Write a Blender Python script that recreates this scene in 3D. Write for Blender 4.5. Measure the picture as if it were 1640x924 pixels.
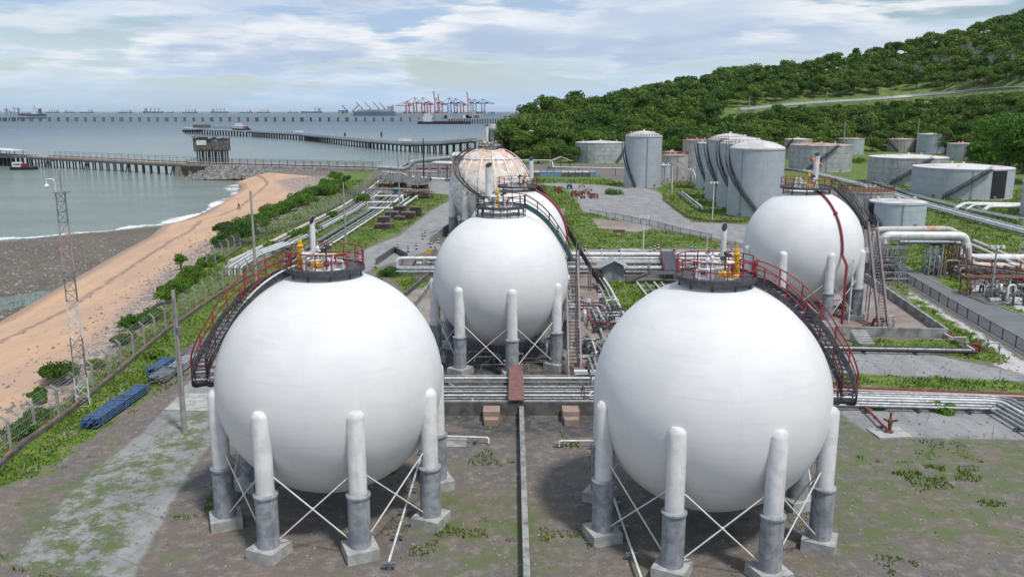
import bpy, math, random
import numpy as np
from mathutils import Vector
random.seed(7); rng = np.random.default_rng(7)
PI = math.pi; R_ = math.radians
for o in list(bpy.data.objects): bpy.data.objects.remove(o)
SC = bpy.context.scene
COL = SC.collection
# ------------------------------------------------------------------ camera
CAMH = 23.7; TH = R_(12.0); FPX = 1333.0
cd = bpy.data.cameras.new('camera'); cam = bpy.data.objects.new('camera', cd); COL.objects.link(cam)
cam.location = (0, 0, CAMH); cam.rotation_euler = (PI/2 - TH, 0, 0)
cd.sensor_width = 36; cd.lens = FPX/1640*36; cd.clip_start = .5; cd.clip_end = 90000
SC.camera = cam
# ------------------------------------------------------------------ sky and sun
SUN_EL = R_(62); SUN_AZ = R_(140)      # azimuth clockwise from +Y: the sun stands behind the camera to the right
w = bpy.data.worlds.new('World'); SC.world = w; w.use_nodes = True
nt = w.node_tree; nt.nodes.clear(); N = nt.nodes.new; L = nt.links.new
wo = N('ShaderNodeOutputWorld'); bg = N('ShaderNodeBackground'); bg.inputs[1].default_value = .1
sk = N('ShaderNodeTexSky'); sk.sky_type = 'NISHITA'; sk.sun_disc = False; sk.sun_elevation = SUN_EL; sk.sun_rotation = SUN_AZ
sk.air_density = 1.0; sk.dust_density = .6; sk.ozone_density = 1.5
tc = N('ShaderNodeTexCoord'); sx = N('ShaderNodeSeparateXYZ'); L(tc.outputs['Generated'], sx.inputs[0])
def M_(op, a, b=None, c=None, tree=None):
    n = (tree or nt).nodes.new('ShaderNodeMath'); n.operation = op
    for i, q in enumerate((a, b, c)):
        if q is None: continue
        if isinstance(q, (int, float)): n.inputs[i].default_value = q
        else: (tree or nt).links.new(q, n.inputs[i])
    return n.outputs[0]
zz = M_('ADD', M_('MAXIMUM', sx.outputs[2], 0.0), .16)
cx = N('ShaderNodeCombineXYZ'); L(sx.outputs[0], cx.inputs[0]); L(sx.outputs[1], cx.inputs[1])
L(M_('MULTIPLY', M_('POWER', M_('MAXIMUM', sx.outputs[2], 0.0), .85), 3.4), cx.inputs[2])
def cloud(scale, sxyz, lo, hi, det=9, rough=.6, off=(0, 0, 0), dist=.4):
    mp = N('ShaderNodeMapping'); L(cx.outputs[0], mp.inputs[0]); mp.inputs['Scale'].default_value = sxyz; mp.inputs['Location'].default_value = off
    n = N('ShaderNodeTexNoise'); L(mp.outputs[0], n.inputs['Vector']); n.inputs['Scale'].default_value = scale
    n.inputs['Detail'].default_value = det; n.inputs['Roughness'].default_value = rough; n.inputs['Distortion'].default_value = dist
    r = N('ShaderNodeMapRange'); r.interpolation_type = 'SMOOTHSTEP'; L(n.outputs[0], r.inputs[0]); r.inputs[1].default_value = lo; r.inputs[2].default_value = hi
    return r.outputs[0]
def mixc(f, a, b):
    n = N('ShaderNodeMix'); n.data_type = 'RGBA'
    for s, q in ((0, f), (6, a), (7, b)):
        if isinstance(q, (int, float)): n.inputs[s].default_value = q
        elif isinstance(q, tuple): n.inputs[s].default_value = q + (1,)
        else: L(q, n.inputs[s])
    return n.outputs[2]
veil = cloud(2.4, (.8, .8, 1.2), .42, .62, off=(3, 1, 0), dist=.3)
PO = (1.7, 8, .3); SZ = (.8, .8, 1.15)
puff = cloud(4.6, SZ, .475, .555, det=12, rough=.58, off=PO, dist=.15)
up_ = cloud(4.6, SZ, .46, .62, det=12, rough=.58, off=(PO[0], PO[1], PO[2]+.085), dist=.15)
big = cloud(1.9, (.8, .8, 1.3), .42, .60, det=4, off=(5.3, 2.2, .8), dist=.2)
grey = cloud(2.9, (.7, .7, 1.5), .50, .60, det=8, off=(9.3, 2.2, .8), dist=.3)
c0 = mixc(M_('MULTIPLY', veil, .7), sk.outputs[0], (6.2, 7.6, 9.5))
c0 = mixc(M_('MULTIPLY', grey, .7), c0, (4.0, 5.5, 7.9))
pm_ = M_('MULTIPLY', puff, M_('ADD', .35, M_('MULTIPLY', big, .65)))
c1 = mixc(M_('MULTIPLY', pm_, .92), c0, (9.3, 9.5, 9.8))
c2 = mixc(M_('MULTIPLY', M_('MULTIPLY', up_, pm_), .9), c1, (4.2, 5.4, 7.3))
hz = N('ShaderNodeMapRange'); hz.interpolation_type = 'SMOOTHSTEP'; L(sx.outputs[2], hz.inputs[0]); hz.inputs[1].default_value = 0; hz.inputs[2].default_value = .07
c3 = mixc(M_('MULTIPLY', M_('SUBTRACT', 1, hz.outputs[0]), .75), c2, (4.8, 6.8, 9.2))
L(c3, bg.inputs[0]); L(bg.outputs[0], wo.inputs[0])
sd = bpy.data.lights.new('sun', 'SUN'); sd.energy = 3.1; sd.angle = R_(6); sd.color = (1, .96, .9)
so = bpy.data.objects.new('sun', sd); COL.objects.link(so)
so.rotation_euler = (PI/2 - SUN_EL, 0, PI - SUN_AZ); so.location = (0, 0, 80)
vs = SC.view_settings; vs.view_transform = 'Standard'; vs.look = 'None'; vs.exposure = 0.02; vs.gamma = 1; vs.use_curve_mapping = False
SC.render.engine = 'CYCLES'; SC.cycles.max_bounces = 5; SC.cycles.diffuse_bounces = 2; SC.cycles.glossy_bounces = 3; SC.cycles.transparent_max_bounces = 12

# ------------------------------------------------------------------ pixel <-> place helpers (used to lay things out on the real ground)
def ray(px, py):
    u = (px-820)/FPX; v = (py-462)/FPX
    return Vector((u, math.cos(TH)-v*math.sin(TH), -math.sin(TH)-v*math.cos(TH)))
def P(px, py, z=0.):
    d = ray(px, py); t = (z-CAMH)/d.z
    return Vector((d.x*t, d.y*t, z))
def PY(px, py, y):
    d = ray(px, py); t = y/d.y
    return Vector((d.x*t, y, CAMH+d.z*t))
def zat(py, y):
    d = ray(820, py); return CAMH + d.z/d.y*y
SEA = -4.0

# ------------------------------------------------------------------ mesh helper
class MB:
    def __init__(s): s.v = []; s.f = []; s.s = []
    def add(s, vs, fs, sm=False):
        o = len(s.v); s.v += [tuple(q) for q in vs]; s.f += [tuple(i+o for i in f) for f in fs]; s.s += [sm]*len(fs)
        return s
    def obox(s, c, a, b, d):
        c = Vector(c); vs = [c+a*i+b*j+d*k for i in (-1, 1) for j in (-1, 1) for k in (-1, 1)]
        return s.add(vs, [(0, 1, 3, 2), (4, 6, 7, 5), (0, 4, 5, 1), (2, 3, 7, 6), (0, 2, 6, 4), (1, 5, 7, 3)])
    def box(s, c, sz, rz=0, rx=0):
        ca, sa = math.cos(rz), math.sin(rz)
        return s.obox(c, Vector((ca, sa, 0))*sz[0]/2, Vector((-sa, ca, 0))*sz[1]/2, Vector((0, 0, 1))*sz[2]/2)
    def beam(s, a, b, w_, h_, up=Vector((0, 0, 1))):
        a = Vector(a); b = Vector(b); d = b-a
        if d.length < 1e-6: return s
        t = d.normalized(); sd_ = t.cross(up)
        if sd_.length < 1e-3: sd_ = t.cross(Vector((0, 1, 0)))
        sd_.normalize(); u = sd_.cross(t)
        return s.obox((a+b)/2, d/2, sd_*w_/2, u*h_/2)
    def tube(s, pts, r, n=8, closed=False, caps=True):
        pts = [Vector(p) for p in pts]; m = len(pts); rs = r if isinstance(r, (list, tuple)) else [r]*m
        tn = []
        for i in range(m):
            a = pts[i-1] if (i > 0 or closed) else pts[i]; b = pts[(i+1) % m] if (i < m-1 or closed) else pts[i]
            d = (b-a); tn.append(d.normalized() if d.length > 1e-9 else Vector((0, 0, 1)))
        t0 = tn[0]; nrm = t0.cross(Vector((0, 0, 1)))
        if nrm.length < 1e-3: nrm = t0.cross(Vector((0, 1, 0)))
        nrm.normalize(); vs = []
        for i in range(m):
            nrm = (nrm - tn[i]*nrm.dot(tn[i]))
            if nrm.length < 1e-6: nrm = tn[i].orthogonal()
            nrm.normalize(); bn = tn[i].cross(nrm)
            for k in range(n):
                a = 2*PI*k/n; vs.append(pts[i]+(nrm*math.cos(a)+bn*math.sin(a))*rs[i])
        fs = []
        for i in range(m if closed else m-1):
            for k in range(n):
                fs.append((i*n+k, i*n+(k+1) % n, ((i+1) % m)*n+(k+1) % n, ((i+1) % m)*n+k))
        s.add(vs, fs, n > 4)
        if caps and not closed:
            s.add(vs[:n], [tuple(range(n-1, -1, -1))]); s.add(vs[-n:], [tuple(range(n))])
        return s
    def lathe(s, c, prof, n=24, sm=True, a0=0, a1=2*PI):
        c = Vector(c); full = abs(a1-a0-2*PI) < 1e-6; m = n if full else n+1; vs = []
        for (r, z) in prof:
            for k in range(m):
                a = a0+(a1-a0)*k/n; vs.append(c+Vector((r*math.cos(a), r*math.sin(a), z)))
        # segments that meet at a sharp angle share no vertices, so each keeps its own clean shading
        segs = [[0]]
        for i in range(1, len(prof)):
            segs[-1].append(i)
            if i < len(prof)-1:
                v1 = Vector((prof[i][0]-prof[i-1][0], prof[i][1]-prof[i-1][1])); v2 = Vector((prof[i+1][0]-prof[i][0], prof[i+1][1]-prof[i][1]))
                if v1.length > 1e-6 and v2.length > 1e-6 and v1.angle(v2) > .6: segs.append([i])
        for sg in segs:
            vv = [vs[i*m+k] for i in sg for k in range(m)]; fs = []
            for i in range(len(sg)-1):
                for k in range(n): fs.append((i*m+k, i*m+(k+1) % m, (i+1)*m+(k+1) % m, (i+1)*m+k))
            s.add(vv, fs, sm)
        return s
    def ball(s, c, r, nu=16, nv=10, sc=(1, 1, 1)):
        c = Vector(c); vs = []; fs = []
        for i in range(nv+1):
            f = PI*i/nv
            for k in range(nu):
                a = 2*PI*k/nu; vs.append(c+Vector((r*sc[0]*math.sin(f)*math.cos(a), r*sc[1]*math.sin(f)*math.sin(a), r*sc[2]*math.cos(f))))
        for i in range(nv):
            for k in range(nu): fs.append((i*nu+k, (i+1)*nu+k, (i+1)*nu+(k+1) % nu, i*nu+(k+1) % nu))
        return s.add(vs, fs, True)
    def prism(s, poly, z0, z1):
        n = len(poly); vs = [(p[0], p[1], z0) for p in poly]+[(p[0], p[1], z1) for p in poly]
        fs = [tuple(range(n-1, -1, -1)), tuple(range(n, 2*n))]+[(i, (i+1) % n, n+(i+1) % n, n+i) for i in range(n)]
        return s.add(vs, fs)
    def build(s, name, mat, parent=None, origin=None):
        o0 = Vector(parent['_o']) if parent is not None else Vector(origin if origin is not None else (0, 0, 0))
        if parent is None and origin is None and s.v:
            a = np.array(s.v); o0 = Vector(((a[:, 0].min()+a[:, 0].max())/2, (a[:, 1].min()+a[:, 1].max())/2, a[:, 2].min()))
        me = bpy.data.meshes.new(name)
        me.from_pydata([tuple(Vector(q)-o0) for q in s.v], [], s.f)
        me.polygons.foreach_set('use_smooth', s.s)
        me.materials.append(mat); me.update()
        o = bpy.data.objects.new(name, me); COL.objects.link(o)
        if parent is not None:
            o.parent = parent; o['_o'] = tuple(o0)
        else:
            o.location = o0; o['_o'] = tuple(o0)
        return o
def tag(o, label=None, cat=None, group=None, kind=None):
    if label: o['label'] = label
    if cat: o['category'] = cat
    if group: o['group'] = group
    if kind: o['kind'] = kind
    return o
def thing(name, label, cat, loc=(0, 0, 0), group=None):
    o = bpy.data.objects.new(name, None); COL.objects.link(o); o.location = loc; o['_o'] = tuple(loc)
    o.empty_display_size = .5
    return tag(o, label, cat, group)
KIDS = {}
def kids(o): return [c for c in bpy.data.objects if c.parent == o]
def dup(o, loc=None, rz=0, sc=1, label=None, group=None, kl=None):
    def rec(q, par):
        c = q.copy(); COL.objects.link(c); c.parent = par
        for k in (kl[q.name] if kl and q.name in kl else kids(q)): rec(k, c)
        return c
    r = rec(o, None)
    if loc is not None: r.location = loc
    r.rotation_euler = (0, 0, rz); r.scale = (sc, sc, sc) if not isinstance(sc, tuple) else sc
    if label: r['label'] = label
    if group: r['group'] = group
    return r
def bent(pts, rad, n=4):
    pts = [Vector(p) for p in pts]; out = [pts[0]]
    for i in range(1, len(pts)-1):
        a, b, c = pts[i-1], pts[i], pts[i+1]
        r = min(rad, (a-b).length*.48, (c-b).length*.48)
        p0 = b+(a-b).normalized()*r; p2 = b+(c-b).normalized()*r
        for k in range(n+1):
            t = k/n; out.append(p0*(1-t)**2+b*2*t*(1-t)+p2*t*t)
    out.append(pts[-1]); return out

# ------------------------------------------------------------------ materials
def setin(n, tree, i, q):
    if q is None: return
    if isinstance(q, (int, float)): n.inputs[i].default_value = q
    elif isinstance(q, tuple): n.inputs[i].default_value = q+(1,) if len(q) == 3 and n.inputs[i].type == 'RGBA' else q
    else: tree.links.new(q, n.inputs[i])
class MT:
    def __init__(s, name):
        s.m = bpy.data.materials.new(name); s.m.use_nodes = True; s.t = s.m.node_tree; s.t.nodes.clear()
        s.o = s.t.nodes.new('ShaderNodeOutputMaterial'); s.b = s.t.nodes.new('ShaderNodeBsdfPrincipled'); s.t.links.new(s.b.outputs[0], s.o.inputs[0])
        s.g = s.t.nodes.new('ShaderNodeNewGeometry'); s.c = s.t.nodes.new('ShaderNodeTexCoord')
        s.pos = s.g.outputs['Position']; s.obj = s.c.outputs['Object']
    def n(s, k): return s.t.nodes.new(k)
    def math(s, op, a, b=None, c=None): return M_(op, a, b, c, tree=s.t)
    def noise(s, scale, co=None, det=5, rough=.6, sc=None, dist=0):
        v = co if co is not None else s.pos
        if sc is not None:
            mp = s.n('ShaderNodeMapping'); s.t.links.new(v, mp.inputs[0]); mp.inputs['Scale'].default_value = sc; v = mp.outputs[0]
        n = s.n('ShaderNodeTexNoise'); s.t.links.new(v, n.inputs['Vector']); n.inputs['Scale'].default_value = scale
        n.inputs['Detail'].default_value = det; n.inputs['Roughness'].default_value = rough; n.inputs['Distortion'].default_value = dist
        return n.outputs[0]
    def rng(s, v, lo, hi, a=0., b=1., smooth=True):
        n = s.n('ShaderNodeMapRange')
        if smooth: n.interpolation_type = 'SMOOTHSTEP'
        for i, q in enumerate((v, lo, hi, a, b)): setin(n, s.t, i, q)
        return n.outputs[0]
    def mix(s, f, a, b, mode='MIX'):
        n = s.n('ShaderNodeMix'); n.data_type = 'RGBA'; n.blend_type = mode
        setin(n, s.t, 0, f); setin(n, s.t, 6, a); setin(n, s.t, 7, b); return n.outputs[2]
    def attr(s, name):
        n = s.n('ShaderNodeAttribute'); n.attribute_name = name; return n.outputs['Fac']
    def bump(s, h, st=.3, d=.05):
        n = s.n('ShaderNodeBump'); s.t.links.new(h, n.inputs['Height']); n.inputs['Strength'].default_value = st; n.inputs['Distance'].default_value = d
        s.t.links.new(n.outputs[0], s.b.inputs['Normal'])
    def done(s, col, rough=.6, metal=0, spec=None):
        setin(s.b, s.t, 'Base Color', col); setin(s.b, s.t, 'Roughness', rough); s.b.inputs['Metallic'].default_value = metal
        if spec is not None: s.b.inputs['Specular IOR Level'].default_value = spec
        return s.m
def pm(name, c1, c2=None, scale=1.5, rough=.6, metal=0, bump=0, bscale=12, streak=None, samt=.6, lo=.4, hi=.62):
    m = MT(name); c2 = c2 or tuple(q*.7 for q in c1)
    col = m.mix(m.rng(m.noise(scale), lo, hi), c1, c2)
    if streak:
        st = m.math('MULTIPLY', m.rng(m.noise(1.3, sc=(1, 1, .1), det=6), .52, .72), samt); col = m.mix(st, col, streak)
    if bump: m.bump(m.noise(bscale), bump, .03)
    return m.done(col, rough, metal)
MAT = {}
MAT['white'] = pm('white_pipe_paint', (.74, .75, .75), (.58, .58, .56), 1.2, .4, streak=(.42, .36, .3), samt=.35)
MAT['whitec'] = pm('white_column_paint', (.72, .72, .71), (.60, .60, .59), 1.2, .45, streak=(.42, .34, .27), samt=.45)
MAT['sleeve'] = pm('grey_fireproofing', (.32, .33, .35), (.20, .215, .24), 1.6, .85, bump=.35, streak=(.11, .105, .10), samt=.75)
MAT['steelp'] = pm('pale_steel_pipe', (.40, .42, .43), (.25, .26, .27), 2, .42, .25, streak=(.3, .2, .14), samt=.5)
MAT['galv'] = pm('galvanised_steel', (.28, .30, .31), (.18, .19, .20), 3, .5, .5)
MAT['red'] = pm('dark_red_rail_paint', (.33, .035, .045), (.2, .03, .035), 5, .5)
MAT['redpipe'] = pm('red_fire_pipe', (.26, .018, .034), (.19, .03, .035), 3, .5)
MAT['darkst'] = pm('dark_walkway_steel', (.055, .06, .075), (.1, .095, .1), 3, .6, .2)
MAT['black'] = pm('black_steel', (.02, .02, .024), (.04, .035, .035), 4, .55, .3)
MAT['teal'] = pm('dark_teal_stringer', (.03, .085, .09), (.04, .06, .07), 4, .5)
MAT['yellow'] = pm('yellow_valve_paint', (.75, .42, .01), (.6, .33, .02), 6, .4)
MAT['rust'] = pm('rusty_iron', (.19, .075, .04), (.1, .05, .035), 3, .85, bump=.3)
MAT['rustr'] = pm('red_oxide_roof', (.42, .17, .12), (.50, .42, .38), .35, .8)
MAT['orange'] = pm('orange_stained_lagging', (.52, .50, .47), (.56, .24, .13), .45, .7, lo=.50, hi=.66)
MAT['rustline'] = pm('rusty_orange_strip', (.34, .16, .075), (.13, .10, .08), .9, .9)
MAT['conc'] = pm('weathered_concrete', (.33, .33, .315), (.18, .18, .17), .8, .9, bump=.3, streak=(.09, .09, .085), samt=.75)
MAT['conc2'] = pm('pale_concrete', (.42, .42, .40), (.30, .30, .28), 1.5, .9, bump=.2)
MAT['fadedred'] = pm('faded_red_mast_paint', (.42, .25, .25), (.40, .34, .34), 3, .6)
MAT['concd'] = pm('dark_old_concrete', (.14, .135, .13), (.08, .077, .073), 1.0, .9, bump=.3)
MAT['wood'] = pm('weathered_wood', (.16, .145, .13), (.09, .08, .07), 1.2, .9, bump=.3, streak=(.28, .27, .25), samt=.5)
MAT['woodb'] = pm('brown_wood', (.2, .13, .1), (.12, .08, .065), 2, .9, bump=.3)
MAT['pile'] = pm('dark_wet_pile', (.05, .045, .042), (.09, .08, .07), .8, .8)
MAT['deck'] = pm('sun_bleached_deck', (.42, .36, .30), (.3, .24, .2), .3, .9, streak=(.2, .12, .1))
MAT['pole'] = pm('concrete_pole', (.33, .32, .29), (.25, .24, .215), 1.2, .85)
MAT['blue'] = pm('blue_painted_tube', (.045, .13, .30), (.05, .08, .13), 2.5, .5, lo=.42, hi=.55)
MAT['blued'] = pm('faded_blue_plastic', (.12, .23, .34), (.2, .28, .33), .4, .7)
MAT['tarp'] = pm('dark_grey_tarpaulin', (.075, .085, .09), (.13, .14, .14), .6, .8, bump=.5, bscale=2)
MAT['bark'] = pm('tree_bark', (.16, .13, .1), (.09, .075, .06), 3, .9)
MAT['roofg'] = pm('grey_sheet_roof', (.36, .38, .38), (.27, .29, .29), 1.5, .6)
MAT['shedw'] = pm('grey_shed_wall', (.25, .3, .34), (.2, .24, .27), 1.5, .7)
MAT['rock'] = pm('dark_rock', (.16, .155, .15), (.3, .29, .27), .5, .9, bump=.5, bscale=3)
MAT['cable'] = pm('dark_cable', (.03, .03, .03), None, 3, .6)
MAT['skin'] = pm('brown_skin', (.3, .16, .1), (.26, .14, .09), 5, .6)
MAT['clothd'] = pm('dark_cloth', (.05, .05, .07), (.03, .03, .04), 5, .9)
MAT['pink'] = pm('pink_cloth', (.7, .1, .2), (.6, .08, .16), 5, .8)
MAT['greenbag'] = pm('green_plastic_bag', (.12, .45, .2), (.1, .36, .16), 5, .5)
MAT['wsheet'] = pm('white_sheet_metal', (.70, .71, .70), (.55, .55, .53), .8, .6, streak=(.35, .3, .25), samt=.4)
MAT['pinkbox'] = pm('brown_pallet_stack', (.22, .15, .15), (.13, .1, .11), 1.6, .9, bump=.4)
MAT['hazblue'] = pm('far_ship_hull_paint', (.07, .12, .19), (.1, .15, .22), .01, .8)
MAT['farred'] = pm('red_crane_paint', (.42, .07, .07), (.35, .09, .1), .01, .7)
MAT['farblue'] = pm('blue_crane_paint', (.04, .1, .25), (.05, .12, .24), .01, .7)
MAT['fargrey'] = pm('grey_port_metal', (.22, .26, .3), (.34, .36, .38), .01, .8)
MAT['farconc'] = pm('far_concrete', (.34, .37, .38), (.26, .29, .31), .02, .9)
# sphere paint
def sphere_mat(name, rust=0., grime=.5):
    m = MT(name)
    base = m.mix(m.rng(m.noise(.35, m.obj, 6), .35, .7), (.765, .76, .745), (.70, .70, .69))
    sp = m.n('ShaderNodeSeparateXYZ'); m.t.links.new(m.obj, sp.inputs[0])
    band = m.noise(1.0, m.obj, 6, sc=(.25, .25, 2.6))
    base = m.mix(m.math('MULTIPLY', m.rng(band, .45, .75), .38*grime), base, (.5, .53, .57))
    blot = m.rng(m.noise(.8, m.obj, 7, .7, dist=.6), .66, .8)
    base = m.mix(m.math('MULTIPLY', blot, .3*grime), base, (.4, .42, .44))
    lat = m.math('ARCSINE', m.math('DIVIDE', sp.outputs[2], 6.6)); azm = m.math('ARCTAN2', sp.outputs[1], sp.outputs[0])
    l1 = m.rng(m.math('ABSOLUTE', m.math('SUBTRACT', m.math('FRACT', m.math('MULTIPLY', lat, 1.9)), .5)), .0, .012, .16, 0); l2 = m.rng(m.math('ABSOLUTE', m.math('SUBTRACT', m.math('FRACT', m.math('MULTIPLY', azm, 2.228)), .5)), .0, .012, .12, 0)
    base = m.mix(m.math('MAXIMUM', l1, l2), base, (.45, .46, .48))
    vst = m.math('MULTIPLY', m.rng(m.noise(2.2, m.obj, 6, .7, sc=(1, 1, .07)), .58, .74), m.math('MULTIPLY', m.rng(sp.outputs[2], 1., 6., 0, 1), .30)); base = m.mix(vst, base, (.55, .50, .44))
    if rust:
        h = m.rng(sp.outputs[2], 3.5, 6.6); n = m.rng(m.noise(.9, m.obj, 7, .7, sc=(1, 1, .5)), .42, .68)
        base = m.mix(m.math('MULTIPLY', m.math('MULTIPLY', h, n), rust), base, (.55, .33, .17))
    m.bump(m.noise(2.2, m.obj, 3, sc=(.3, .3, 1.6)), .10, .05)
    return m.done(base, m.rng(m.noise(2, m.obj), .3, .7, .5, .65), spec=.3)
MAT['sphere'] = sphere_mat('white_sphere_paint'); MAT['sphere_r'] = sphere_mat('white_sphere_paint_stained', .6)
def patch_mat():
    m = MT('patched_rusty_sphere_paint')
    sp = m.n('ShaderNodeSeparateXYZ'); m.t.links.new(m.obj, sp.inputs[0])
    az = m.math('ARCTAN2', sp.outputs[1], sp.outputs[0]); zz_ = m.math('ARCSINE', m.math('DIVIDE', sp.outputs[2], 7.8))
    cv = m.n('ShaderNodeCombineXYZ'); m.t.links.new(m.math('MULTIPLY', az, 5.0), cv.inputs[0]); m.t.links.new(m.math('MULTIPLY', zz_, 6.5), cv.inputs[1])
    vo = m.n('ShaderNodeTexVoronoi'); vo.distance = 'CHEBYCHEV'; m.t.links.new(cv.outputs[0], vo.inputs['Vector']); vo.inputs['Scale'].default_value = 1.6
    vo.inputs['Randomness'].default_value = .55
    sc = m.n('ShaderNodeSeparateXYZ'); m.t.links.new(vo.outputs['Color'], sc.inputs[0])
    col = m.mix(sc.outputs[0], (.38, .41, .42), (.70, .70, .68))
    col = m.mix(m.rng(vo.outputs['Distance'], .30, .40), col, (.76, .76, .75))
    col = m.mix(m.math('MULTIPLY', m.rng(m.noise(.5, m.obj, 7, .7), .5, .64), .5), col, (.72, .66, .58))
    hh = m.math('MULTIPLY', m.rng(sp.outputs[2], 1.0, 6.0, .12, 1), m.rng(m.noise(.7, m.obj, 8, .75, dist=.5), .38, .54))
    col = m.mix(m.math('MULTIPLY', hh, .72), col, (.55, .25, .10)); col = m.mix(m.math('MULTIPLY', m.rng(m.noise(.35, m.obj, 8, .7), .5, .62), .45), col, (.66, .50, .34))
    st = m.math('MULTIPLY', m.rng(m.noise(.9, m.obj, 6, .7, sc=(1, 1, .12)), .56, .7), .6)
    col = m.mix(st, col, (.5, .35, .2))
    return m.done(col, .7)
MAT['patch'] = patch_mat()
# tank paint: plate courses, run-off stains, per kind
def tank_mat(name, c, c2, stain=.4, ribs=0, grid=.25, rustc=(.16, .10, .07), R=8):
    m = MT(name); sp = m.n('ShaderNodeSeparateXYZ'); m.t.links.new(m.obj, sp.inputs[0])
    az = m.math('ARCTAN2', sp.outputs[1], sp.outputs[0])
    cv = m.n('ShaderNodeCombineXYZ'); m.t.links.new(m.math('MULTIPLY', az, R), cv.inputs[0]); m.t.links.new(sp.outputs[2], cv.inputs[1])
    br = m.n('ShaderNodeTexBrick'); m.t.links.new(cv.outputs[0], br.inputs['Vector']); br.inputs['Scale'].default_value = .25
    br.inputs['Mortar Size'].default_value = .012; br.inputs['Brick Width'].default_value = 1.5; br.inputs['Row Height'].default_value = .45
    br.inputs['Color1'].default_value = (1, 1, 1, 1); br.inputs['Color2'].default_value = (.8, .8, .8, 1); br.inputs['Mortar'].default_value = (.15, .15, .15, 1)
    col = m.mix(m.rng(m.noise(.5, m.obj, 6), .35, .65), c, c2)
    col = m.mix(grid, col, br.outputs[0], 'MULTIPLY')
    s1 = m.rng(m.noise(1.0, m.obj, 7, .7, sc=(1.1, 1.1, .05)), .54, .72)
    top = m.rng(m.noise(.35, m.obj, 3), .35, .6)
    col = m.mix(m.math('MULTIPLY', m.math('MULTIPLY', s1, top), stain), col, rustc)
    if ribs:
        wv = m.math('ABSOLUTE', m.math('SINE', m.math('MULTIPLY', az, ribs)))
        col = m.mix(m.rng(wv, .0, .25, .65, 0), col, rustc)
    m.bump(m.noise(1.2, m.obj, 3), .15, .1)
    return m.done(col, .55, .0)
MAT['tank'] = tank_mat('blue_grey_tank_paint', (.42, .455, .49), (.375, .41, .44), .3, 0, .16)
MAT['tankd'] = tank_mat('dirty_grey_tank_paint', (.45, .47, .48), (.33, .345, .35), .85, 0, .6)
MAT['tankr'] = tank_mat('rust_streaked_tank_paint', (.46, .44, .41), (.34, .32, .30), .9, 14, .25, (.22, .12, .07))
MAT['tankl'] = tank_mat('pale_blue_tank_paint', (.47, .53, .58), (.41, .46, .51), .2)
MAT['troof'] = pm('pale_tank_roof', (.60, .60, .59), (.46, .44, .42), .3, .7)
MAT['troofp'] = pm('pinkish_stained_tank_roof', (.64, .62, .61), (.50, .32, .28), .16, .7, lo=.50, hi=.7)
# leaves
def leaf_mat(name, a, b, c):
    m = MT(name); oi = m.n('ShaderNodeObjectInfo')
    r = m.math('FRACT', m.math('ADD', oi.outputs['Random'], m.attr('tint')))
    col = m.mix(m.rng(r, 0, .6, smooth=False), a, b)
    col = m.mix(m.math('MULTIPLY', m.rng(r, .5, .95, smooth=False), 1.0), col, c)
    col = m.mix(m.math('MULTIPLY', m.rng(m.noise(.035, det=4), .45, .65), .5), col, c) if name.startswith('forest') else col
    col = m.mix(m.math('MULTIPLY', m.rng(m.noise(.8, det=4), .4, .62), .55), col, b)
    col = m.mix(m.math('MULTIPLY', m.rng(m.noise(4.0, det=2), .45, .7), .35), col, c)
    m.b.inputs['Subsurface Weight'].default_value = 0
    tr = m.n('ShaderNodeBsdfTranslucent'); setin(tr, m.t, 0, col); ms = m.n('ShaderNodeMixShader'); ms.inputs[0].default_value = .25
    mm = m.done(col, .55, spec=.25)
    m.t.links.new(m.b.outputs[0], ms.inputs[1]); m.t.links.new(tr.outputs[0], ms.inputs[2]); m.t.links.new(ms.outputs[0], m.o.inputs[0])
    return mm
MAT['leaf'] = leaf_mat('forest_leaves', (.018, .06, .010), (.055, .135, .014), (.16, .22, .03))
MAT['leafb'] = leaf_mat('bright_shrub_leaves', (.03, .10, .011), (.065, .165, .013), (.13, .23, .028))
MAT['grassb'] = leaf_mat('grass_blades', (.125, .22, .018), (.08, .155, .015), (.24, .25, .06))
# ------------------------------------------------------------------ coast lines, ground zones (world XY polygons)
def W(pts, z=0.):
    out = []
    for p in pts:
        if len(p) == 3: out.append((p[1], p[2]))          # ('w', x, y): already in metres
        else:
            q = P(p[0], p[1], z); out.append((q.x, q.y))
    return out
L1 = W([('w', -150, -50), (-300, 640), (0, 515), (60, 480), (130, 440), (200, 400), (240, 380), (262, 360), (300, 352), (330, 340), (352, 325), (372, 312), (388, 302), (384, 296), (372, 292)], -3.9)
L2 = W([('w', -48, -50), ('w', -42, 30), (-60, 745), (0, 690), (60, 655), (105, 640), (160, 575), (215, 522), (255, 480), (285, 440), (330, 408), (352, 385), (378, 366), (430, 352), (468, 335), (500, 318), (522, 303), (520, 290), (500, 282), (430, 276)], -.1)
L2n = L2 + W([('w', -100, 349), ('w', -149, 368)], -1)
NORTH = W([('w', -147, 376), ('w', -100, 359), ('w', -54, 341), ('w', -36, 400), ('w', -29, 520), (800, 246), (822, 235), (834, 222)], SEA)
FAR = [(60, 950), (400, 1150), (1500, 1300), (1500, -400), (-40, -400)]
PL = L2n + NORTH + FAR
SAND = L1 + L2[::-1]
WL = W([(-300, 410), (0, 386), (60, 380), (130, 373), (190, 369), (240, 363), (262, 360), (300, 352), (330, 340), (352, 325), (372, 312), (388, 302), (384, 296), (372, 292)], SEA)
LAND = [(-600, -400), (-500, 40), (-260, 100)] + WL + W([(330, 289), (300, 287)], SEA) + NORTH + FAR[:-1] + [(-40, -400)]
RIP = W([(312, 290), (345, 291), (380, 292), (418, 287), (440, 278), (400, 272), (312, 276)], -2)
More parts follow.
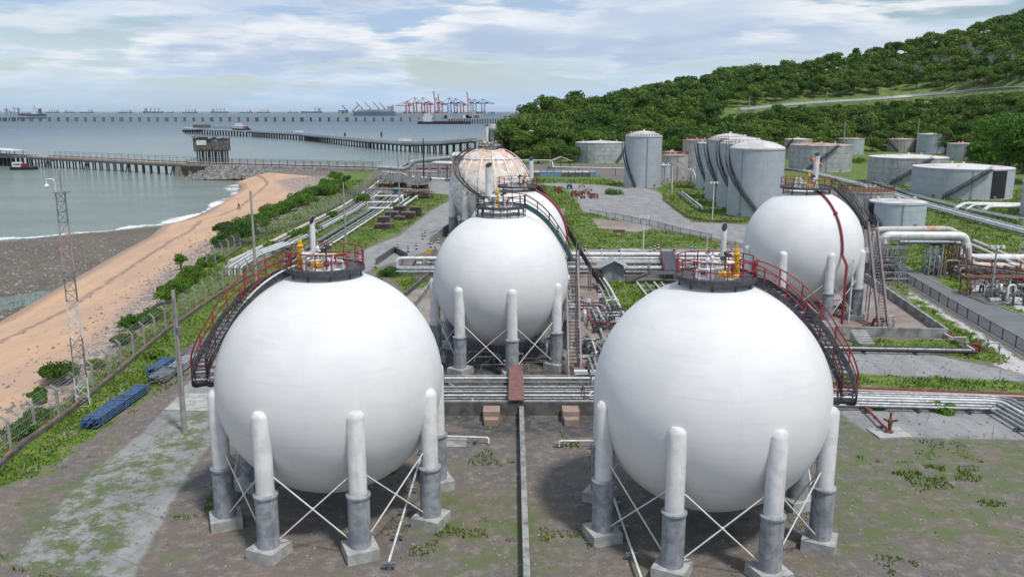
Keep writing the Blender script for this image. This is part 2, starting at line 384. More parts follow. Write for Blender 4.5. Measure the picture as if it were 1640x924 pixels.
PUDDLE = W([(-90, 505), (-20, 480), (40, 470), (88, 463), (70, 476), (50, 487), (20, 494), (0, 500), (-90, 520)], SEA)
def inside(x, y, poly):
    r = np.zeros(x.shape, bool); n = len(poly)
    for i in range(n):
        x1, y1 = poly[i]; x2, y2 = poly[(i+1) % n]
        if y1 == y2: continue
        c = ((y1 > y) != (y2 > y)) & (x < (x2-x1)*(y-y1)/(y2-y1)+x1); r ^= c
    return r
def pdist(x, y, line, closed=False):
    d = np.full(x.shape, 1e9); n = len(line)
    for i in range(n if closed else n-1):
        x1, y1 = line[i]; x2, y2 = line[(i+1) % n]; dx, dy = x2-x1, y2-y1; l2 = dx*dx+dy*dy+1e-9
        t = np.clip(((x-x1)*dx+(y-y1)*dy)/l2, 0, 1); d = np.minimum(d, (x-x1-t*dx)**2+(y-y1-t*dy)**2)
    return np.sqrt(d)
def sdf(x, y, poly): return np.where(inside(x, y, poly), 1, -1)*pdist(x, y, poly, True)
def vnoise(x, y, s, seed=0):
    x = x/s+seed*17.3; y = y/s+seed*5.1; xi = np.floor(x); yi = np.floor(y); fx = x-xi; fy = y-yi
    fx = fx*fx*(3-2*fx); fy = fy*fy*(3-2*fy)
    def h(a, b): q = np.sin(a*127.1+b*311.7+seed*3.3)*43758.5453; return q-np.floor(q)
    return (h(xi, yi)*(1-fx)+h(xi+1, yi)*fx)*(1-fy)+(h(xi, yi+1)*(1-fx)+h(xi+1, yi+1)*fx)*fy
# hill behind the tanks
HPX = [790, 830, 860, 900, 960, 1000, 1060, 1130, 1200, 1260, 1300, 1350, 1400, 1440, 1500, 1560, 1640, 1760, 2000]
HTOP = [204, 192, 180, 171, 164, 152, 141, 124, 108, 110, 101, 96, 80, 72, 56, 40, 17, -20, -60]
HD0 = [440, 440, 425, 425, 425, 425, 425, 425, 435, 440, 455, 480, 505, 520, 500, 420, 335, 320, 320]
HD1 = [470, 500, 560, 610, 640, 660, 690, 720, 740, 760, 780, 790, 800, 810, 820, 830, 850, 870, 880]
HROAD = [0, 0, 0, 0, 0, 208, 200, 190, 182, 176, 172, 169, 166, 163, 158, 154, 150, 146, 140]
def hillparts(x, y):
    yy = np.maximum(y, 1.0); px = 820+FPX*1.022*x/yy
    top = np.interp(px, HPX, HTOP); d0 = np.interp(px, HPX, HD0); d1 = np.interp(px, HPX, HD1)
    v = (top-462)/FPX; te = (-math.sin(TH)-v*math.cos(TH))/(math.cos(TH)-v*math.sin(TH))
    zr = np.maximum(CAMH+d1*te-7, 0); zr = zr*np.clip((px-798)/35, 0, 1)
    return px, d0, d1, zr
def hill(x, y):
    px, d0, d1, zr = hillparts(x, y); s = (y-d0)/(d1-d0)
    sh = np.where(s < 1, np.clip(s, 0, 1)**1.15, 1-.35*np.clip(s-1, 0, 2))
    z = zr*sh + 2.5*(vnoise(x, y, 60, 1)-.5)*np.clip(s*4, 0, 1)
    return np.where((y > 100) & (px > 795), np.maximum(z, 0), 0)
def terrain(x, y):
    x = np.asarray(x, float); y = np.asarray(y, float)
    pl = inside(x, y, PL); sa = inside(x, y, SAND); la = inside(x, y, LAND)
    d1 = pdist(x, y, L1); d2 = pdist(x, y, L2); t = d1/(d1+d2+1e-6)
    z = np.full(x.shape, -6.5)
    zs = -3.9+3.75*t + .18*(vnoise(x, y, 3, 2)-.5)*np.minimum(d2, d1).clip(0, 3)/3
    mud = -3.90+.10*(vnoise(x, y, 1.1, 3)-.5)-.02*np.clip(d1/10, 0, 1) - np.where(inside(x, y, PUDDLE), .16, 0)
    dw = pdist(x, y, WL)
    z = np.where(la, mud - .1*np.clip(1-dw/6, 0, 1), np.maximum(-4.02-.09*dw, -6.5))
    z = np.where(sa, zs, z)
    z = np.where(pl, np.minimum(0, -.15+.15*np.clip(d2/1.5, 0, 1)), z)
    return np.where(pl, z+hill(x, y), z)
def TZ(x, y): return float(terrain(np.array([x]), np.array([y]))[0])
ZG = [W(q) for q in (
 [(-50, 800), (60, 760), (150, 700), (200, 655), (232, 640), (262, 612), (318, 560), (345, 520), (400, 490), (470, 440), (480, 420), (430, 395), (400, 395), (352, 392), (300, 440), (255, 500), (200, 550), (150, 590), (100, 640), (0, 700), (-80, 760)],
 [(352, 388), (378, 368), (430, 354), (468, 337), (500, 320), (524, 303), (522, 286), (530, 276), (600, 274), (604, 290), (560, 330), (540, 345), (450, 400), (400, 430), (350, 430)],
 [(460, 440), (500, 415), (585, 398), (640, 372), (690, 335), (720, 320), (720, 312), (690, 310), (660, 318), (620, 326), (580, 340), (540, 355), (500, 378), (430, 420)],
 [(870, 296), (902, 300), (920, 312), (932, 338), (1000, 356), (1050, 368), (1110, 378), (1152, 388), (1150, 400), (1050, 398), (900, 400), (800, 400), (800, 300)],
 [(830, 294), (845, 282), (960, 281), (990, 292), (1010, 303), (965, 297), (900, 293)],
 [(1050, 300), (1090, 290), (1130, 293), (1235, 352), (1200, 359), (1110, 356), (1082, 338), (1062, 318)],
 [(1225, 260), (1300, 250), (1380, 243), (1425, 242), (1480, 246), (1640, 262), (1640, 400), (1560, 420), (1440, 440), (1400, 380), (1385, 360), (1380, 300), (1240, 290)],
 [(820, 262), (830, 254), (900, 252), (1000, 252), (1100, 252), (1230, 252), (1230, 262), (1000, 264)],
 [(1345, 548), (1370, 542), (1522, 546), (1450, 475), (1425, 456), (1442, 455), (1460, 470), (1545, 530), (1615, 575), (1600, 582), (1560, 578), (1480, 562), (1345, 562)],
 [(1340, 598), (1500, 604), (1660, 612), (1660, 628), (1340, 622)],
 [(940, 450), (1070, 448), (1075, 468), (1000, 500), (965, 490)],
 [(640, 438), (692, 448), (682, 482), (655, 472), (620, 440), (598, 436), (600, 428)],
 [(700, 650), (940, 650), (940, 660), (700, 660)],
 [(1480, 425), (1540, 420), (1560, 470), (1640, 498), (1640, 506), (1600, 494), (1520, 462)],
)]
ZS = [W(q) for q in (
 [(1325, 650), (1350, 665), (1370, 690), (1420, 700), (1700, 705), (1760, 860), (1330, 900)], [(700, 790), (860, 800), (900, 900), (700, 930)], [(40, 800), (250, 700), (330, 640), (350, 700), (240, 800), (200, 930), (0, 930)])]
ZP = [W(q) for q in (
 [(820, 300), (860, 294), (960, 293), (1030, 300), (1058, 308), (1078, 334), (1108, 354), (1190, 360), (1260, 362), (1260, 392), (1190, 390), (1140, 380), (1050, 366), (940, 344), (920, 325), (905, 306), (880, 300)],
 [(720, 322), (690, 338), (640, 378), (588, 398), (560, 425), (560, 445), (600, 430), (625, 422), (690, 400), (1200, 410), (1400, 405), (1400, 396), (1190, 398), (900, 400), (705, 398), (700, 372), (720, 352)],
 [(685, 284), (724, 284), (722, 314), (688, 312)],
 [(330, 570), (312, 602), (232, 690), (130, 770), (20, 900), (210, 930), (300, 760), (352, 690), (420, 620)],
 [(1350, 562), (1480, 565), (1560, 582), (1660, 602), (1660, 612), (1500, 604), (1350, 598)],
 [(1335, 655), (1660, 662), (1660, 705), (1430, 700), (1385, 690)],
 [(915, 284), (955, 283), (960, 290), (930, 292)],
)]
ZR = [W(q) for q in (
 [(1290, 490), (1395, 452), (1418, 458), (1512, 538), (1310, 530)],
 [(955, 400), (955, 420), (970, 500), (1000, 540), (940, 600), (905, 600), (905, 500)],
 [(560, 470), (640, 470), (700, 455), (700, 560), (600, 540)],
 [(700, 372), (722, 366), (722, 345)],
 [(948, 350), (1010, 357), (1045, 366), (1020, 372), (960, 366)], [(880, 330), (905, 335), (900, 350), (880, 345)],
)]
ZV = [W(q) for q in (
 [(1450, 462), (1545, 520), (1660, 590), (1660, 604), (1600, 588), (1545, 552), (1490, 510), (1452, 478)],
 [(1560, 455), (1640, 478), (1700, 500), (1700, 530), (1640, 512), (1540, 470)],
)]
ZD = [W(q) for q in (      # darker concrete below and between the spheres
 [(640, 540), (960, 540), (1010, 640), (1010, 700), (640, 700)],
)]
DEB = W([('w', -60, -50), (-60, 720), (60, 640), (120, 575), (190, 500), (250, 445), (300, 405), (345, 378), (390, 350), (450, 328), (470, 305), (440, 285), (520, 285), (530, 310), (480, 345), (350, 400), (290, 455), (230, 530), (160, 600), (100, 660), (0, 720), ('w', -44, 30), ('w', -48, -50)], -.8)
def usdf(x, y, polys):
    d = np.full(x.shape, -1e9)
    for p in polys: d = np.maximum(d, sdf(x, y, p))
    return np.clip(d, -30, 30)
# polar sheet of ground round the camera
ang = np.concatenate([np.arange(-180, -46, 6.), np.arange(-46, 46.01, .17), np.arange(50, 180.1, 6.)]); ang[-1] = 180
rad = [3.0]
while rad[-1] < 1500: rad.append(rad[-1]*(1.0075 if rad[-1] > 25 else 1.04))
rad = np.array(rad)
A_, Rr = np.meshgrid(np.radians(ang), rad)
gx = (Rr*np.sin(A_)).ravel(); gy = (Rr*np.cos(A_)).ravel(); gz = terrain(gx, gy)
attrs = dict(sparse=usdf(gx, gy, ZS), grass=usdf(gx, gy, ZG), pave=usdf(gx, gy, ZP), redc=usdf(gx, gy, ZR), gravel=usdf(gx, gy, ZV), dark=usdf(gx, gy, ZD),
             sand=np.clip(sdf(gx, gy, SAND), -30, 30), mud=np.where(inside(gx, gy, LAND) & ~inside(gx, gy, PL) & ~inside(gx, gy, SAND), 1., -1.)*np.minimum(pdist(gx, gy, L1), 20),
             debris=np.clip(sdf(gx, gy, DEB), -30, 30), wet=np.clip(pdist(gx, gy, L1), 0, 30),
             hillz=hill(gx, gy), plant=np.where(inside(gx, gy, PL), 1., 0.))
na, nr = len(ang), len(rad)
ii = (np.arange(nr-1)[:, None]*na+np.arange(na-1)[None, :]).ravel()
quads = np.stack([ii, ii+na, ii+na+1, ii+1], 1)
fc = gx[quads].mean(1), gy[quads].mean(1)
def mesh_np(name, V, F, mat, smooth=True, at=None, kind='structure', label=None, cat=None, lab=None):
    me = bpy.data.meshes.new(name); k = F.shape[1]
    me.vertices.add(len(V)); me.vertices.foreach_set('co', V.astype(np.float32).ravel())
    me.loops.add(F.size); me.loops.foreach_set('vertex_index', F.astype(np.int32).ravel())
    me.polygons.add(len(F)); me.polygons.foreach_set('loop_start', np.arange(0, F.size, k, dtype=np.int32))
    me.polygons.foreach_set('use_smooth', np.full(len(F), smooth))
    me.materials.append(mat); me.update(calc_edges=True)
    for n_, a in (at or {}).items():
        q = me.attributes.new(n_, 'FLOAT', 'POINT'); q.data.foreach_set('value', a.astype(np.float32))
    o = bpy.data.objects.new(name, me); COL.objects.link(o)
    return o
def sub(mask, name, mat):
    q = quads[mask]; u, inv = np.unique(q, return_inverse=True); V = np.stack([gx[u], gy[u], gz[u]], 1)
    o = mesh_np(name, V, inv.reshape(q.shape), mat, at={k: a[u] for k, a in attrs.items()}); o['kind'] = 'structure'; return o
# one shared ground material: zones meet along noisy edges
g = MT('ground_surface')
e1 = g.math('MULTIPLY', g.math('SUBTRACT', g.noise(.45, det=9, rough=.7), .5), 5.0)
e2 = g.math('MULTIPLY', g.math('SUBTRACT', g.noise(1.6, det=8, rough=.75), .5), 3.0)
def zone(n_, amp=1., w_=.25, e=e1): return g.rng(g.math('ADD', g.attr(n_), g.math('MULTIPLY', e, amp)), -w_, w_)
nA = g.noise(.12, det=7, rough=.7); nB = g.noise(1.3, det=8, rough=.7); nC = g.noise(9, det=4); nD = g.noise(.5, det=6, rough=.7, sc=(1, .35, 1))
earth = g.mix(g.rng(nA, .35, .62), (.165, .13, .108), (.125, .118, .11)); earth = g.mix(g.rng(nB, .45, .7), earth, (.24, .21, .18)); earth = g.mix(g.rng(nC, .5, .75, 0, .5), earth, (.055, .05, .045)); wd_ = g.math('MULTIPLY', g.rng(g.noise(.35, det=9, rough=.75), .56, .63), g.rng(nC, .35, .6)); earth = g.mix(wd_, earth, (.11, .15, .04))
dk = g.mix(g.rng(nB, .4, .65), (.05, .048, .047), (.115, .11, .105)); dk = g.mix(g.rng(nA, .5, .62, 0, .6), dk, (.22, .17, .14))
pv = g.mix(g.rng(nD, .35, .65), (.31, .31, .305), (.225, .23, .235)); pv = g.mix(g.rng(nB, .5, .75, 0, .7), pv, (.37, .35, .32))
pv = g.mix(g.rng(g.noise(.25, det=9, rough=.8, dist=1.2), .56, .66, 0, .6), pv, (.19, .19, .19))
vo = g.n('ShaderNodeTexVoronoi'); vo.feature = 'DISTANCE_TO_EDGE'; nv_ = g.n('ShaderNodeTexNoise'); g.t.links.new(g.pos, nv_.inputs['Vector']); nv_.inputs['Scale'].default_value = .5; nv_.inputs['Detail'].default_value = 6; vm_ = g.n('ShaderNodeVectorMath'); vm_.operation = 'MULTIPLY_ADD'; g.t.links.new(nv_.outputs[1], vm_.inputs[0]); vm_.inputs[1].default_value = (5, 5, 5); g.t.links.new(g.pos, vm_.inputs[2]); g.t.links.new(vm_.outputs[0], vo.inputs['Vector']); vo.inputs['Scale'].default_value = .16
crk = g.rng(vo.outputs[0], .0, .010, .35, 0)
mpj = g.n('ShaderNodeMapping'); g.t.links.new(g.pos, mpj.inputs[0]); mpj.inputs['Rotation'].default_value = (0, 0, .55)
bj = g.n('ShaderNodeTexBrick'); g.t.links.new(mpj.outputs[0], bj.inputs['Vector']); bj.inputs['Scale'].default_value = .2; bj.inputs['Mortar Size'].default_value = .008; bj.inputs['Brick Width'].default_value = .9; bj.inputs['Row Height'].default_value = .8; bj.inputs['Color1'].default_value = (1, 1, 1, 1); bj.inputs['Color2'].default_value = (.82, .82, .82, 1); bj.inputs['Mortar'].default_value = (.35, .35, .35, 1)
pv = g.mix(.55, pv, bj.outputs[0], 'MULTIPLY'); pv = g.mix(g.rng(g.noise(.9, det=5), .66, .74, 0, .6), pv, (.12, .12, .12))
pv = g.mix(crk, pv, (.12, .12, .11))
rc = g.mix(g.rng(nB, .4, .65), (.27, .20, .165), (.21, .17, .15)); rc = g.mix(g.rng(nA, .45, .6), rc, (.29, .27, .25)); rc = g.mix(crk, rc, (.12, .1, .09))
gr = g.mix(g.rng(nC, .4, .6), (.36, .35, .34), (.56, .55, .54))
gs = g.mix(g.rng(g.noise(.22, det=6), .35, .65), (.10, .18, .016), (.16, .22, .026)); gs = g.mix(g.rng(nB, .4, .65), gs, (.04, .08, .012)); gs = g.mix(g.rng(nC, .5, .8, 0, .5), gs, (.2, .25, .06))
gs = g.mix(g.rng(g.noise(.10, det=8, rough=.75), .52, .62, 0, .75), gs, (.055, .10, .02)); gs = g.mix(g.rng(g.noise(.3, det=8, rough=.75, dist=.5), .55, .63, 0, .85), gs, (.25, .215, .15))
sn = g.mix(g.rng(g.noise(.09, det=5, sc=(1, .5, 1)), .35, .65), (.60, .375, .225), (.49, .32, .215)); sn = g.mix(g.rng(nB, .42, .72, 0, .55), sn, (.44, .31, .24))
snb = g.rng(g.noise(.8, det=8, rough=.8),   .57, .66, 0, .6); sn = g.mix(snb, sn, (.2, .15, .12))
wrk = g.math('MULTIPLY', g.rng(g.math('ABSOLUTE', g.math('SUBTRACT', g.math('ADD', g.attr('wet'), g.math('MULTIPLY', e1, .9)), 9.)), .1, .9, 1, 0), g.rng(nC, .35, .55))
sn = g.mix(wrk, sn, (.16, .12, .1)); st_ = g.math('SINE', g.math('ADD', g.math('MULTIPLY', g.attr('wet'), 1.6), g.math('MULTIPLY', e1, 1.5))); sn = g.mix(g.math('MULTIPLY', g.rng(st_, .2, 1.0), g.rng(nB, .4, .6, 0, .4)), sn, (.38, .27, .21))
sn = g.mix(g.rng(g.attr('wet'), .5, 3.5, .75, 0), sn, (.27, .19, .14))
db = g.mix(g.rng(g.noise(1.4, det=9, rough=.85), .44, .54), (.43, .34, .29), (.13, .125, .13)); db = g.mix(g.rng(g.noise(5, det=4), .6, .68), db, (.6, .58, .56))
md = g.mix(g.rng(g.noise(1.5, det=9, rough=.8), .4, .6), (.055, .044, .032), (.165, .125, .085)); md = g.mix(g.rng(g.noise(.12, det=5), .4, .65, 0, .7), md, (.15, .125, .085)); md = g.mix(g.rng(g.noise(2.6, det=3), .68, .74, 0, .8), md, (.35, .34, .32))
hl = g.mix(g.rng(nA, .4, .6), (.07, .13, .02), (.16, .2, .05)); hl = g.mix(g.rng(g.noise(.06, det=8, rough=.7), .58, .66, 0, .7), hl, (.3, .24, .15))
c = g.mix(g.attr('plant'), g.mix(.5, (.1, .12, .1), (.08, .1, .09)), earth)
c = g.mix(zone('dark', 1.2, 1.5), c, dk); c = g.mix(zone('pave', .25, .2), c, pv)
c = g.mix(zone('gravel', .7), c, gr); c = g.mix(g.math('MULTIPLY', zone('sparse', 1.5, 1.5), g.rng(g.noise(.55, det=10, rough=.8), .44, .56)), c, (.105, .13, .05)); c = g.mix(g.rng(g.noise(26, det=2), .60, .68, 0, .35), c, (.07, .065, .06)); c = g.mix(g.rng(g.noise(17, det=2), .66, .72, 0, .4), c, (.5, .48, .45)); c = g.mix(g.rng(g.noise(.28, det=6, rough=.6, dist=.4), .66, .70, 0, .55), c, (.10, .095, .09))
c = g.mix(zone('grass', 1.5, .35), c, gs); c = g.mix(zone('redc', .3), c, rc)
c = g.mix(g.rng(g.attr('hillz'), .1, 1.), c, hl)
c = g.mix(zone('sand', .25, .15, e2), c, sn); c = g.mix(g.math('MULTIPLY', zone('debris', 1.6, 2.2, e2), g.rng(g.noise(.7, det=9, rough=.85, sc=(.6, 1, 1)), .38, .52)), c, db)
c = g.mix(zone('mud', .12, .1, e2), c, md)
hh = g.math('ADD', g.math('MULTIPLY', nB, .6), g.math('MULTIPLY', nC, .25)); g.bump(hh, .45, .12)
GM = g.done(c, g.mix(g.rng(g.attr('mud'), -.2, .2), (.92, .92, .92), (.62, .62, .62)))
m_sand = inside(fc[0], fc[1], SAND); m_pl = inside(fc[0], fc[1], PL); m_land = inside(fc[0], fc[1], LAND)
m_hill = hill(*fc) > .3
pvf = usdf(fc[0], fc[1], ZP) > 0
sub(m_pl & ~m_hill & ~pvf, 'ground', GM); sub(m_pl & ~m_hill & pvf, 'concrete_yard', GM); sub(m_pl & m_hill, 'hillside', GM)
sub(m_sand & ~m_pl, 'beach', GM); sub(m_land & ~m_sand & ~m_pl, 'mudflat', GM); sub(~m_land & ~m_pl & ~m_sand, 'seabed', GM)
# ------------------------------------------------------------------ sea
s = MT('sea_water'); cam_d = s.n('ShaderNodeVectorMath'); cam_d.operation = 'LENGTH'; s.t.links.new(s.pos, cam_d.inputs[0])
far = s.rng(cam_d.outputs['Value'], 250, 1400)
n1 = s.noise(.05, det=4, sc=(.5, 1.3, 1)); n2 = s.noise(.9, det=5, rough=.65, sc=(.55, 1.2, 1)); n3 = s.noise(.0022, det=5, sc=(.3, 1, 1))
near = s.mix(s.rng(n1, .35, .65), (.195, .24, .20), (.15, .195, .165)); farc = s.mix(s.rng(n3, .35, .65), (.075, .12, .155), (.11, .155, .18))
bp = s.math('ADD', s.math('MULTIPLY', n2, .35), s.math('ADD', s.math('MULTIPLY', s.noise(.22, det=4, sc=(.5, 1.4, 1)), .9), s.math('MULTIPLY', s.noise(3.5, det=3), .08)))
s.bump(bp, 1.0, 1.1); s.b.inputs['IOR'].default_value = 1.33
# breaking wash along the shore comes from the depth-line attribute
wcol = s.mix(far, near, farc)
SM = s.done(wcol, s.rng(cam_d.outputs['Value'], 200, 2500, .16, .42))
rr2 = [60.]
while rr2[-1] < 60000: rr2.append(rr2[-1]*1.06)
aa2 = np.radians(np.arange(-100, 60.1, 2.)); A2, R2 = np.meshgrid(aa2, np.array(rr2)); V = np.stack([(R2*np.sin(A2)).ravel(), (R2*np.cos(A2)).ravel(), np.full(A2.size, SEA)], 1)
n2_ = len(aa2); i2 = (np.arange(len(rr2)-1)[:, None]*n2_+np.arange(n2_-1)[None, :]).ravel()
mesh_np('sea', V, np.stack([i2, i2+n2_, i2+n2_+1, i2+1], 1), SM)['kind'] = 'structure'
# surf: a thin strip of white wash on the waterline
def catmull(pts, n=10):
    pts = [np.array(p, float) for p in pts]; out = []
    for i in range(len(pts)-1):
        p0 = pts[max(i-1, 0)]; p1 = pts[i]; p2 = pts[i+1]; p3 = pts[min(i+2, len(pts)-1)]
        for k in range(n):
            t = k/n; out.append(.5*((2*p1)+(-p0+p2)*t+(2*p0-5*p1+4*p2-p3)*t*t+(-p0+3*p1-3*p2+p3)*t**3))
    out.append(pts[-1]); return np.array(out)
f = MT('surf_foam'); uvn = f.attr('across')
fn = f.noise(.7, det=10, rough=.85, dist=1.2); fl = f.noise(.06, det=3)
edge = f.math('MULTIPLY', f.rng(uvn, 0, .25), f.rng(uvn, .55, 1., 1, 0))
al = f.rng(f.math('ADD', f.math('ADD', fn, f.math('MULTIPLY', edge, .17)), f.math('MULTIPLY', f.math('SUBTRACT', fl, .5), .55)), .62, .70)
f.done((.78, .80, .80), .8); tr = f.n('ShaderNodeBsdfTransparent'); mx = f.n('ShaderNodeMixShader'); f.t.links.new(al, mx.inputs[0]); f.t.links.new(tr.outputs[0], mx.inputs[1]); f.t.links.new(f.b.outputs[0], mx.inputs[2]); f.t.links.new(mx.outputs[0], f.o.inputs[0])
wl = catmull(WL[:-1], 14); Vs = []; ac = []; K = 8
for i, p in enumerate(wl):
    d = wl[min(i+1, len(wl)-1)]-wl[max(i-1, 0)]; d /= np.linalg.norm(d)+1e-9; nrm = np.array([-d[1], d[0]])
    wd = 5.5+2.0*math.sin(i*.21)+2*math.sin(i*.083+1); sh = 1.2*math.sin(i*.13)
    for k in range(K+1):
        q = p+nrm*(-1.2+sh+wd*k/K); z = max(SEA+.05, float(terrain(q[:1], q[1:])[0])+.035)
        Vs.append((q[0], q[1], z)); ac.append(k/K)
Vs = np.array(Vs); i3 = (np.arange(len(wl)-1)[:, None]*(K+1)+np.arange(K)[None, :]).ravel()
so_ = mesh_np('surf', Vs, np.stack([i3, i3+K+1, i3+K+2, i3+1], 1), f.m, at={'across': np.array(ac)}); so_['kind'] = 'structure'
# ------------------------------------------------------------------ stairs, platforms
def stairs(t, path, side, wd=.85, names=('stair_stringer', 'stair_tread', 'stair_railing'), ms='darkst', mr='red', posts=1.3, treads=True, step=.3, rail=True, str_w=.06, str_h=.28, ms2=None, rr=.034):
    """path: centre line points; side: unit sideways vector per point"""
    pts = [Vector(p) for p in path]; sd = [Vector(q).normalized() for q in side]
    b = MB()
    for sgn in (-1, 1):
        a = MB(); c = MB()
        q = [p+d*sgn*wd/2 for p, d in zip(pts, sd)]
        for i in range(len(q)-1): a.beam(q[i], q[i+1], str_w, str_h)
        if rail:
            c.tube([p+Vector((0, 0, 1.05)) for p in q], rr, 5); c.tube([p+Vector((0, 0, .55)) for p in q], rr*.8, 5)
            acc = 0; c.tube([q[0], q[0]+Vector((0, 0, 1.05))], rr, 5)
            for i in range(1, len(q)):
                acc += (q[i]-q[i-1]).length
                if acc > posts: c.tube([q[i], q[i]+Vector((0, 0, 1.05))], rr, 5); acc = 0
        a.build(names[0], MAT[ms], t)
        if rail: c.build(names[2], MAT[mr], t)
    acc = 0
    for i in range(len(pts)-1):
        L_ = (pts[i+1]-pts[i]); n_ = max(1, int(L_.length/step+.5))
        if treads:
            hor = Vector((L_.x, L_.y, 0)); hor = hor.normalized() if hor.length > 1e-4 else Vector((1, 0, 0))
            for k in range(n_):
                p = pts[i]+L_*(k+.5)/n_; d = sd[i].lerp(sd[i+1], (k+.5)/n_).normalized()
                b.obox(p+Vector((0, 0, .06)), d*wd/2, Vector((-d.y, d.x, 0)).normalized()*.12, Vector((0, 0, .018)))
    if treads: b.build(names[1], MAT[ms2 or 'galv'], t)
def ringrail(t, c, r, mr='red', h=1.05, n=14, gap=None, name='platform_railing', rr=.034):
    m = MB(); g0, g1 = gap or (0, 0); full = gap is None; span = 2*PI-(g1-g0)
    an = [g1+span*i/48 for i in range(49)]
    for z in (.55, h): m.tube([c+Vector((r*math.cos(a), r*math.sin(a), z)) for a in an], rr, 5)
    for i in range(n+1):
        a = g1+span*i/n; q = c+Vector((r*math.cos(a), r*math.sin(a), 0)); m.tube([q, q+Vector((0, 0, h))], rr, 5)
    m.build(name, MAT[mr], t)
def valve(m1, m2, p, s=1.):   # body + wheel
    m1.ball(p, .16*s, 10, 6, (1, 1, 1.1)); m1.tube([p, p+Vector((0, 0, .45*s))], .05*s, 6)
    k = p+Vector((0, 0, .5*s)); m2.tube([k+Vector((math.cos(a)*.17*s, math.sin(a)*.17*s, 0)) for a in [i*PI/4 for i in range(8)]], .025*s, 5, closed=True)
def top_gear(t, c, ventx, venth, side, yel, vr=.15, seed=0, wcol='redpipe'):
    """pipes and valves on the crown of a sphere. side: +1 the relief valve stands right of the vent"""
    rn = random.Random(seed); z0 = c.z
    v = MB(); b = c+Vector((ventx, -.55, .8)); yv = b+Vector((side*.75, 0, 0))
    v.tube(bent([yv, b, b+Vector((0, 0, venth-.25))], .42, 6), vr, 14, caps=False)
    top = b+Vector((0, 0, venth-.25)); n = 14; vs = []
    for zz_ in (0, 1):
        for k in range(n):
            a = 2*PI*k/n; vs.append(top+Vector((vr*math.cos(a), vr*math.sin(a), zz_*(.25+.22*math.sin(a)+.08*math.cos(a)))))
    v.add(vs, [(k, (k+1) % n, n+(k+1) % n, n+k) for k in range(n)], True)
    vp = v.build('vent_pipe', MAT['white'], t)
    d = MB(); d.add([q+Vector((0, 0, -.03)) for q in vs[n:]], [tuple(range(n))]); d.build('vent_opening', MAT['black'], vp)
    y = MB(); y.lathe(yv+Vector((0, 0, -.65)), [(.0, -.12), (.2, -.12), (.2, 0), (.13, .05), (.13, .2), (.2, .3), (.21, .62), (.15, .66), (.17, .70), (.17, 1.1), (.2, 1.12), (.2, 1.2), (.13, 1.25), (.11, 1.45), (.05, 1.5), (.05, 1.62), (0, 1.64)], 12)
    y.build('relief_valve', MAT['yellow'], t)
    if yel > 1:
        y = MB(); q = c+Vector((side*.15+ventx*.2, -1.0, .28)); y.tube([q-Vector((.3, 0, 0)), q+Vector((.3, 0, 0))], .13, 10); y.ball(q, .2, 10, 8); y.tube([q-Vector((.32, 0, 0)), q-Vector((.28, 0, 0))], .2, 10); y.tube([q+Vector((.28, 0, 0)), q+Vector((.32, 0, 0))], .2, 10)
        y.build('yellow_shutoff_valve', MAT['yellow'], t)
    a = MB(); r = MB(); k = MB()
    a.lathe(c+Vector((.1, .3, 0)), [(0, .42), (.42, .42), (.5, .38), (.5, .30), (.38, .28), (.38, -.2)], 18)
    for i in range(9):
        p = c+Vector((rn.uniform(-1.25, 1.25), rn.uniform(-1.1, 1.1), .1)); h = rn.uniform(.25, .8)
        a.tube([p-Vector((0, 0, .3)), p+Vector((0, 0, h))], rn.uniform(.04, .08), 8); a.tube([p+Vector((0, 0, h-.05)), p+Vector((0, 0, h+.03))], .13, 8)
        if i % 2 == 0:
            hw = MB(); valve(a, hw, p+Vector((0, 0, h+.1)), .8); hw.build('handwheel', MAT[wcol], t)
    a.tube(bent([c+Vector((-.9, .2, .3)), c+Vector((-.9, .2, .7)), c+Vector((.6, .2, .7)), c+Vector((.6, -.6, .7)), c+Vector((.6, -.6, 0))], .15), .06, 8)
    a.tube(bent([c+Vector((-1.2, -.5, 0)), c+Vector((-1.2, -.5, .45)), c+Vector((1.1, -.5, .45)), c+Vector((1.1, -.5, -.1))], .15), .07, 8)
    a.build('manifold_pipework', MAT['white'], t)
    r.tube(bent([c+Vector((.0, -.75, .35)), c+Vector((.7, -.75, .35)), c+Vector((.7, -.75, .8)), c+Vector((1.2, -.3, .8))], .12), .07, 8)
    r.build('red_fittings', MAT[wcol], t)
    k.tube([c+Vector((.25, -.95, 0)), c+Vector((.25, -.95, 1.35))], .05, 8); k.tube([c+Vector((.25, -.95, .2)), c+Vector((.25, -.95, .3))], .14, 8); k.ball(c+Vector((.25, -.95, 1.42)), .13, 10, 8); k.box(c+Vector((.42, -.95, 1.3)), (.3, .16, .2)); k.box(c+Vector((.08, -.95, 1.15)), (.22, .14, .2))
    k.build('level_gauge', MAT['darkst'], t)
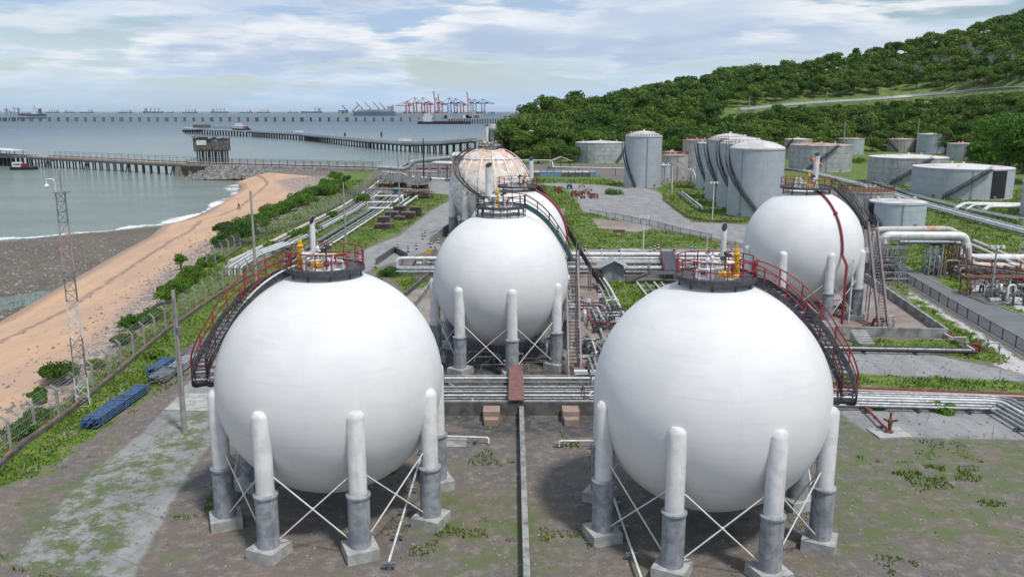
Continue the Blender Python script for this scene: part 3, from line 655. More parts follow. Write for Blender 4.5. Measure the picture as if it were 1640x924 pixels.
def sphere_tank(name, label, cx, cy, cz, R, mat, a0, ncol=8, ring=2.15, mr='red', gap=None, sleeve_top=3.5, ground=0., tankgear=None, fr=.4, gheight=.22, cage=False, nseg=96):
    t = thing(name, label, 'gas sphere', (cx, cy, ground), 'spherical gas storage tanks'); C = Vector((cx, cy, cz)); ac = math.atan2(-cy, -cx)
    # shell with its own local centre so the paint pattern follows it
    m = MB(); m.ball((0, 0, 0), R, nseg, nseg//2)
    sh = m.build('shell', MAT[mat], origin=(0, 0, 0)); sh.parent = t; sh.location = (0, 0, cz-ground); sh['_o'] = (0, 0, 0)
    cr = R*.075
    for i in range(ncol):
        a = ac+R_(a0)+2*PI*i/ncol; p = Vector((cx+math.cos(a)*R*.985, cy+math.sin(a)*R*.985, 0)); st = ground+sleeve_top*R/6.5
        up = MB(); up.lathe(p, [(cr, st-.1), (cr, cz-.15), (cr*.92, cz+.02), (cr*.65, cz+.18), (.0, cz+.26)], 18); col = up.build('column', MAT['whitec'], t)
        lo = MB(); lo.lathe(p, [(cr*1.22, ground+.3), (cr*1.22, st-.06), (cr*1.36, st-.04), (cr*1.36, st+.06), (cr*.9, st+.16)], 18); lo.build('fireproof_sleeve', MAT['sleeve'], col)
        ft = MB(); ca, sa = math.cos(a), math.sin(a); ft.box(p+Vector((0, 0, ground+.2)), (1.75, 1.75, .85), a); ft.build('footing', MAT['conc2'], col)
    br = MB()
    for i in range(ncol):
        a = ac+R_(a0)+2*PI*i/ncol; b = a+2*PI/ncol
        p = Vector((cx+math.cos(a)*R*.985, cy+math.sin(a)*R*.985, 0)); q = Vector((cx+math.cos(b)*R*.985, cy+math.sin(b)*R*.985, 0)); u = (q-p).normalized()*cr
        zt = ground+4.5*R/6.5; zb = ground+.9
        br.tube([p+u+Vector((0, 0, zt)), q-u+Vector((0, 0, zb))], .045, 6); br.tube([q-u+Vector((0, 0, zt)), p+u+Vector((0, 0, zb))], .045, 6)
        k = (p+q)/2+Vector((0, 0, (zt+zb)/2)); br.ball(k, .09, 8, 6)
    br.build('cross_brace', MAT['whitec'], t)
    # crown platform: annular walkway on stub legs
    zr = cz+R+gheight-.03; c = Vector((cx, cy, zr)); pl = MB(); ri = ring*.62
    pl.lathe(c, [(ri, 0), (ri, -.06), (ring, -.06), (ring+.02, -.16), (ring+.08, -.16), (ring+.08, .1), (ring+.03, .1), (ring+.03, 0), (ri, 0)], 56, sm=False)
    for i in range(10):
        a = 2*PI*i/10; q = c+Vector((math.cos(a)*ring*.93, math.sin(a)*ring*.93, 0)); pl.beam(q+Vector((0, 0, -.08)), Vector((q.x, q.y, cz+math.sqrt(R*R-(ring*.93)**2)-.05)), .1, .1)
        pl.beam(c+Vector((math.cos(a)*ri, math.sin(a)*ri, -.09)), c+Vector((math.cos(a)*ring, math.sin(a)*ring, -.09)), .08, .08)
    pl.build('platform', MAT['darkst'], t)
    if cage:
        k = MB()
        for dz in (-.45, -.9): k.tube([c+Vector((math.cos(a)*(ring+.06), math.sin(a)*(ring+.06), dz)) for a in [i*PI/24 for i in range(48)]], .035, 5, closed=True)
        for i in range(16): a = i*PI/8; q = Vector((math.cos(a)*(ring+.06), math.sin(a)*(ring+.06), 0)); k.tube([c+q, c+q+Vector((0, 0, -.95))], .035, 5)
        k.build('guard_ring', MAT['black'], t)
    ringrail(t, c, ring+.02, mr, gap=gap, rr=.036)
    return t, C, c, ac
def helix(C, R, ac, f0, f1, b0, b1, n=44, off=.75, pw=2.4):
    pts = []; sd = []; off0 = off
    for i in range(n+1):
        u = i/n; f = R_(f0+(f1-f0)*u); off = off0+.55*min(1, max(0, (math.degrees(f)-62)/25))*(1 if pw == 4 else 0); b = ac+R_(b0+(b1-b0)*(u**pw)) if pw != 4 else ac+R_(math.copysign(float(np.interp(u, [0, .3, .62, .76, 1], [93, 82, 85, 93, 172])), b0)); rr = R*math.sin(min(f, PI/2))+off if f > PI/2 else (R*math.sin(f)+off)
        e = Vector((math.cos(b), math.sin(b), 0)); pts.append(Vector((C.x, C.y, 0))+e*rr+Vector((0, 0, C.z+(R+.12)*math.cos(f)+.14))); sd.append(e)
    return pts, sd
def meridian(C, R, ac, beta, f0, f1, off=.1, n=30, to_ground=None):
    b = ac+R_(beta); e = Vector((math.cos(b), math.sin(b), 0)); pts = []
    for i in range(n+1):
        f = R_(f0+(f1-f0)*i/n); pts.append(C+e*math.sin(f)*(R+off)+Vector((0, 0, math.cos(f)*(R+off))))
    if to_ground is not None: pts.append(Vector((pts[-1].x, pts[-1].y, to_ground)))
    return pts
RS = 6.5
def wrap_stair_braces(t, C, R, pts, sd):
    for i in range(6, len(pts), 6):
        m = MB()
        p = pts[i]; e = sd[i]; z = p.z-C.z
        rr = math.sqrt(max(R*R-z*z, .1)); q = Vector((C.x, C.y, p.z-.7))+e*rr*.97
        m.beam(p+e*.4-Vector((0, 0, .1)), q, .07, .07); m.beam(p-e*.4, q+Vector((0, 0, .5)), .06, .06)
        m.build('stair_bracket', MAT['galv'], t)
# 1 front left
t, C, c, ac = sphere_tank('gas_sphere', 'big white front gas sphere nearest the beach with a red railed wrap round stair', -10.78, 47.45, 8.1, 6.6, 'sphere', 10, gap=(R_(168), R_(196)))
pts, sd = helix(C, 6.6, ac, 12, 116, -98, -150, pw=4, off=.30); stairs(t, pts, sd, .8, step=.27, str_w=.07, ms2='darkst', rr=.045); wrap_stair_braces(t, C, RS, pts, sd)
s1 = c; top_gear(t, c, -.55, 2.0, -1, 2, seed=1)
pb = MB(); pb.tube([p-e*.5+Vector((0, 0, .35)) for p, e in zip(pts, sd)], .06, 8); pb.build('sprinkler_pipe', MAT['white'], t)
# 2 front right
t, C, c, ac = sphere_tank('gas_sphere', 'big white front gas sphere on the inland side with a red railed wrap round stair', 11.3, 45.3, 8.0, 6.6, 'sphere', -13, gap=(R_(-16), R_(10)))
pts, sd = helix(C, 6.6, ac, 12, 118, 98, 152, pw=4, off=.30); stairs(t, pts, sd, .8, step=.27, str_w=.07, ms2='darkst', rr=.045); wrap_stair_braces(t, C, RS, pts, sd)
top_gear(t, c, .2, 2.0, 1, 2, seed=2)
# 3 middle
t, C, c, ac = sphere_tank('gas_sphere', 'middle white gas sphere with a black railed crown platform and a teal edged stair', -1.08, 78.9, 7.95, RS, 'sphere', 9, ring=2.3, mr='black', cage=True, gap=(R_(-12), R_(14)), gheight=.5)
top_gear(t, c, -1.1, 3.1, 1, 1, vr=.32, seed=3)
p0 = c+Vector((2.35, .2, 0)); p1 = Vector((5.95, 81.5, 9.3)); p2 = Vector((5.95, 82.4, 9.3)); n = 16; path = []; sd = []
for i in range(n+1):
    u = i/n; q = p0.lerp(p1, u); rr = math.hypot(q.x-C.x, q.z-C.z); path.append(q+Vector((0, 0, .9*math.sin(u*PI)))); sd.append(Vector((0, 1, 0)))
stairs(t, path, sd, 1.15, ms='teal', mr='black', ms2='black', str_w=.18, str_h=.34)
la = MB(); la.box((5.95, 82.0, 9.27), (1.2, 1.6, .08)); la.build('landing', MAT['darkst'], t)
stairs(t, [Vector((5.95, 81.3, 9.25)), Vector((5.75, 72.6, .1))], [Vector((1, 0, 0))]*2, 1.15, names=('stair_stringer', 'stair_tread', 'stair_railing'), ms='fadedred', mr='fadedred', ms2='darkst', step=.36, str_w=.14)
sp = MB()
for (x, y, z) in ((5.4, 79.2, 7), (6.4, 79.2, 7), (5.3, 76, 3.6), (6.3, 76, 3.6), (5.4, 82.5, 9.2), (6.5, 82.5, 9.2)): sp.tube([(x, y, 0), (x, y, z)], .07, 8)
sp.build('stair_support', MAT['galv'], t)
# 4 behind
t, C, c, ac = sphere_tank('gas_sphere', 'white gas sphere directly behind the middle one with a red pipe curving over it', .72, 106.3, 7.75, RS, 'sphere_r', 20, ring=2.5, mr='red', gap=(R_(-14), R_(14)))
top_gear(t, c, 1.7, 2.6, -1, 1, vr=.3, seed=4)
m = MB(); m.tube(meridian(C, RS, ac, 72, 12, 96, .14, to_ground=.2), .14, 8); m.build('fire_water_pipe', MAT['redpipe'], t)
a = c+Vector((2.5, 0, 0)); b = Vector((7.9, 111.0, 7.4)); d = Vector((12.4, 111.5, .1)); path = [a.lerp(b, i/10)+Vector((0, 0, .2*math.sin(i/10*PI))) for i in range(11)]
sv = Vector((.25, -.97, 0)); stairs(t, path+[d], [sv]*12, 1.3, ms='black', mr='rust', ms2='black', str_w=.22)
sp = MB()
for (x, y, z) in ((8.6, 109.6, 7), (8.9, 108.8, 7), (10.4, 110.6, 3.6), (10.6, 109.7, 3.6)): sp.tube([(x, y, 0), (x, y, z)], .09, 8)
sp.build('stair_support', MAT['galv'], t)
# 5 rusty ribbed
R5 = 7.75
t, C, c, ac = sphere_tank('gas_sphere', 'rust stained gas sphere with patched grey panels and white ribs behind the others', -4.2, 161.7, 9.15, R5, 'patch', -2, ncol=10, ring=2.3, mr='rust', gap=(R_(160), R_(190)), sleeve_top=3.2)
rb = MB()
def arc(C, R, ac, b0, f0, b1, f1, n=16, off=.05):
    o = []
    for i in range(n+1):
        u = i/n; f = R_(f0+(f1-f0)*u); b = ac+R_(b0+(b1-b0)*u); o.append(C+Vector((math.sin(f)*math.cos(b), math.sin(f)*math.sin(b), math.cos(f)))*(R+off))
    return o
for i in range(16): rb.tube(arc(C, R5, ac, i*22.5+6, 42, i*22.5+6, 150, 24), .17, 6)
rb.tube([C+Vector((math.sin(R_(42))*math.cos(a), math.sin(R_(42))*math.sin(a), math.cos(R_(42))))*(R5+.06) for a in [k*PI/32 for k in range(64)]], .19, 6, closed=True)
for i in range(4):
    b = i*90+6; rb.tube(arc(C, R5, ac, b, 42, b, 25, 6), .19, 6)
    for sg in (-1, 1): rb.tube(arc(C, R5, ac, b, 25, b+sg*45, 17, 10), .19, 6)
rb.build('panel_ribs', MAT['white'], t)
pts, sd = helix(C, R5, ac, 17, 100, -95, -8, off=.9, pw=1.3); stairs(t, pts, sd, 1.0, ms='darkst', mr='rust', ms2='darkst', str_w=.1)
m = MB(); m.tube(meridian(C, R5, ac, 75, 12, 80, .14), .16, 8); m.build('fire_water_pipe', MAT['redpipe'], t)
m = MB(); m.tube(meridian(C, R5, ac, 86, 14, 80, .14), .14, 8); m.build('sprinkler_pipe', MAT['white'], t)
top_gear(t, c, -.6, 3.2, -1, 1, vr=.32, seed=5, wcol='rust')
for (x, y) in ((-12.1, 157), (-8.3, 153.5), (-3.4, 151.8)):
    pass
# 6 right
R6 = 6.8
t, C, c, ac = sphere_tank('gas_sphere', 'white gas sphere standing inside its own walled concrete bund beside the asphalt road', 34.6, 98.1, 8.05, R6, 'sphere', -17, ring=2.9, mr='red', gap=(R_(-20), R_(5)))
top_gear(t, c, .75, 3.0, -1, 2, vr=.32, seed=6)
m = MB(); m.tube(meridian(C, R6, ac, 38, 12, 90, .16), .13, 8); q = meridian(C, R6, ac, 38, 90, 90, .16)[0]
m.tube([q, Vector((q.x+.3, q.y-.7, 7)), Vector((q.x+.3, q.y-.7, .3))], .15, 8); m.ball(C+(meridian(C, R6, ac, 38, 50, 50, .16)[0]-C), .25, 8, 6); m.build('fire_water_pipe', MAT['redpipe'], t)
m = MB(); m.tube(meridian(C, R6, ac, 52, 95, 96, .3, n=1, to_ground=.2), .1, 8); m.build('drain_pipe', MAT['white'], t)
p0 = c+Vector((2.9, -.6, 0)); p1 = Vector((42.0, 97.6, 10.2)); path = [p0.lerp(p1, i/12)+Vector((0, 0, .5*math.sin(i/12*PI))) for i in range(13)]
stairs(t, path, [Vector((0, 1, 0))]*13, .9, ms='darkst', mr='black', ms2='darkst', str_w=.12)
la = MB(); la.box((42.2, 97.4, 10.15), (1.3, 1.7, .08)); la.build('landing', MAT['darkst'], t)
pe = P(1415, 521, .5)
stairs(t, [Vector((42.2, 96.7, 10.1)), Vector((pe.x, pe.y, .2))], [Vector((1, .05, 0))]*2, 1.05, ms='darkst', mr='fadedred', ms2='galv', step=.36, str_w=.14, str_h=.3)
sp = MB()
for (x, y, z) in ((41.7, 98, 10), (42.8, 98, 10), (41.2, 93.6, 5.4), (42.3, 93.6, 5.4)): sp.tube([(x, y, 0), (x, y, z)], .07, 8)
sp.beam((41.2, 93.6, 3), (42.3, 93.6, 5), .06, .06)
sp.build('stair_support', MAT['galv'], t)

# ------------------------------------------------------------------ storage tanks
def uw(px, py=200):
    d = ray(px, py); return d.x/d.y
def tank(name, label, xl, xr, yb, yt, mat='tank', roof='troof', rtype='cone', st=None, rim=None, group='steel oil storage tanks', stm='darkst', black=None, rise=.07):
    F = P((xl+xr)/2, yb); al = math.atan(uw(xl, yb)); ar = math.atan(uw(xr, yb)); half = (ar-al)/2; mid = (ar+al)/2
    f = math.hypot(F.x, F.y); r = f*math.sin(half)/(1-math.sin(half)); D = f+r; cx = D*math.sin(mid); cy = D*math.cos(mid); h = zat(yt, cy)
    t = thing(name, label, 'storage tank', (cx, cy, 0), group); ac = math.atan2(-cy, -cx)
    m = MB(); m.lathe((0, 0, 0), [(r+.12, 0), (r+.12, .25), (r, .26), (r, h-.35), (r+.12, h-.33), (r+.12, h-.22), (r, h-.2), (r, h)], 72)
    sh = m.build('shell', MAT[mat], origin=(0, 0, 0)); sh.parent = t; sh.location = (0, 0, 0)
    m = MB()
    if rtype == 'dome': pr = [(r+.05, h), (r*.96, h+.12*r*.35), (r*.8, h+.12*r), (r*.5, h+.22*r), (r*.2, h+.27*r), (0, h+.28*r)]
    elif rtype == 'flat': pr = [(r, h-.05), (r-.15, h+.02), (r-.3, h-.6), (0, h-.5)]
    else: pr = [(r+.04, h), (r*.66, h+rise*r*.42), (r*.33, h+rise*r*.74), (0, h+rise*r)]
    m.lathe((cx, cy, 0), pr, 72); m.build('roof', MAT[roof], t)
    g = MB(); rz = h+pr[-1][1]-h
    g.lathe((cx, cy, 0), [(0, rz+.5), (.35, rz+.45), (.35, rz-.2)], 12)
    g.build('roof_vent', MAT['whitec'], t)
    for k in range(2):
        g = MB(); a = k*2.7+.9+r; q = Vector((cx+math.cos(a)*r*.7, cy+math.sin(a)*r*.7, h)); g.tube([q, q+Vector((0, 0, rise*r*.4+.5))], .22, 8); g.box(q+Vector((0, 0, rise*r*.4+.55)), (.5, .5, .18)); g.build('roof_vent', MAT['whitec'], t)
    if rim:
        q = MB(); nn = 40
        for z in (.5, 1.0): q.tube([(cx+(r-.1)*math.cos(2*PI*i/nn), cy+(r-.1)*math.sin(2*PI*i/nn), h+z) for i in range(nn)], .06, 5, closed=True)
        for i in range(nn): q.tube([(cx+(r-.1)*math.cos(2*PI*i/nn), cy+(r-.1)*math.sin(2*PI*i/nn), h), (cx+(r-.1)*math.cos(2*PI*i/nn), cy+(r-.1)*math.sin(2*PI*i/nn), h+1)], .05, 4)
        q.build('roof_railing', MAT[rim], t)
    if st:
        b0, b1 = st; pts = []; sd = []; n = 26
        for i in range(n+1):
            u = i/n; a = ac+R_(b0+(b1-b0)*u); e = Vector((math.cos(a), math.sin(a), 0)); pts.append(Vector((cx, cy, .1+h*u))+e*(r+.5)); sd.append(e)
        stairs(t, pts, sd, .8, ms=stm, mr=stm, ms2='darkst', step=.5, str_w=.12, str_h=.35, posts=2.2, rr=.05)
    for k in (-30, 40):
        m = MB(); a = ac+R_(k); e = Vector((math.cos(a), math.sin(a), 0)); q = Vector((cx, cy, .7))+e*r; m.tube([q-e*.1, q+e*.18], .42, 14); m.build('manhole', MAT['galv'], t)
    m = MB(); m.tube([Vector((cx, cy, .5))+Vector((math.cos(ac+.2), math.sin(ac+.2), 0))*q_ for q_ in (r-.1, r+1.2)], .16, 8)
    m.build('nozzle', MAT['galv'], t)
    if black:
        b0, b1 = black; m = MB(); m.lathe((cx, cy, 0), [(r+.03, .3), (r+.03, h-.36)], 12, a0=ac+R_(b0), a1=ac+R_(b1)); m.build('black_painted_panel', MAT['black'], t)
    # stiff vertical pipe
    a = ac+R_(12 if not st or st[0] < 0 else -30); e = Vector((math.cos(a), math.sin(a), 0)); m = MB(); m.tube([Vector((cx, cy, .5))+e*(r+.16), Vector((cx, cy, h))+e*(r+.16)], .07, 6); m.build('vertical_pipe', MAT['galv'], t)
    return t
tank('oil_tank', 'wide low grey tank at the foot of the hill beside the tall narrow tank', 921, 1001, 262, 228, 'tankd', st=(37, 86))
tank('oil_tank', 'tall narrow blue grey tank with a domed roof standing alone beside the yard', 999, 1058, 301, 218, 'tank', rtype='dome', rise=.3, st=(-20, -100), rim='rust')
tank('oil_tank', 'low streaked tank with a red rim just beyond the tall narrow tank', 1059, 1101, 288, 248, 'tankr', 'rustr', rim='red')
tank('oil_tank', 'small pale squat tank half hidden behind the tall narrow tank', 1050, 1073, 290, 264, 'tank')
tank('oil_tank', 'small round tank with a pale roof behind the red rimmed tank', 1060, 1088, 268, 243, 'tankd')
tank('oil_tank', 'rust striped vertical ribbed tank behind the row of tall silos', 1092, 1136, 270, 224, 'tankr', 'rustr', rim='rust')
SIL = 'row of four tall grey tanks'
tank('tall_tank', 'palest tall tank at the far end of the row of four', 1113, 1172, 305, 229, 'tankl', st=(-10, -80), group=SIL)
tank('tall_tank', 'tall grey tank between the pale one and the third one in the row', 1128, 1200, 322, 224, 'tank', st=(0, -90), group=SIL, rim='rust', rtype='dome')
tank('tall_tank', 'tall grey tank right behind the widest one in the row of four', 1147, 1226, 335, 230, 'tank', st=(5, -95), group=SIL, rim='rust', rtype='dome')
tank('tall_tank', 'widest tall grey tank at the near end of the row of four tall tanks', 1163, 1251, 349, 237, 'tank', st=(14, -100), group=SIL, rtype='dome')
tank('oil_tank', 'small brownish tank peeping out behind the medium rust edged tank', 1254, 1299, 256, 223, 'tankr', 'troofp', st=(-80, -20))
tank('oil_tank', 'medium grey tank with a rust edged roof standing behind the windsock', 1262, 1363, 276, 232, 'tankd', 'rustr', st=(-24, 32))
tank('oil_tank', 'small grey tank with a brown roof just behind the medium rust edged tank', 1336, 1383, 248, 222, 'tank', 'rustr', st=(-85, -50))
tank('oil_tank', 'small streaked tank with a brown roof and slanting stair under the hillside trees', 1420, 1466, 244, 223, 'tankr', 'rustr', st=(-10, -70))
tank('oil_tank', 'clean pale blue grey tank, tallest of the far cluster by the big trees', 1466, 1524, 246, 215, 'tankl')
tank('oil_tank', 'narrow pale tank squeezed between two pale blue grey tanks', 1520, 1543, 240, 218, 'tank')
tank('oil_tank', 'pale tank partly hidden behind the big bright tree', 1538, 1580, 244, 215, 'tankl')
tank('oil_tank', 'grey tank with a rusty roof edge in front of the pale blue grey tanks', 1514, 1564, 258, 230, 'tankd', 'rustr')
tank('oil_tank', 'wide grimy tank with a grid of dark plate seams and a pinkish roof', 1387, 1516, 298, 251, 'tankd', 'troofp', st=(-22, 35))
tank('oil_tank', 'widest tank with a black painted band beside its long stair', 1456, 1621, 320, 267, 'tank', 'troofp', st=(-18, 32), black=(34, 56))
tank('oil_tank', 'tank with a dark red rusty roof partly hidden behind the bunded gas sphere', 1337, 1429, 352, 304, 'tankr', 'rust', rim='rust')
tank('oil_tank', 'smooth blue grey tank with a double curved stair beside the large overhead pipes', 1388, 1481, 367, 322, 'tankl', 'troof', st=(-28, -100), black=(-74, -52))
tank('oil_tank', 'grey tank cut off by the edge of the picture', 1631, 1740, 350, 291, 'tank')
# ------------------------------------------------------------------ strips, walls, pipes, fences
def offset(pts, d):
    pts = [Vector(p) for p in pts]; out = []
    for i, p in enumerate(pts):
        a = (p-pts[i-1]) if i else (pts[1]-p); b = (pts[i+1]-p) if i < len(pts)-1 else (p-pts[i-1])
        a = Vector((a.x, a.y, 0)).normalized(); b = Vector((b.x, b.y, 0)).normalized(); na_ = Vector((a.y, -a.x, 0)); nb_ = Vector((b.y, -b.x, 0)); n = (na_+nb_)
        n = n.normalized() if n.length > 1e-3 else na_
        out.append(p+n*(d/max(.35, n.dot(na_))))
    return out
def walk(pts, step, inc_end=True):
    pts = [Vector(p) for p in pts]; out = []; acc = 0.; nxt = 0.
    for a, b in zip(pts, pts[1:]):
        L_ = (b-a).length; d = (b-a).normalized()
        while nxt <= acc+L_+1e-6: out.append((a+d*(nxt-acc), d)); nxt += step
        acc += L_
    return out
def wall(name, label, pts, h, th, mat='conc', cat='wall', z=0., group=None, coping=None):
    l = offset(pts, -th/2); r = offset(pts, th/2); m = MB(); n = len(pts)
    vs = [(p.x, p.y, z-.1) for p in l]+[(p.x, p.y, z+h) for p in l]+[(p.x, p.y, z+h) for p in r]+[(p.x, p.y, z-.1) for p in r]
    fs = [(k*n+i, k*n+i+1, ((k+1) % 4)*n+i+1, ((k+1) % 4)*n+i) for k in range(4) for i in range(n-1)]+[(0, n, 2*n, 3*n), (n-1, 4*n-1, 3*n-1, 2*n-1)]
    m.add(vs, fs); o = m.build(name, MAT[mat]); tag(o, label, cat, group)
    if coping:
        l = offset(pts, -th/2+.03); r = offset(pts, -th/2+.17); q = MB()
        vs = [(p.x, p.y, z+h+.003) for p in l]+[(p.x, p.y, z+h+.05) for p in l]+[(p.x, p.y, z+h+.05) for p in r]+[(p.x, p.y, z+h+.003) for p in r]
        q.add(vs, fs); q.build('coping', MAT[coping], o)
    return o
def strip(name, pts, wd, z, mat, kind='structure'):
    l = offset(pts, -wd/2); r = offset(pts, wd/2); m = MB(); n = len(pts)
    m.add([(p.x, p.y, z) for p in l]+[(p.x, p.y, z) for p in r], [(i, i+1, n+i+1, n+i) for i in range(n-1)]); o = m.build(name, MAT[mat] if isinstance(mat, str) else mat); o['kind'] = kind; return o
def bundle(name, label, pts, lanes, cat='pipe run', sup=6., supmat='conc2', group=None, bend=.8, supname='support', flanges=True, ends=None):
    """lanes: (offset, radius, material, lift)"""
    c = sum((Vector(p) for p in pts), Vector())/len(pts); t = thing(name, label, cat, (c.x, c.y, 0), group)
    offs = [q[0] for q in lanes]
    for (d, r, mt, up) in lanes:
        m = MB(); path = offset(pts, d); path = [p+Vector((0, 0, up)) for p in path]
        if ends: path = [Vector((path[0].x, path[0].y, ends[0]))]+path+[Vector((path[-1].x, path[-1].y, ends[1]))]
        m.tube(bent(path, bend), r, 10)
        if flanges:
            for q, dr in walk(path, 9.+d*.3)[1:]: m.tube([q-dr*.07, q+dr*.07], r*1.35, 10)
        m.build('pipe', MAT[mt], t)
    if sup:
        lo = min(offs)-.35; hi = max(offs)+.35; k = 0
        for q, dr in walk(pts, sup):
            if k > 70: break
            k += 1
            z = min(q.z+l[3]-l[1] for l in lanes); n = Vector((dr.y, -dr.x, 0)).normalized(); m = MB(); b = Vector((q.x, q.y, 0))
            m.beam(b+n*lo+Vector((0, 0, z-.09)), b+n*hi+Vector((0, 0, z-.09)), .2, .16)
            if z > .35:
                for e in ((lo+.15, hi-.15) if hi-lo > 1 else ((lo+hi)/2,)): m.beam(b+n*e+Vector((0, 0, -.05)), b+n*e+Vector((0, 0, z-.17)), .18, .18, up=Vector((0, 1, 0)))
            m.build(supname, MAT[supmat], t)
    return t
def Z3(q, z): return [P(x, y, z) for x, y in q]
def fence(name, label, pts, h=2.3, sp=4.2, kind='concrete', lean=1, group=None, wires=True):
    c = sum((Vector(p) for p in pts), Vector())/len(pts); t = thing(name, label, 'fence', (c.x, c.y, 0), group); W_ = walk(pts, sp)
    for q, dr in W_:
        n = Vector((dr.y, -dr.x, 0)).normalized()*lean; m = MB(); z = q.z
        if kind == 'concrete':
            m.beam(q, q+Vector((0, 0, h)), .17, .17, up=dr); m.beam(q+Vector((0, 0, h-.02)), q+Vector((0, 0, h+.42))+n*.42, .12, .14, up=dr)
            m.build('post', MAT['pole'], t)
        else:
            m.beam(q, q+Vector((0, 0, h)), .07, .07, up=dr); m.build('post', MAT['black' if kind == 'black' else 'galv'], t)
    m = MB(); tops = [q for q, _ in W_]
    if kind == 'concrete':
        for i in range(len(W_)-1):
            a, b = W_[i][0], W_[i+1][0]; n = Vector((W_[i][1].y, -W_[i][1].x, 0)).normalized()*lean
            for z in (.1, .8, 1.5, h-.05): m.tube([a+Vector((0, 0, z)), b+Vector((0, 0, z))], .014, 3, caps=False)
            for k in (.15, .28, .42): m.tube([a+Vector((0, 0, h+k))+n*k, b+Vector((0, 0, h+k))+n*k], .012, 3, caps=False)
            L_ = (b-a).length; nn = int(L_/.4)
            for k in range(-5, nn):
                for s_ in (0, 1):
                    x0 = k*.4; x1 = x0+h*.9
                    a0, a1 = max(0, x0), min(L_, x1)
                    if a1 <= a0: continue
                    z0 = (a0-x0)/(x1-x0)*h; z1 = (a1-x0)/(x1-x0)*h
                    if s_: z0, z1 = h-z0, h-z1
                    d = (b-a)/L_; m.tube([a+d*a0+Vector((0, 0, z0)), a+d*a1+Vector((0, 0, z1))], .0055, 3, caps=False)
        m.build('chain_link_mesh', MAT['pole'], t)
    else:
        for i in range(len(W_)-1):
            a, b = W_[i][0], W_[i+1][0]; nn = max(2, int((b-a).length/.16))
            for z in (.12, h-.06): m.beam(a+Vector((0, 0, z)), b+Vector((0, 0, z)), .04, .05)
            for k in range(1, nn): q = a.lerp(b, k/nn); m.beam(q+Vector((0, 0, .12)), q+Vector((0, 0, h-.06)), .022, .022, up=Vector((0, 1, 0)))
        m.build('bar_panel_mesh', MAT['black' if kind == 'black' else 'galv'], t)
    return t
def gr(pts): return [Vector((p.x, p.y, TZ(p.x, p.y))) for p in pts]
# bunds and low walls
WY = P(820, 664).y
wall('bund_wall', 'long dark concrete bund wall crossing behind the two front gas spheres', [(-24, WY, 0), (24, WY, 0)], 1.1, .3, 'concd')
wall('bund_wall', 'low concrete wall dividing the bays of the two front gas spheres', [(.75, WY-.2, 0), (.75, 30, 0)], .8, .35, 'conc')
y3 = P(820, 613, 0).y
wall('bund_wall', 'pale topped bund wall just in front of the middle gas sphere', [(-22, y3, 0), (7.6, y3, 0)], .7, .3, 'conc')
wall('bund_wall', 'bund wall running back beside the iron stair of the middle sphere', [(9.5, y3+.3, 0), (9.8, y3+28, 0)], .5, .25, 'conc')
wall('bund_wall', 'slanting dark low wall between grass and bare ground behind the beachside sphere', Z3([(648, 476), (692, 438), (697, 400)], 0), .6, .3, 'concd')
wall('bund_wall', 'second slanting pale low wall beside the bare reddish ground', Z3([(664, 492), (692, 455)], 0), .7, .3, 'conc')
wall('pit_wall', 'square concrete pit wall around the pipes near the bollards', Z3([(603, 424), (632, 404), (652, 415)], 0), 1.0, .3, 'concd')
wall('bund_wall', 'tall concrete bund wall below the rust stained sphere', Z3([(690, 392), (726, 366), (760, 366)], 0), 1.6, .3, 'conc')
b1 = P(1316, 536); b2 = P(1516, 541); b3 = P(1415, 470); b4 = P(1386, 449)
wall('bund_wall', 'stained concrete bund wall enclosing the sphere beside the asphalt road', [b1, b2, b3, b4], 1.0, .3, 'conc')
# steps over the bund
t = thing('bund_steps', 'concrete steps climbing over the stained bund wall', 'steps', tuple(P(1388, 552)))
f0 = P(1390, 552)
for i in range(6):
    m = MB(); m.box((f0.x-.1-.09*i, f0.y+.26*i, .1+.1*i), (1.6, .24, .2+.2*i)); m.build('step', MAT['conc2'], t)
# kerb wall along the beach fence, with rusty coping line
FA = Z3([(-60, 790), (29, 713), (103, 662), (169, 608), (256, 535), (335, 480), (393, 445), (432, 424)], -.05)
FB = Z3([(332, 428), (350, 418), (366, 408), (384, 396), (400, 388), (415, 380), (434, 372), (488, 355), (545, 327), (582, 306), (603, 284)], -.05)
wall('kerb_wall', 'low kerb wall with a rusty orange top along the foot of the beach fence', offset(FA, .5), .35, .3, 'concd', coping='rustline')
wall('kerb_wall', 'dark kerb wall along the farther part of the beach fence', offset(FB, .5), .3, .3, 'concd')
fence('beach_fence', 'chain link fence on concrete posts bent outward, running from the lattice mast', FA, 2.25, 3.4, lean=-1)
fence('beach_fence', 'farther chain link fence on concrete posts curving up to the pipe manifold', FB, 2.2, 4.0, lean=-1)
fence('roadside_fence', 'black bar fence along the asphalt road beside the bund', Z3([(1442, 447), (1452, 453), (1546, 510), (1640, 565), (1720, 612)], 0), 1.3, 3.0, 'black')
fence('yard_fence', 'thin bar fence along the edge of the grey yard', Z3([(945, 344), (990, 352), (1050, 364), (1092, 376), (1140, 386)], 0), 1.3, 3.2, 'black')
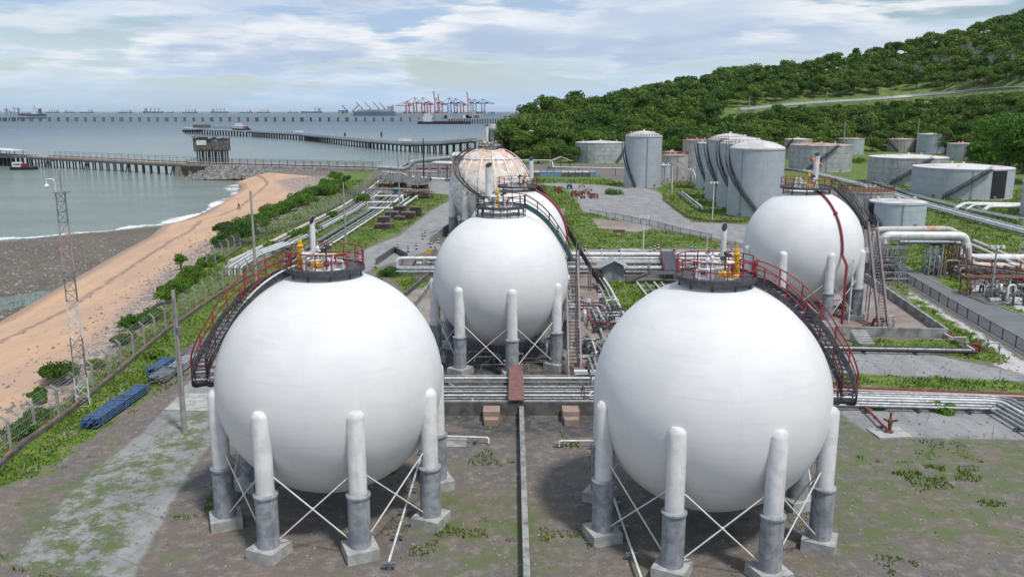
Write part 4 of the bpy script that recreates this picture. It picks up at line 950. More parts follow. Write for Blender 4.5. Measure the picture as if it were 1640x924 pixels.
# asphalt road
am = MT('asphalt'); na_ = am.noise(.25, det=8, rough=.75, sc=(1, 1, 1)); ac_ = am.mix(am.rng(na_, .35, .65), (.135, .14, .15), (.175, .18, .185)); ac_ = am.mix(am.rng(am.noise(12, det=3), .55, .8, 0, .5), ac_, (.08, .08, .085))
ac_ = am.mix(am.rng(am.noise(.5, det=7, sc=(1, .3, 1)), .6, .7, 0, .5), ac_, (.25, .24, .22)); am.bump(am.noise(20, det=2), .2, .02); ASPH = am.done(ac_, .85)
rl = Z3([(1424, 408), (1431, 425), (1441, 445), (1452, 456), (1546, 514), (1640, 570), (1760, 640)], 0); rr_ = Z3([(1436, 408), (1447, 424), (1462, 432), (1521, 463), (1580, 482), (1640, 505), (1760, 545)], 0)
m = MB(); n = 7; m.add([(p.x, p.y, .03) for p in rl]+[(p.x, p.y, .03) for p in rr_], [(i, n+i, n+i+1, i+1) for i in range(n-1)]); m.build('asphalt_road', ASPH)['kind'] = 'structure'
wall('kerb', 'thin pale kerb along the far side of the asphalt road', offset(rr_, .2), .12, .15, 'conc2', 'kerb')
# ------------------------------------------------------------------ pipe runs
bundle('pipe_run', 'row of white pipes crossing behind the front spheres beside the gabled shed', Z3([(905, 409), (1180, 410)], 1.1), [(0, .33, 'white', .2), (2.6, .2, 'white', 0), (5.2, .3, 'steelp', 0), (6.4, .16, 'steelp', 0), (10., .42, 'steelp', -.2), (12.4, .2, 'galv', -.3)], sup=7)
bundle('pipe_run', 'pair of short thick pipes rising from the square concrete pit', Z3([(636, 424), (706, 424)], 1.2), [(0, .26, 'white', 1.0), (1.6, .42, 'steelp', -.3), (3.0, .2, 'steelp', -.5)], sup=5, ends=(.1, .1))
bundle('pipe_run', 'pink and orange lagged pipe hugging the far beach fence', Z3([(367, 420), (420, 395), (488, 361), (548, 331), (600, 297), (622, 275)], .5), [(0, .34, 'orange', 0), (1.1, .2, 'steelp', -.1)], sup=6)
bundle('pipe_run', 'three parallel grey pipes beside the pink lagged pipe', Z3([(385, 424), (440, 398), (512, 362), (560, 337), (606, 306)], .5), [(0, .2, 'steelp', 0), (.9, .16, 'white', 0), (1.7, .18, 'steelp', 0)], sup=6)
bundle('pipe_run', 'thick dull grey pipes running diagonally past the pallet stacks', Z3([(455, 418), (520, 380), (590, 338), (640, 302)], .6), [(0, .36, 'galv', 0), (1.3, .14, 'steelp', -.1), (2.2, .14, 'steelp', -.1), (3.1, .18, 'white', -.1)], sup=6)
bundle('pipe_run', 'raised bundle of small white pipes behind the beach fence', Z3([(372, 428), (404, 408), (460, 388)], 1.3), [(q*.45-1, .13, 'white' if q % 2 else 'steelp', 0) for q in range(6)], sup=4, supmat='galv', ends=(.1, .1))
for k, (q, r, z) in enumerate((([(598, 314), (645, 314)], .22, 1.6), ([(588, 324), (632, 324), (650, 309)], .22, 1.0), ([(590, 333.5), (640, 333.5), (668, 314)], .25, .9), ([(632, 333), (664, 309)], .14, .5), ([(640, 335), (670, 313)], .14, .5), ([(585, 303), (660, 303)], .25, 2.0))):
    bundle('pipe_loop', ['white pipe bar crossing high above the weeds near the tarpaulins', 'white pipe loop bent around in front of the scrap heap', 'pale pipe loop in front of the pallet stacks', 'thin grey pipe slanting towards the timber pile', 'second thin grey pipe slanting towards the timber pile', 'dark high pipe between the tarpaulin shelters and the fence'][k], Z3(q, z), [(0, r, 'galv' if k == 5 else 'white', 0)], sup=5, supmat='galv', ends=(.05, .05), group='pipe loops among the weeds')
# corridor between the front bays
bundle('pipe_run', 'bundle of small grey pipes in the grassy corridor below the middle sphere', [(-22, 65.9, .55), (10.5, 65.9, .55)], [(-1.6, .1, 'steelp', .25), (-1.1, .08, 'galv', .2), (-.5, .12, 'steelp', .2), (.1, .08, 'white', .1), (.6, .11, 'galv', 0), (1.3, .22, 'steelp', -.1)], sup=4, supmat='concd')
bundle('pipe_run', 'two thin pipes along the pale topped bund wall', [(-22, 69.6, .9), (8, 69.6, .9)], [(0, .09, 'white', 0), (.5, .07, 'galv', -.2)], sup=4, supmat='galv')
bundle('pipe_run', 'bundle of bent pipes leaving the pump corner beside the inland front sphere', [(5.6, 71.5, .8), (8.2, 71.5, .8), (9.4, 66.8, .8), (14, 66.8, .8)], [(-.4, .13, 'white', 0), (.1, .1, 'steelp', 0), (.55, .1, 'steelp', 0)], sup=3, supmat='galv')
bundle('pipe_run', 'two bent grey pipes turning beside the iron stair', Z3([(926, 570), (950, 570), (958, 595)], .9), [(0, .14, 'steelp', 0), (.45, .12, 'steelp', 0)], sup=2.5, supmat='galv')
bundle('pipe_run', 'elbowed grey pipe pair a little farther up the iron stair', Z3([(924, 538), (944, 538), (950, 558)], .9), [(0, .14, 'galv', 0), (.5, .1, 'steelp', 0)], sup=2.5, supmat='galv')
bundle('pipe_run', 'pipes crossing under the stair of the second sphere', Z3([(905, 488), (966, 489), (976, 510), (1010, 512)], 1.0), [(0, .16, 'steelp', 0), (.8, .13, 'white', 0), (1.5, .13, 'steelp', 0), (2.2, .1, 'redpipe', 0)], sup=3.5, supmat='galv')
bundle('pipe_run', 'pipes slanting away from the stair foot towards the gabled shed', Z3([(985, 512), (962, 462), (952, 446)], .7), [(0, .16, 'steelp', 0), (.7, .12, 'steelp', 0), (1.3, .16, 'white', 0)], sup=4, supmat='galv')
bundle('pipe_run', 'short coloured pipes laid on the little lawn', Z3([(1040, 478), (1020, 452)], .3), [(0, .12, 'white', 0), (1.2, .12, 'steelp', 0), (2.4, .14, 'orange', 0), (3.4, .1, 'white', 0)], sup=3)
# inland side
bundle('pipe_run', 'wide flat bundle of pale grey pipes turning a corner on the bare ground', Z3([(1300, 637), (1585, 644), (1600, 645), (1760, 735)], .45), [(-1.6, .1, 'steelp', 0), (-1., .12, 'steelp', 0), (-.4, .12, 'white', 0), (.3, .14, 'steelp', 0), (1.0, .13, 'steelp', 0), (1.6, .11, 'steelp', 0)], sup=4, supmat='concd')
bundle('pipe_run', 'two dull red pipes lying along the grass strip', Z3([(1300, 619), (1760, 636)], .35), [(0, .16, 'rust', 0), (.6, .12, 'fadedred', 0)], sup=5, supmat='concd')
bundle('pipe_run', 'black pipes along the grass below the stained bund wall', Z3([(1300, 556), (1560, 561)], .35), [(0, .12, 'steelp', 0), (.7, .16, 'black', 0), (-.6, .1, 'black', 0)], sup=5, supmat='concd')
bundle('pipe_run', 'short red and white pipe slanting from the corner of the stained bund', Z3([(1512, 531), (1566, 560)], .5), [(0, .14, 'redpipe', 0), (.35, .1, 'white', 0)], sup=3, supmat='concd')
bundle('pipe_run', 'single pipe running from the wrap round stair to the dark hydrant', Z3([(1345, 610), (1421, 688)], .4), [(0, .1, 'redpipe', 0)], sup=3.5, supmat='concd')
bundle('pipe_run', 'long pale pipes sloping between the tank rows', Z3([(1240, 268), (1290, 272), (1400, 299), (1490, 327), (1560, 346), (1700, 382)], .6), [(0, .4, 'steelp', 0), (1.4, .3, 'white', 0), (3.4, .3, 'steelp', 0)], sup=9)
bundle('pipe_run', 'upper pair of pale pipes sloping behind the long ones', Z3([(1400, 290), (1480, 316), (1560, 336), (1640, 352)], .6), [(0, .3, 'steelp', 0), (1.4, .3, 'steelp', 0)], sup=9)
bundle('pipe_run', 'white pipes with a bend beneath the widest tank', Z3([(1530, 334), (1545, 326), (1700, 329)], .9), [(0, .45, 'white', 0), (2.4, .3, 'white', 0), (6, .45, 'white', 0)], sup=8, bend=2)
bundle('pipe_run', 'thin white pipes beside the fence posts under the tall tanks', Z3([(1092, 307), (1125, 332)], .8), [(0, .2, 'white', 0), (1.2, .16, 'steelp', 0)], sup=5, ends=(.1, .1), supmat='galv')
bundle('pipe_run', 'long thin overhead pipe passing in front of the low grey tank', Z3([(832, 257), (884, 257), (886, 268), (1110, 272), (1114, 283)], 2.8), [(0, .22, 'white', 0), (1., .14, 'steelp', 0)], sup=14, supmat='galv', ends=(.1, .1))
bundle('pipe_run', 'dark low pipe following the grass below the tall tanks', Z3([(1062, 318), (1100, 346), (1130, 353), (1190, 354)], .4), [(0, .16, 'rust', 0)], sup=8)
bundle('pipe_run', 'red and orange pipes slanting down to the roadside', Z3([(1540, 385), (1600, 412), (1700, 460)], 1.0), [(-2, .3, 'orange', 0), (0, .3, 'orange', 0), (2, .25, 'rust', 0), (3.2, .25, 'redpipe', 0)], sup=8, supmat='rust')
# hillside white pipes (they follow the ground)
def road_line(off=0.):
    out = []
    for px in range(1165, 1700, 18):
        yr = float(np.interp(px, HPX, HROAD)); d0 = float(np.interp(px, HPX, HD0)); d1 = float(np.interp(px, HPX, HD1)); best = None
        for k in range(80):
            y = d0+(d1-d0)*k/80; q = PY(px, yr, y); gz_ = TZ(q.x, y)
            if q.z <= gz_: best = Vector((q.x, y, gz_)); break
        if best: out.append(best)
    return out
ROADL = road_line()
def road_side(px, y, z):   # true when something at that place would stand on the clearing
    if not ROADL or px < 1150: return False
    ry = float(np.interp(px, [820+FPX*1.022*q.x/q.y for q in ROADL], [q.y for q in ROADL])); return ry-14 < y < ry+26
if ROADL:
    ht = thing('hillside_pipes', 'parallel white pipes climbing along the clearing on the hillside', 'pipe run', tuple(ROADL[0]))
    sm_ = [sum(ROADL[max(0, i-2):i+3], Vector())/len(ROADL[max(0, i-2):i+3]) for i in range(len(ROADL))]
    for k in range(4):
        m = MB(); m.tube([p+Vector((0, k*2.9-7, 2.4+k*.35)) for p in sm_], .42, 8); m.build('pipe', MAT['steelp'], ht)
    for p in sm_[::2]:
        m = MB(); m.beam(p+Vector((0, -7.0, 2.0)), p+Vector((0, 2.5, 2.6)), .5, .4); m.beam(p+Vector((0, -6, -1)), p+Vector((0, -6, 2)), .4, .4, up=Vector((0, 1, 0))); m.beam(p+Vector((0, 1.5, -1)), p+Vector((0, 1.5, 2.4)), .4, .4, up=Vector((0, 1, 0))); m.build('support', MAT['conc2'], ht)
# overhead pipe gantry across the road
gt = thing('pipe_gantry', 'big pipes with rusty orange lagging carried on steel towers across the road', 'pipe gantry', tuple(P(1490, 438)))
gy = P(1490, 438).y
def gp(px, py, dy=0.): return PY(px, py, gy+dy)
for (pts, r, mt, bd) in (([gp(1404, 445, 6), gp(1398, 400, 6), gp(1398, 368, 6), gp(1520, 367, 6), gp(1550, 384, 0), gp(1552, 425, 0), PY(1700, 428, gy+2)], .5, 'orange', 1.6),
    ([gp(1420, 452), gp(1415, 402), gp(1415, 377), gp(1545, 378, -1), gp(1547, 396, -1)], .62, 'white', 1.6),
    ([gp(1408, 440, 3), gp(1404, 410, 3), gp(1404, 380, 3), gp(1440, 379, 3)], .38, 'steelp', 1.4),
    ([gp(1440, 388, -1), gp(1530, 388, -1)], .3, 'galv', 1),
    ([gp(1535, 388, 3), gp(1536, 412, 3), PY(1700, 413, gy+9)], .55, 'white', 1.5)):
    m = MB(); m.tube(bent(pts, bd, 7), r, 14); m.build('pipe', MAT[mt], gt)
    # rusty upper side is part of the lagging
for (a, hz_, mt) in ((1489, 392, 'steelp'), (1497, 392, 'steelp'), (1512, 390, 'rust'), (1530, 392, 'rust'), (1418, 392, 'galv'), (1436, 392, 'galv')):
    base = P(a, 440); m = MB()
    for dx in (-.55, .55):
        for dy in (-.6, .6): m.beam(base+Vector((dx, dy, -.1)), Vector((base.x+dx, base.y+dy, zat(hz_, base.y))), .14, .14, up=Vector((0, 1, 0)))
    z = .3
    while z < zat(hz_, base.y)-1:
        m.beam(base+Vector((-.55, -.6, z)), base+Vector((.55, -.6, z+1)), .07, .07); m.beam(base+Vector((.55, -.6, z)), base+Vector((-.55, -.6, z+1)), .07, .07); m.beam(base+Vector((-.55, .6, z)), base+Vector((-.55, -.6, z+1)), .06, .06); z += 1
    m.beam(Vector((base.x-1.2, base.y, zat(hz_, base.y))), Vector((base.x+1.2, base.y, zat(hz_, base.y))), .2, .2); m.build('lattice_tower', MAT[mt], gt)
t = thing('scaffold', 'thin steel scaffold around the vertical legs of the big overhead pipes', 'scaffold', tuple(P(1430, 450)))
b = P(1428, 452); m = MB(); w_, dpt, hh_ = 3.6, 2.4, 6.2
for i in range(4):
    for j in range(3): m.tube([b+Vector((-w_/2+w_*i/3, dpt*j/2, 0)), b+Vector((-w_/2+w_*i/3, dpt*j/2, hh_))], .04, 5)
for z in (1.2, 2.4, 3.6, 4.8, 6.0):
    for j in range(3): m.tube([b+Vector((-w_/2-.2, dpt*j/2, z)), b+Vector((w_/2+.2, dpt*j/2, z))], .035, 5)
    for i in range(4): m.tube([b+Vector((-w_/2+w_*i/3, -.2, z)), b+Vector((-w_/2+w_*i/3, dpt+.2, z))], .035, 5)
m.build('scaffold_tubes', MAT['galv'], t)
for z in (2.45, 4.85): m = MB(); m.box(b+Vector((0, dpt/2, z)), (w_, dpt, .05)); m.build('platform_board', MAT['wood'], t)
# pump area beside the road
pt = thing('pump_skid', 'crowded skid of white pumps and U shaped pipes beside the asphalt road', 'pump skid', tuple(P(1610, 480)))
pb_ = P(1604, 480); rn = random.Random(5)
for i in range(7):
    q = pb_+Vector((-1.5+1.9*(i % 4)+rn.uniform(-.5, .5), (i//4)*2.6-1.2+rn.uniform(-.6, .6), 0)); hh2 = rn.uniform(1.2, 2.2); a_ = rn.uniform(-1.2, 1.2); dv = Vector((math.cos(a_), math.sin(a_), 0))*rn.uniform(.8, 1.3); m = MB(); m.tube(bent([q+Vector((0, 0, .2)), q+Vector((0, 0, hh2)), q+dv+Vector((0, 0, hh2)), q+dv+Vector((0, 0, .2))], .5, 6), rn.uniform(.13, .2), 10)
    m.build('u_pipe', MAT['white' if i % 2 else 'galv'], pt)
for i in range(3):
    q = pb_+Vector((-3.2+i*2.6, -2.6, .5)); m = MB(); m.tube([q, q+Vector((1.3, .3, 0))], .35, 12); m.box(q+Vector((.6, .1, -.4)), (1.8, .8, .2)); m.tube([q+Vector((1.3, .3, 0)), q+Vector((1.7, .4, 0))], .2, 10); m.build('pump', MAT['whitec' if i else 'steelp'], pt)
for i in range(5):
    q = pb_+Vector((rn.uniform(-3, 6), rn.uniform(-2, 4), 0)); m = MB(); m.tube([q, q+Vector((0, 0, 1.3))], .12, 8); m.ball(q+Vector((0, 0, 1)), .3, 10, 8); m.tube([q+Vector((0, 0, 1.3)), q+Vector((0, 0, 1.7))], .05, 6); m.tube([q+Vector((.25*math.cos(a), .25*math.sin(a), 1.7)) for a in [k*PI/5 for k in range(10)]], .03, 5, closed=True); m.build('valve', MAT['rust' if i % 2 else 'galv'], pt)
m = MB(); m.box(pb_+Vector((1.5, .8, .06)), (10, 7.5, .15)); m.build('slab', MAT['concd'], pt)
m = MB()
for k in range(4): m.tube([pb_+Vector((-3.5, 2.2+k*.5, 2.4)), pb_+Vector((7, 2.4+k*.5, 2.4))], .12, 8)
for k in range(4):
    for z in (0, 1): m.beam(pb_+Vector((-3.4+k*3.2, 2.1+z*1.7, 0)), pb_+Vector((-3.4+k*3.2, 2.1+z*1.7, 2.3)), .12, .12, up=Vector((0, 1, 0)))
    m.beam(pb_+Vector((-3.4+k*3.2, 2.1, 2.27)), pb_+Vector((-3.4+k*3.2, 3.8, 2.27)), .12, .12)
m.build('overhead_pipework', MAT['rust'], pt)
rk = thing('rusty_pipe_rack', 'dark rusty rack of stacked pipes under the big white overhead pipes', 'pipe rack', tuple(P(1600, 452)))
q0 = P(1545, 448); q1 = P(1700, 470)
for k in range(6):
    m = MB(); m.tube([q0+Vector((0, k*.9, .8+.5*(k % 3))), q1+Vector((0, k*.9, .8+.5*(k % 3)))], .14, 8); m.build('pipe', MAT['rust' if k % 2 else 'galv'], rk)
for q, d in walk([q0, q1], 3.2):
    m = MB()
    for dy in (-.3, 4.8): m.beam(q+Vector((0, dy, 0)), q+Vector((0, dy, 3.)), .14, .14, up=Vector((0, 1, 0)))
    for z in (.6, 1.15, 1.65, 2.9): m.beam(q+Vector((0, -.3, z)), q+Vector((0, 4.8, z)), .1, .1)
    m.build('frame', MAT['rust'], rk)
# manifold by the causeway
mf = thing('pipe_manifold', 'tangle of large pale pipes and steel frames beside the causeway end', 'pipe manifold', tuple(P(665, 290)))
my = P(665, 288).y
def mp_(px, py, dy=0.): return PY(px, py, my+dy)
for (pts, r, mt) in (([mp_(606, 268), mp_(652, 271), mp_(664, 258), mp_(722, 253)], .75, 'steelp'), ([mp_(640, 268, 6), mp_(660, 258, 8), mp_(690, 257, 10)], .8, 'galv'), ([mp_(694, 261, 4), mp_(724, 262, 4)], .7, 'white'),
    ([mp_(655, 275), mp_(700, 276)], .35, 'steelp'), ([mp_(660, 284, -3), mp_(724, 288, -3)], .4, 'white'), ([mp_(612, 276, -2), mp_(650, 279, -2), mp_(655, 290, -2)], .35, 'steelp'), ([mp_(668, 270, 3), mp_(720, 270, 3)], .3, 'redpipe'),
    ([mp_(704, 262), mp_(704, 290)], .5, 'steelp'), ([mp_(688, 268, 2), mp_(688, 288, 2)], .4, 'white'), ([mp_(716, 264, 2), mp_(716, 288, 2)], .3, 'galv')):
    m = MB(); m.tube(bent(pts, 2.0, 5), r, 10); m.build('pipe', MAT[mt], mf)
for px in range(645, 724, 11):
    m = MB()
    for dy in (0, 5): m.beam(mp_(px, 290, dy)*1, Vector((mp_(px, 262, dy).x, my+dy, mp_(px, 264, dy).z)), .22, .22, up=Vector((0, 1, 0)))
    for py in (266, 276): a = mp_(px, py, 0); m.beam(a, a+Vector((0, 5, 0)), .2, .2)
    m.build('frame', MAT['galv'], mf)
m = MB()
for py in (266, 276, 283): m.beam(mp_(645, py), mp_(722, py), .18, .18)
m.build('cross_beam', MAT['galv'], mf)
# ------------------------------------------------------------------ poles and masts
def pole(name, label, xt, yt, xb, yb, r=.14, mat='pole', cat='utility pole', arm=None, group=None):
    b = P(xb, yb); b.z = TZ(b.x, b.y) if b.z == 0 else b.z; tp = PY(xt, yt, b.y); t = thing(name, label, cat, tuple(b), group)
    top = Vector((b.x+(tp.x-b.x)*.25, b.y, tp.z)); m = MB(); m.tube([b-Vector((0, 0, .2)), b.lerp(top, .5), top], [r*1.25, r*1.1, r*.8], 10); m.build('pole', MAT[mat], t)
    if arm == 'cross':
        m = MB(); m.beam(top+Vector((-.9, 0, -.6)), top+Vector((.9, 0, -.6)), .12, .14)
        for k in (-.8, -.3, .3, .8): m.tube([top+Vector((k, 0, -.53)), top+Vector((k, 0, -.3))], .06, 6)
        m.build('crossarm', MAT['wood'], t)
    if arm == 'lamp':
        m = MB(); m.tube(bent([top, top+Vector((0, 0, .3)), top+Vector((1.2, 0, .45))], .3), .05, 6); m.build('arm', MAT['galv'], t)
        m = MB(); m.ball(top+Vector((1.5, 0, .45)), .3, 10, 6, (1.3, .6, .35)); m.build('lamp_head', MAT['whitec'], t)
    if arm == 'flood':
        m = MB(); m.tube([top+Vector((-.7, 0, 0)), top+Vector((.7, 0, 0))], .06, 6)
        for k in (-.7, 0, .7): m.box(top+Vector((k, -.15, -.1)), (.4, .3, .4))
        m.build('floodlight', MAT['whitec'], t)
    if arm == 'fit':
        m = MB(); m.box(top+Vector((.2, 0, -3.0)), (.28, .3, .5)); m.tube([top+Vector((-.2, 0, -3.4)), top+Vector((-.2, 0, -2.9))], .09, 8); m.tube([top+Vector((.05, -.2, -8)), top+Vector((.05, -.2, -.5))], .025, 5); m.build('junction_box', MAT['galv'], t)
    return t
pole('utility_pole', 'tall concrete pole between the blue tube stacks and the nearest beach sphere', 278, 465, 296, 692, .17, arm='fit')
pole('utility_pole', 'brown concrete pole rising just behind the kerb wall of the beach fence', 401, 306, 411, 457, .17)
pole('utility_pole', 'concrete pole on the lawn beside the thick diagonal pipes', 549, 292, 554, 396, .15)
pole('utility_pole', 'slender pole in front of the tarpaulin shelters', 636, 243, 640, 332, .15)
pole('utility_pole', 'slender pole beside the pipe manifold', 654, 249, 656, 286, .2)
pole('utility_pole', 'tall dark pole among the frames of the pipe manifold', 678, 221, 679, 290, .2, 'black')
pole('utility_pole', 'dark pole against the trees behind the covered troughs', 875, 196, 876, 250, .3, 'black')
pole('light_pole', 'thin white lamp post in the middle of the lawn by the bollards', 1031, 347, 1030, 402, .09, 'whitec', 'light pole', 'flood')
pole('light_pole', 'thin white lamp post between the yard and the tall tanks', 1076, 266, 1076, 309, .13, 'whitec', 'light pole', 'lamp')
pole('light_pole', 'thin pale lamp post in front of the row of tall tanks', 1143, 292, 1141, 352, .1, 'whitec', 'light pole', 'flood')
pole('light_pole', 'thin grey lamp post next to the pallet stacks', 624, 322, 626, 374, .07, 'galv', 'light pole')
pole('light_pole', 'thin lamp post beside the timber pile', 688, 299, 689, 335, .08, 'galv', 'light pole')
pole('light_pole', 'slim white post behind the crown railing of the inland front sphere', 1131, 379, 1131, 432, .07, 'whitec', 'light pole')
pole('utility_pole', 'pole with two lamps rising behind the medium rust edged tank', 1351, 195, 1350, 252, .3, 'pole', arm='cross')
pole('utility_pole', 'bare pole beside the tallest pale tank of the far cluster', 1470, 191, 1467, 250, .3, 'pole', arm='cross')
pole('camera_pole', 'round grey pole with floodlights standing in front of the big white pipes', 1596, 394, 1587, 478, .13, 'steelp', 'camera pole', 'flood')
for i, (a, b_) in enumerate(((1199, 184), (1324, 160), (1429, 156))):
    y_ = float(np.interp(a, [820+FPX*1.022*q.x/q.y for q in ROADL], [q.y for q in ROADL]))-3; q = PY(a, b_, y_); g_ = TZ(q.x, y_)
    t = thing('utility_pole', ['lowest pole on the hillside beside the white pipes', 'pole halfway up the hillside pipes', 'highest pole beside the hillside pipes'][i], 'utility pole', (q.x, y_, g_)); m = MB(); m.tube([(q.x, y_, g_-1), (q.x, y_, g_+11)], .3, 6); m.build('pole', MAT['pole'], t)
# lattice mast with dome camera
mb = P(137, 648); mt_ = thing('lattice_mast', 'slim pale lattice mast with a dome camera beside the beach fence', 'lattice mast', tuple(mb))
topz = zat(306, mb.y); H_ = topz; secs = [(0, .14, 'whitec'), (.14, .33, 'galv'), (.33, .50, 'whitec'), (.50, .64, 'galv'), (.64, .74, 'fadedred'), (.74, .86, 'fadedred'), (.86, 1.0, 'galv')]
wb, wt = .55, .36
def wz(z): return wb+(wt-wb)*z/H_
for (a, b_, mt) in secs:
    m = MB(); z0, z1 = a*H_, b_*H_; cs = ((-1, -.6), (1, -.6), (0, 1.1))
    for cx_, cy_ in cs: m.beam(mb+Vector((cx_*wz(z0), cy_*wz(z0), z0)), mb+Vector((cx_*wz(z1), cy_*wz(z1), z1)), .07, .07, up=Vector((0, 1, 0)))
    n = max(1, int((z1-z0)/.75))
    for k in range(n):
        za = z0+(z1-z0)*k/n; zb = z0+(z1-z0)*(k+1)/n
        for i in range(3):
            p, q = cs[i], cs[(i+1) % 3]
            if k % 2: p, q = q, p
            m.beam(mb+Vector((p[0]*wz(za), p[1]*wz(za), za)), mb+Vector((q[0]*wz(zb), q[1]*wz(zb), zb)), .035, .035); m.beam(mb+Vector((p[0]*wz(za), p[1]*wz(za), za)), mb+Vector((q[0]*wz(za), q[1]*wz(za), za)), .035, .035)
    m.build('mast_section', MAT[mt], mt_)
m = MB(); tz = mb+Vector((0, 0, H_)); m.tube([tz, tz+Vector((0, 0, 1.6))], .04, 6); m.box(tz+Vector((0, 0, -.1)), (1.0, .9, .06)); m.build('lightning_rod', MAT['galv'], mt_)
m = MB(); m.tube(bent([tz+Vector((-.3, -.3, -.1)), tz+Vector((-.3, -.3, .95)), tz+Vector((-.95, -.3, .95)), tz+Vector((-.95, -.3, .55))], .3, 5), .05, 8); m.ball(tz+Vector((-.95, -.3, .4)), .18, 12, 8); m.build('dome_camera', MAT['whitec'], mt_)
# ------------------------------------------------------------------ left yard: tube bundles, pallets, tarpaulins
FD = (P(230, 618)-P(150, 672)); FD.z = 0; FDn = FD.normalized(); FR = math.atan2(FDn.y, FDn.x)
def tube_bundle(label, px, py, L_, wd, h, mat, group='tube bundles on the grass'):
    b = P(px, py); t = thing('tube_bundle', label, 'tube bundle', tuple(b), group); sdv = Vector((-FDn.y, FDn.x, 0))
    for sg in (-.35, .35):
        m = MB(); c_ = b+FDn*L_*sg
        for e in (-wd/2, wd/2): m.beam(c_+sdv*e, c_+sdv*e+Vector((0, 0, h+.15)), .06, .06, up=FDn)
        for z in (.08, h*.5, h+.1): m.beam(c_-sdv*(wd/2+.03)+Vector((0, 0, z)), c_+sdv*(wd/2+.03)+Vector((0, 0, z)), .05, .05)
        m.build('cradle', MAT['galv'], t)
    nr_ = int(h/.18); nc = int(wd/.18); rn_ = random.Random(int(px)); m = MB()
    for i in range(nr_):
        for j in range(nc):
            c_ = b+sdv*(-wd/2+.1+j*.18)+Vector((0, 0, .2+i*.18)); j1 = rn_.uniform(-.35, .35); m.tube([c_+FDn*(-L_/2+j1), c_+FDn*(L_/2+j1)], .075, 6)
    m.build('tube_stack', MAT[mat], t)
tube_bundle('bright blue tube bundle lying lower down nearest the lattice mast', 172, 668, 5.2, 1.3, .75, 'blue')
tube_bundle('bright blue tube bundle touching the longer one near the lattice mast', 213, 640, 3.6, 1.2, .8, 'blue')
tube_bundle('darker blue tube bundle beside the concrete pole', 257, 594, 3.8, 1.2, .8, 'blue')
tube_bundle('short grey tube bundle in front of the darker blue one', 262, 606, 3.0, 1.7, .7, 'galv')
tube_bundle('grey white tube bundle behind the concrete pole', 296, 588, 4.8, 1.3, .8, 'steelp')
tube_bundle('brown red tube bundle by the foot of the wrap round stair', 312, 568, 5.0, 1.6, .8, 'pinkbox')
t = MB(); q = Z3([(262, 658), (300, 632), (346, 632), (346, 660)], 0); t.prism([(p.x, p.y) for p in reversed(q)], -.1, .12); tag(t.build('concrete_slab', MAT['conc2']), 'thin pinkish concrete slab beside the near road', 'slab')
def pallets(label, px, py, w_, h_, group='stacks of brown pallets on the lawn'):
    b = P(px, py); t = thing('pallet_stack', label, 'pallet stack', tuple(b), group); n = int(h_/.22)
    for i in range(n):
        m = MB(); z = .02+i*.22; rz = random.uniform(-.06, .06)
        for k in (-1, 0, 1): m.box(b+Vector((0, k*w_*.45, z+.06)), (w_, .12, .1), rz)
        for k in range(7): m.box(b+Vector((-w_/2+w_*(k+.5)/7, 0, z+.135)), (w_/7*.8, w_, .03), rz)
        m.build('pallet', MAT[random.choice(['pinkbox', 'pinkbox', 'woodb', 'wood'])], t)
for (l_, x, y, w_, h_) in (('front pallet stack of the little pile by the thin lamp post', 609, 366, 2.2, 1.3), ('pallet stack nearest the thin lamp post', 621, 366, 2.4, 1.1), ('pale topped pallet stack behind the front two', 615, 356, 2.6, 1.5), ('dark pallet stack towards the fence side', 628, 349, 3.0, 1.7), ('tall pallet stack in the middle of the row', 641, 343, 3.0, 2.0), ('low pallet stack in front of the tall middle one', 641, 352, 2.4, 1.0), ('reddish pallet stack towards the road', 654, 350, 3.2, 1.7), ('tallest pallet stack at the road end of the row', 666, 346, 2.8, 2.2)):
    pallets(l_, x, y, w_, h_)
def tarp(label, px0, px1, py, h_, d_, mat='tarp', gable=True):
    a = P(px0, py); b = P(px1, py); t = thing('tarpaulin_shelter', label, 'tarpaulin shelter', tuple((a+b)/2)); W_ = (b-a).length
    nx, ny = 26, 12; vs = []; rn_ = np.random.default_rng(int(px0))
    for j in range(ny+1):
        for i in range(nx+1):
            u, v = i/nx, j/ny; zz_ = h_*(.62+.38*(1-abs(v-.5)*2 if gable else math.sin(v*PI))) - .35*math.sin(u*PI*3)**2 - .5*(u if not gable else abs(u-.5))
            vs.append((a.x+W_*u, a.y+d_*v, zz_+rn_.uniform(-.09, .09)))
    m = MB(); m.add(vs, [(j*(nx+1)+i, j*(nx+1)+i+1, (j+1)*(nx+1)+i+1, (j+1)*(nx+1)+i) for j in range(ny) for i in range(nx)], True); m.build('tarpaulin', MAT[mat], t)
    for k in range(4):
        for v in (0, 1):
            m = MB(); x = a.x+W_*(.03+.94*k/3); m.tube([(x, a.y+d_*v, 0), (x, a.y+d_*v, h_*.7)], .09, 6); m.build('prop', MAT['woodb'], t)
    m = MB(); rn2 = random.Random(px1)
    for k in range(14):
        m.box((a.x+W_*rn2.uniform(.1, .9), a.y+d_*rn2.uniform(.2, .8), .4), (rn2.uniform(.6, 2), rn2.uniform(.5, 1.5), rn2.uniform(.4, 1.0)), rn2.uniform(0, 3))
        m.build('stored_junk', MAT['woodb'], t); m = MB()
tarp('small grey tarpaulin tent by the head of the beach fence', 603, 628, 300, 4.2, 6)
tarp('long sagging dark tarpaulin shelter beside the timber pile', 624, 688, 303, 4.0, 8, gable=False)
t = thing('timber_pile', 'untidy brown pile of planks in front of the long tarpaulin shelter', 'timber pile', tuple(P(670, 318))); q = P(669, 318); rn = random.Random(3)
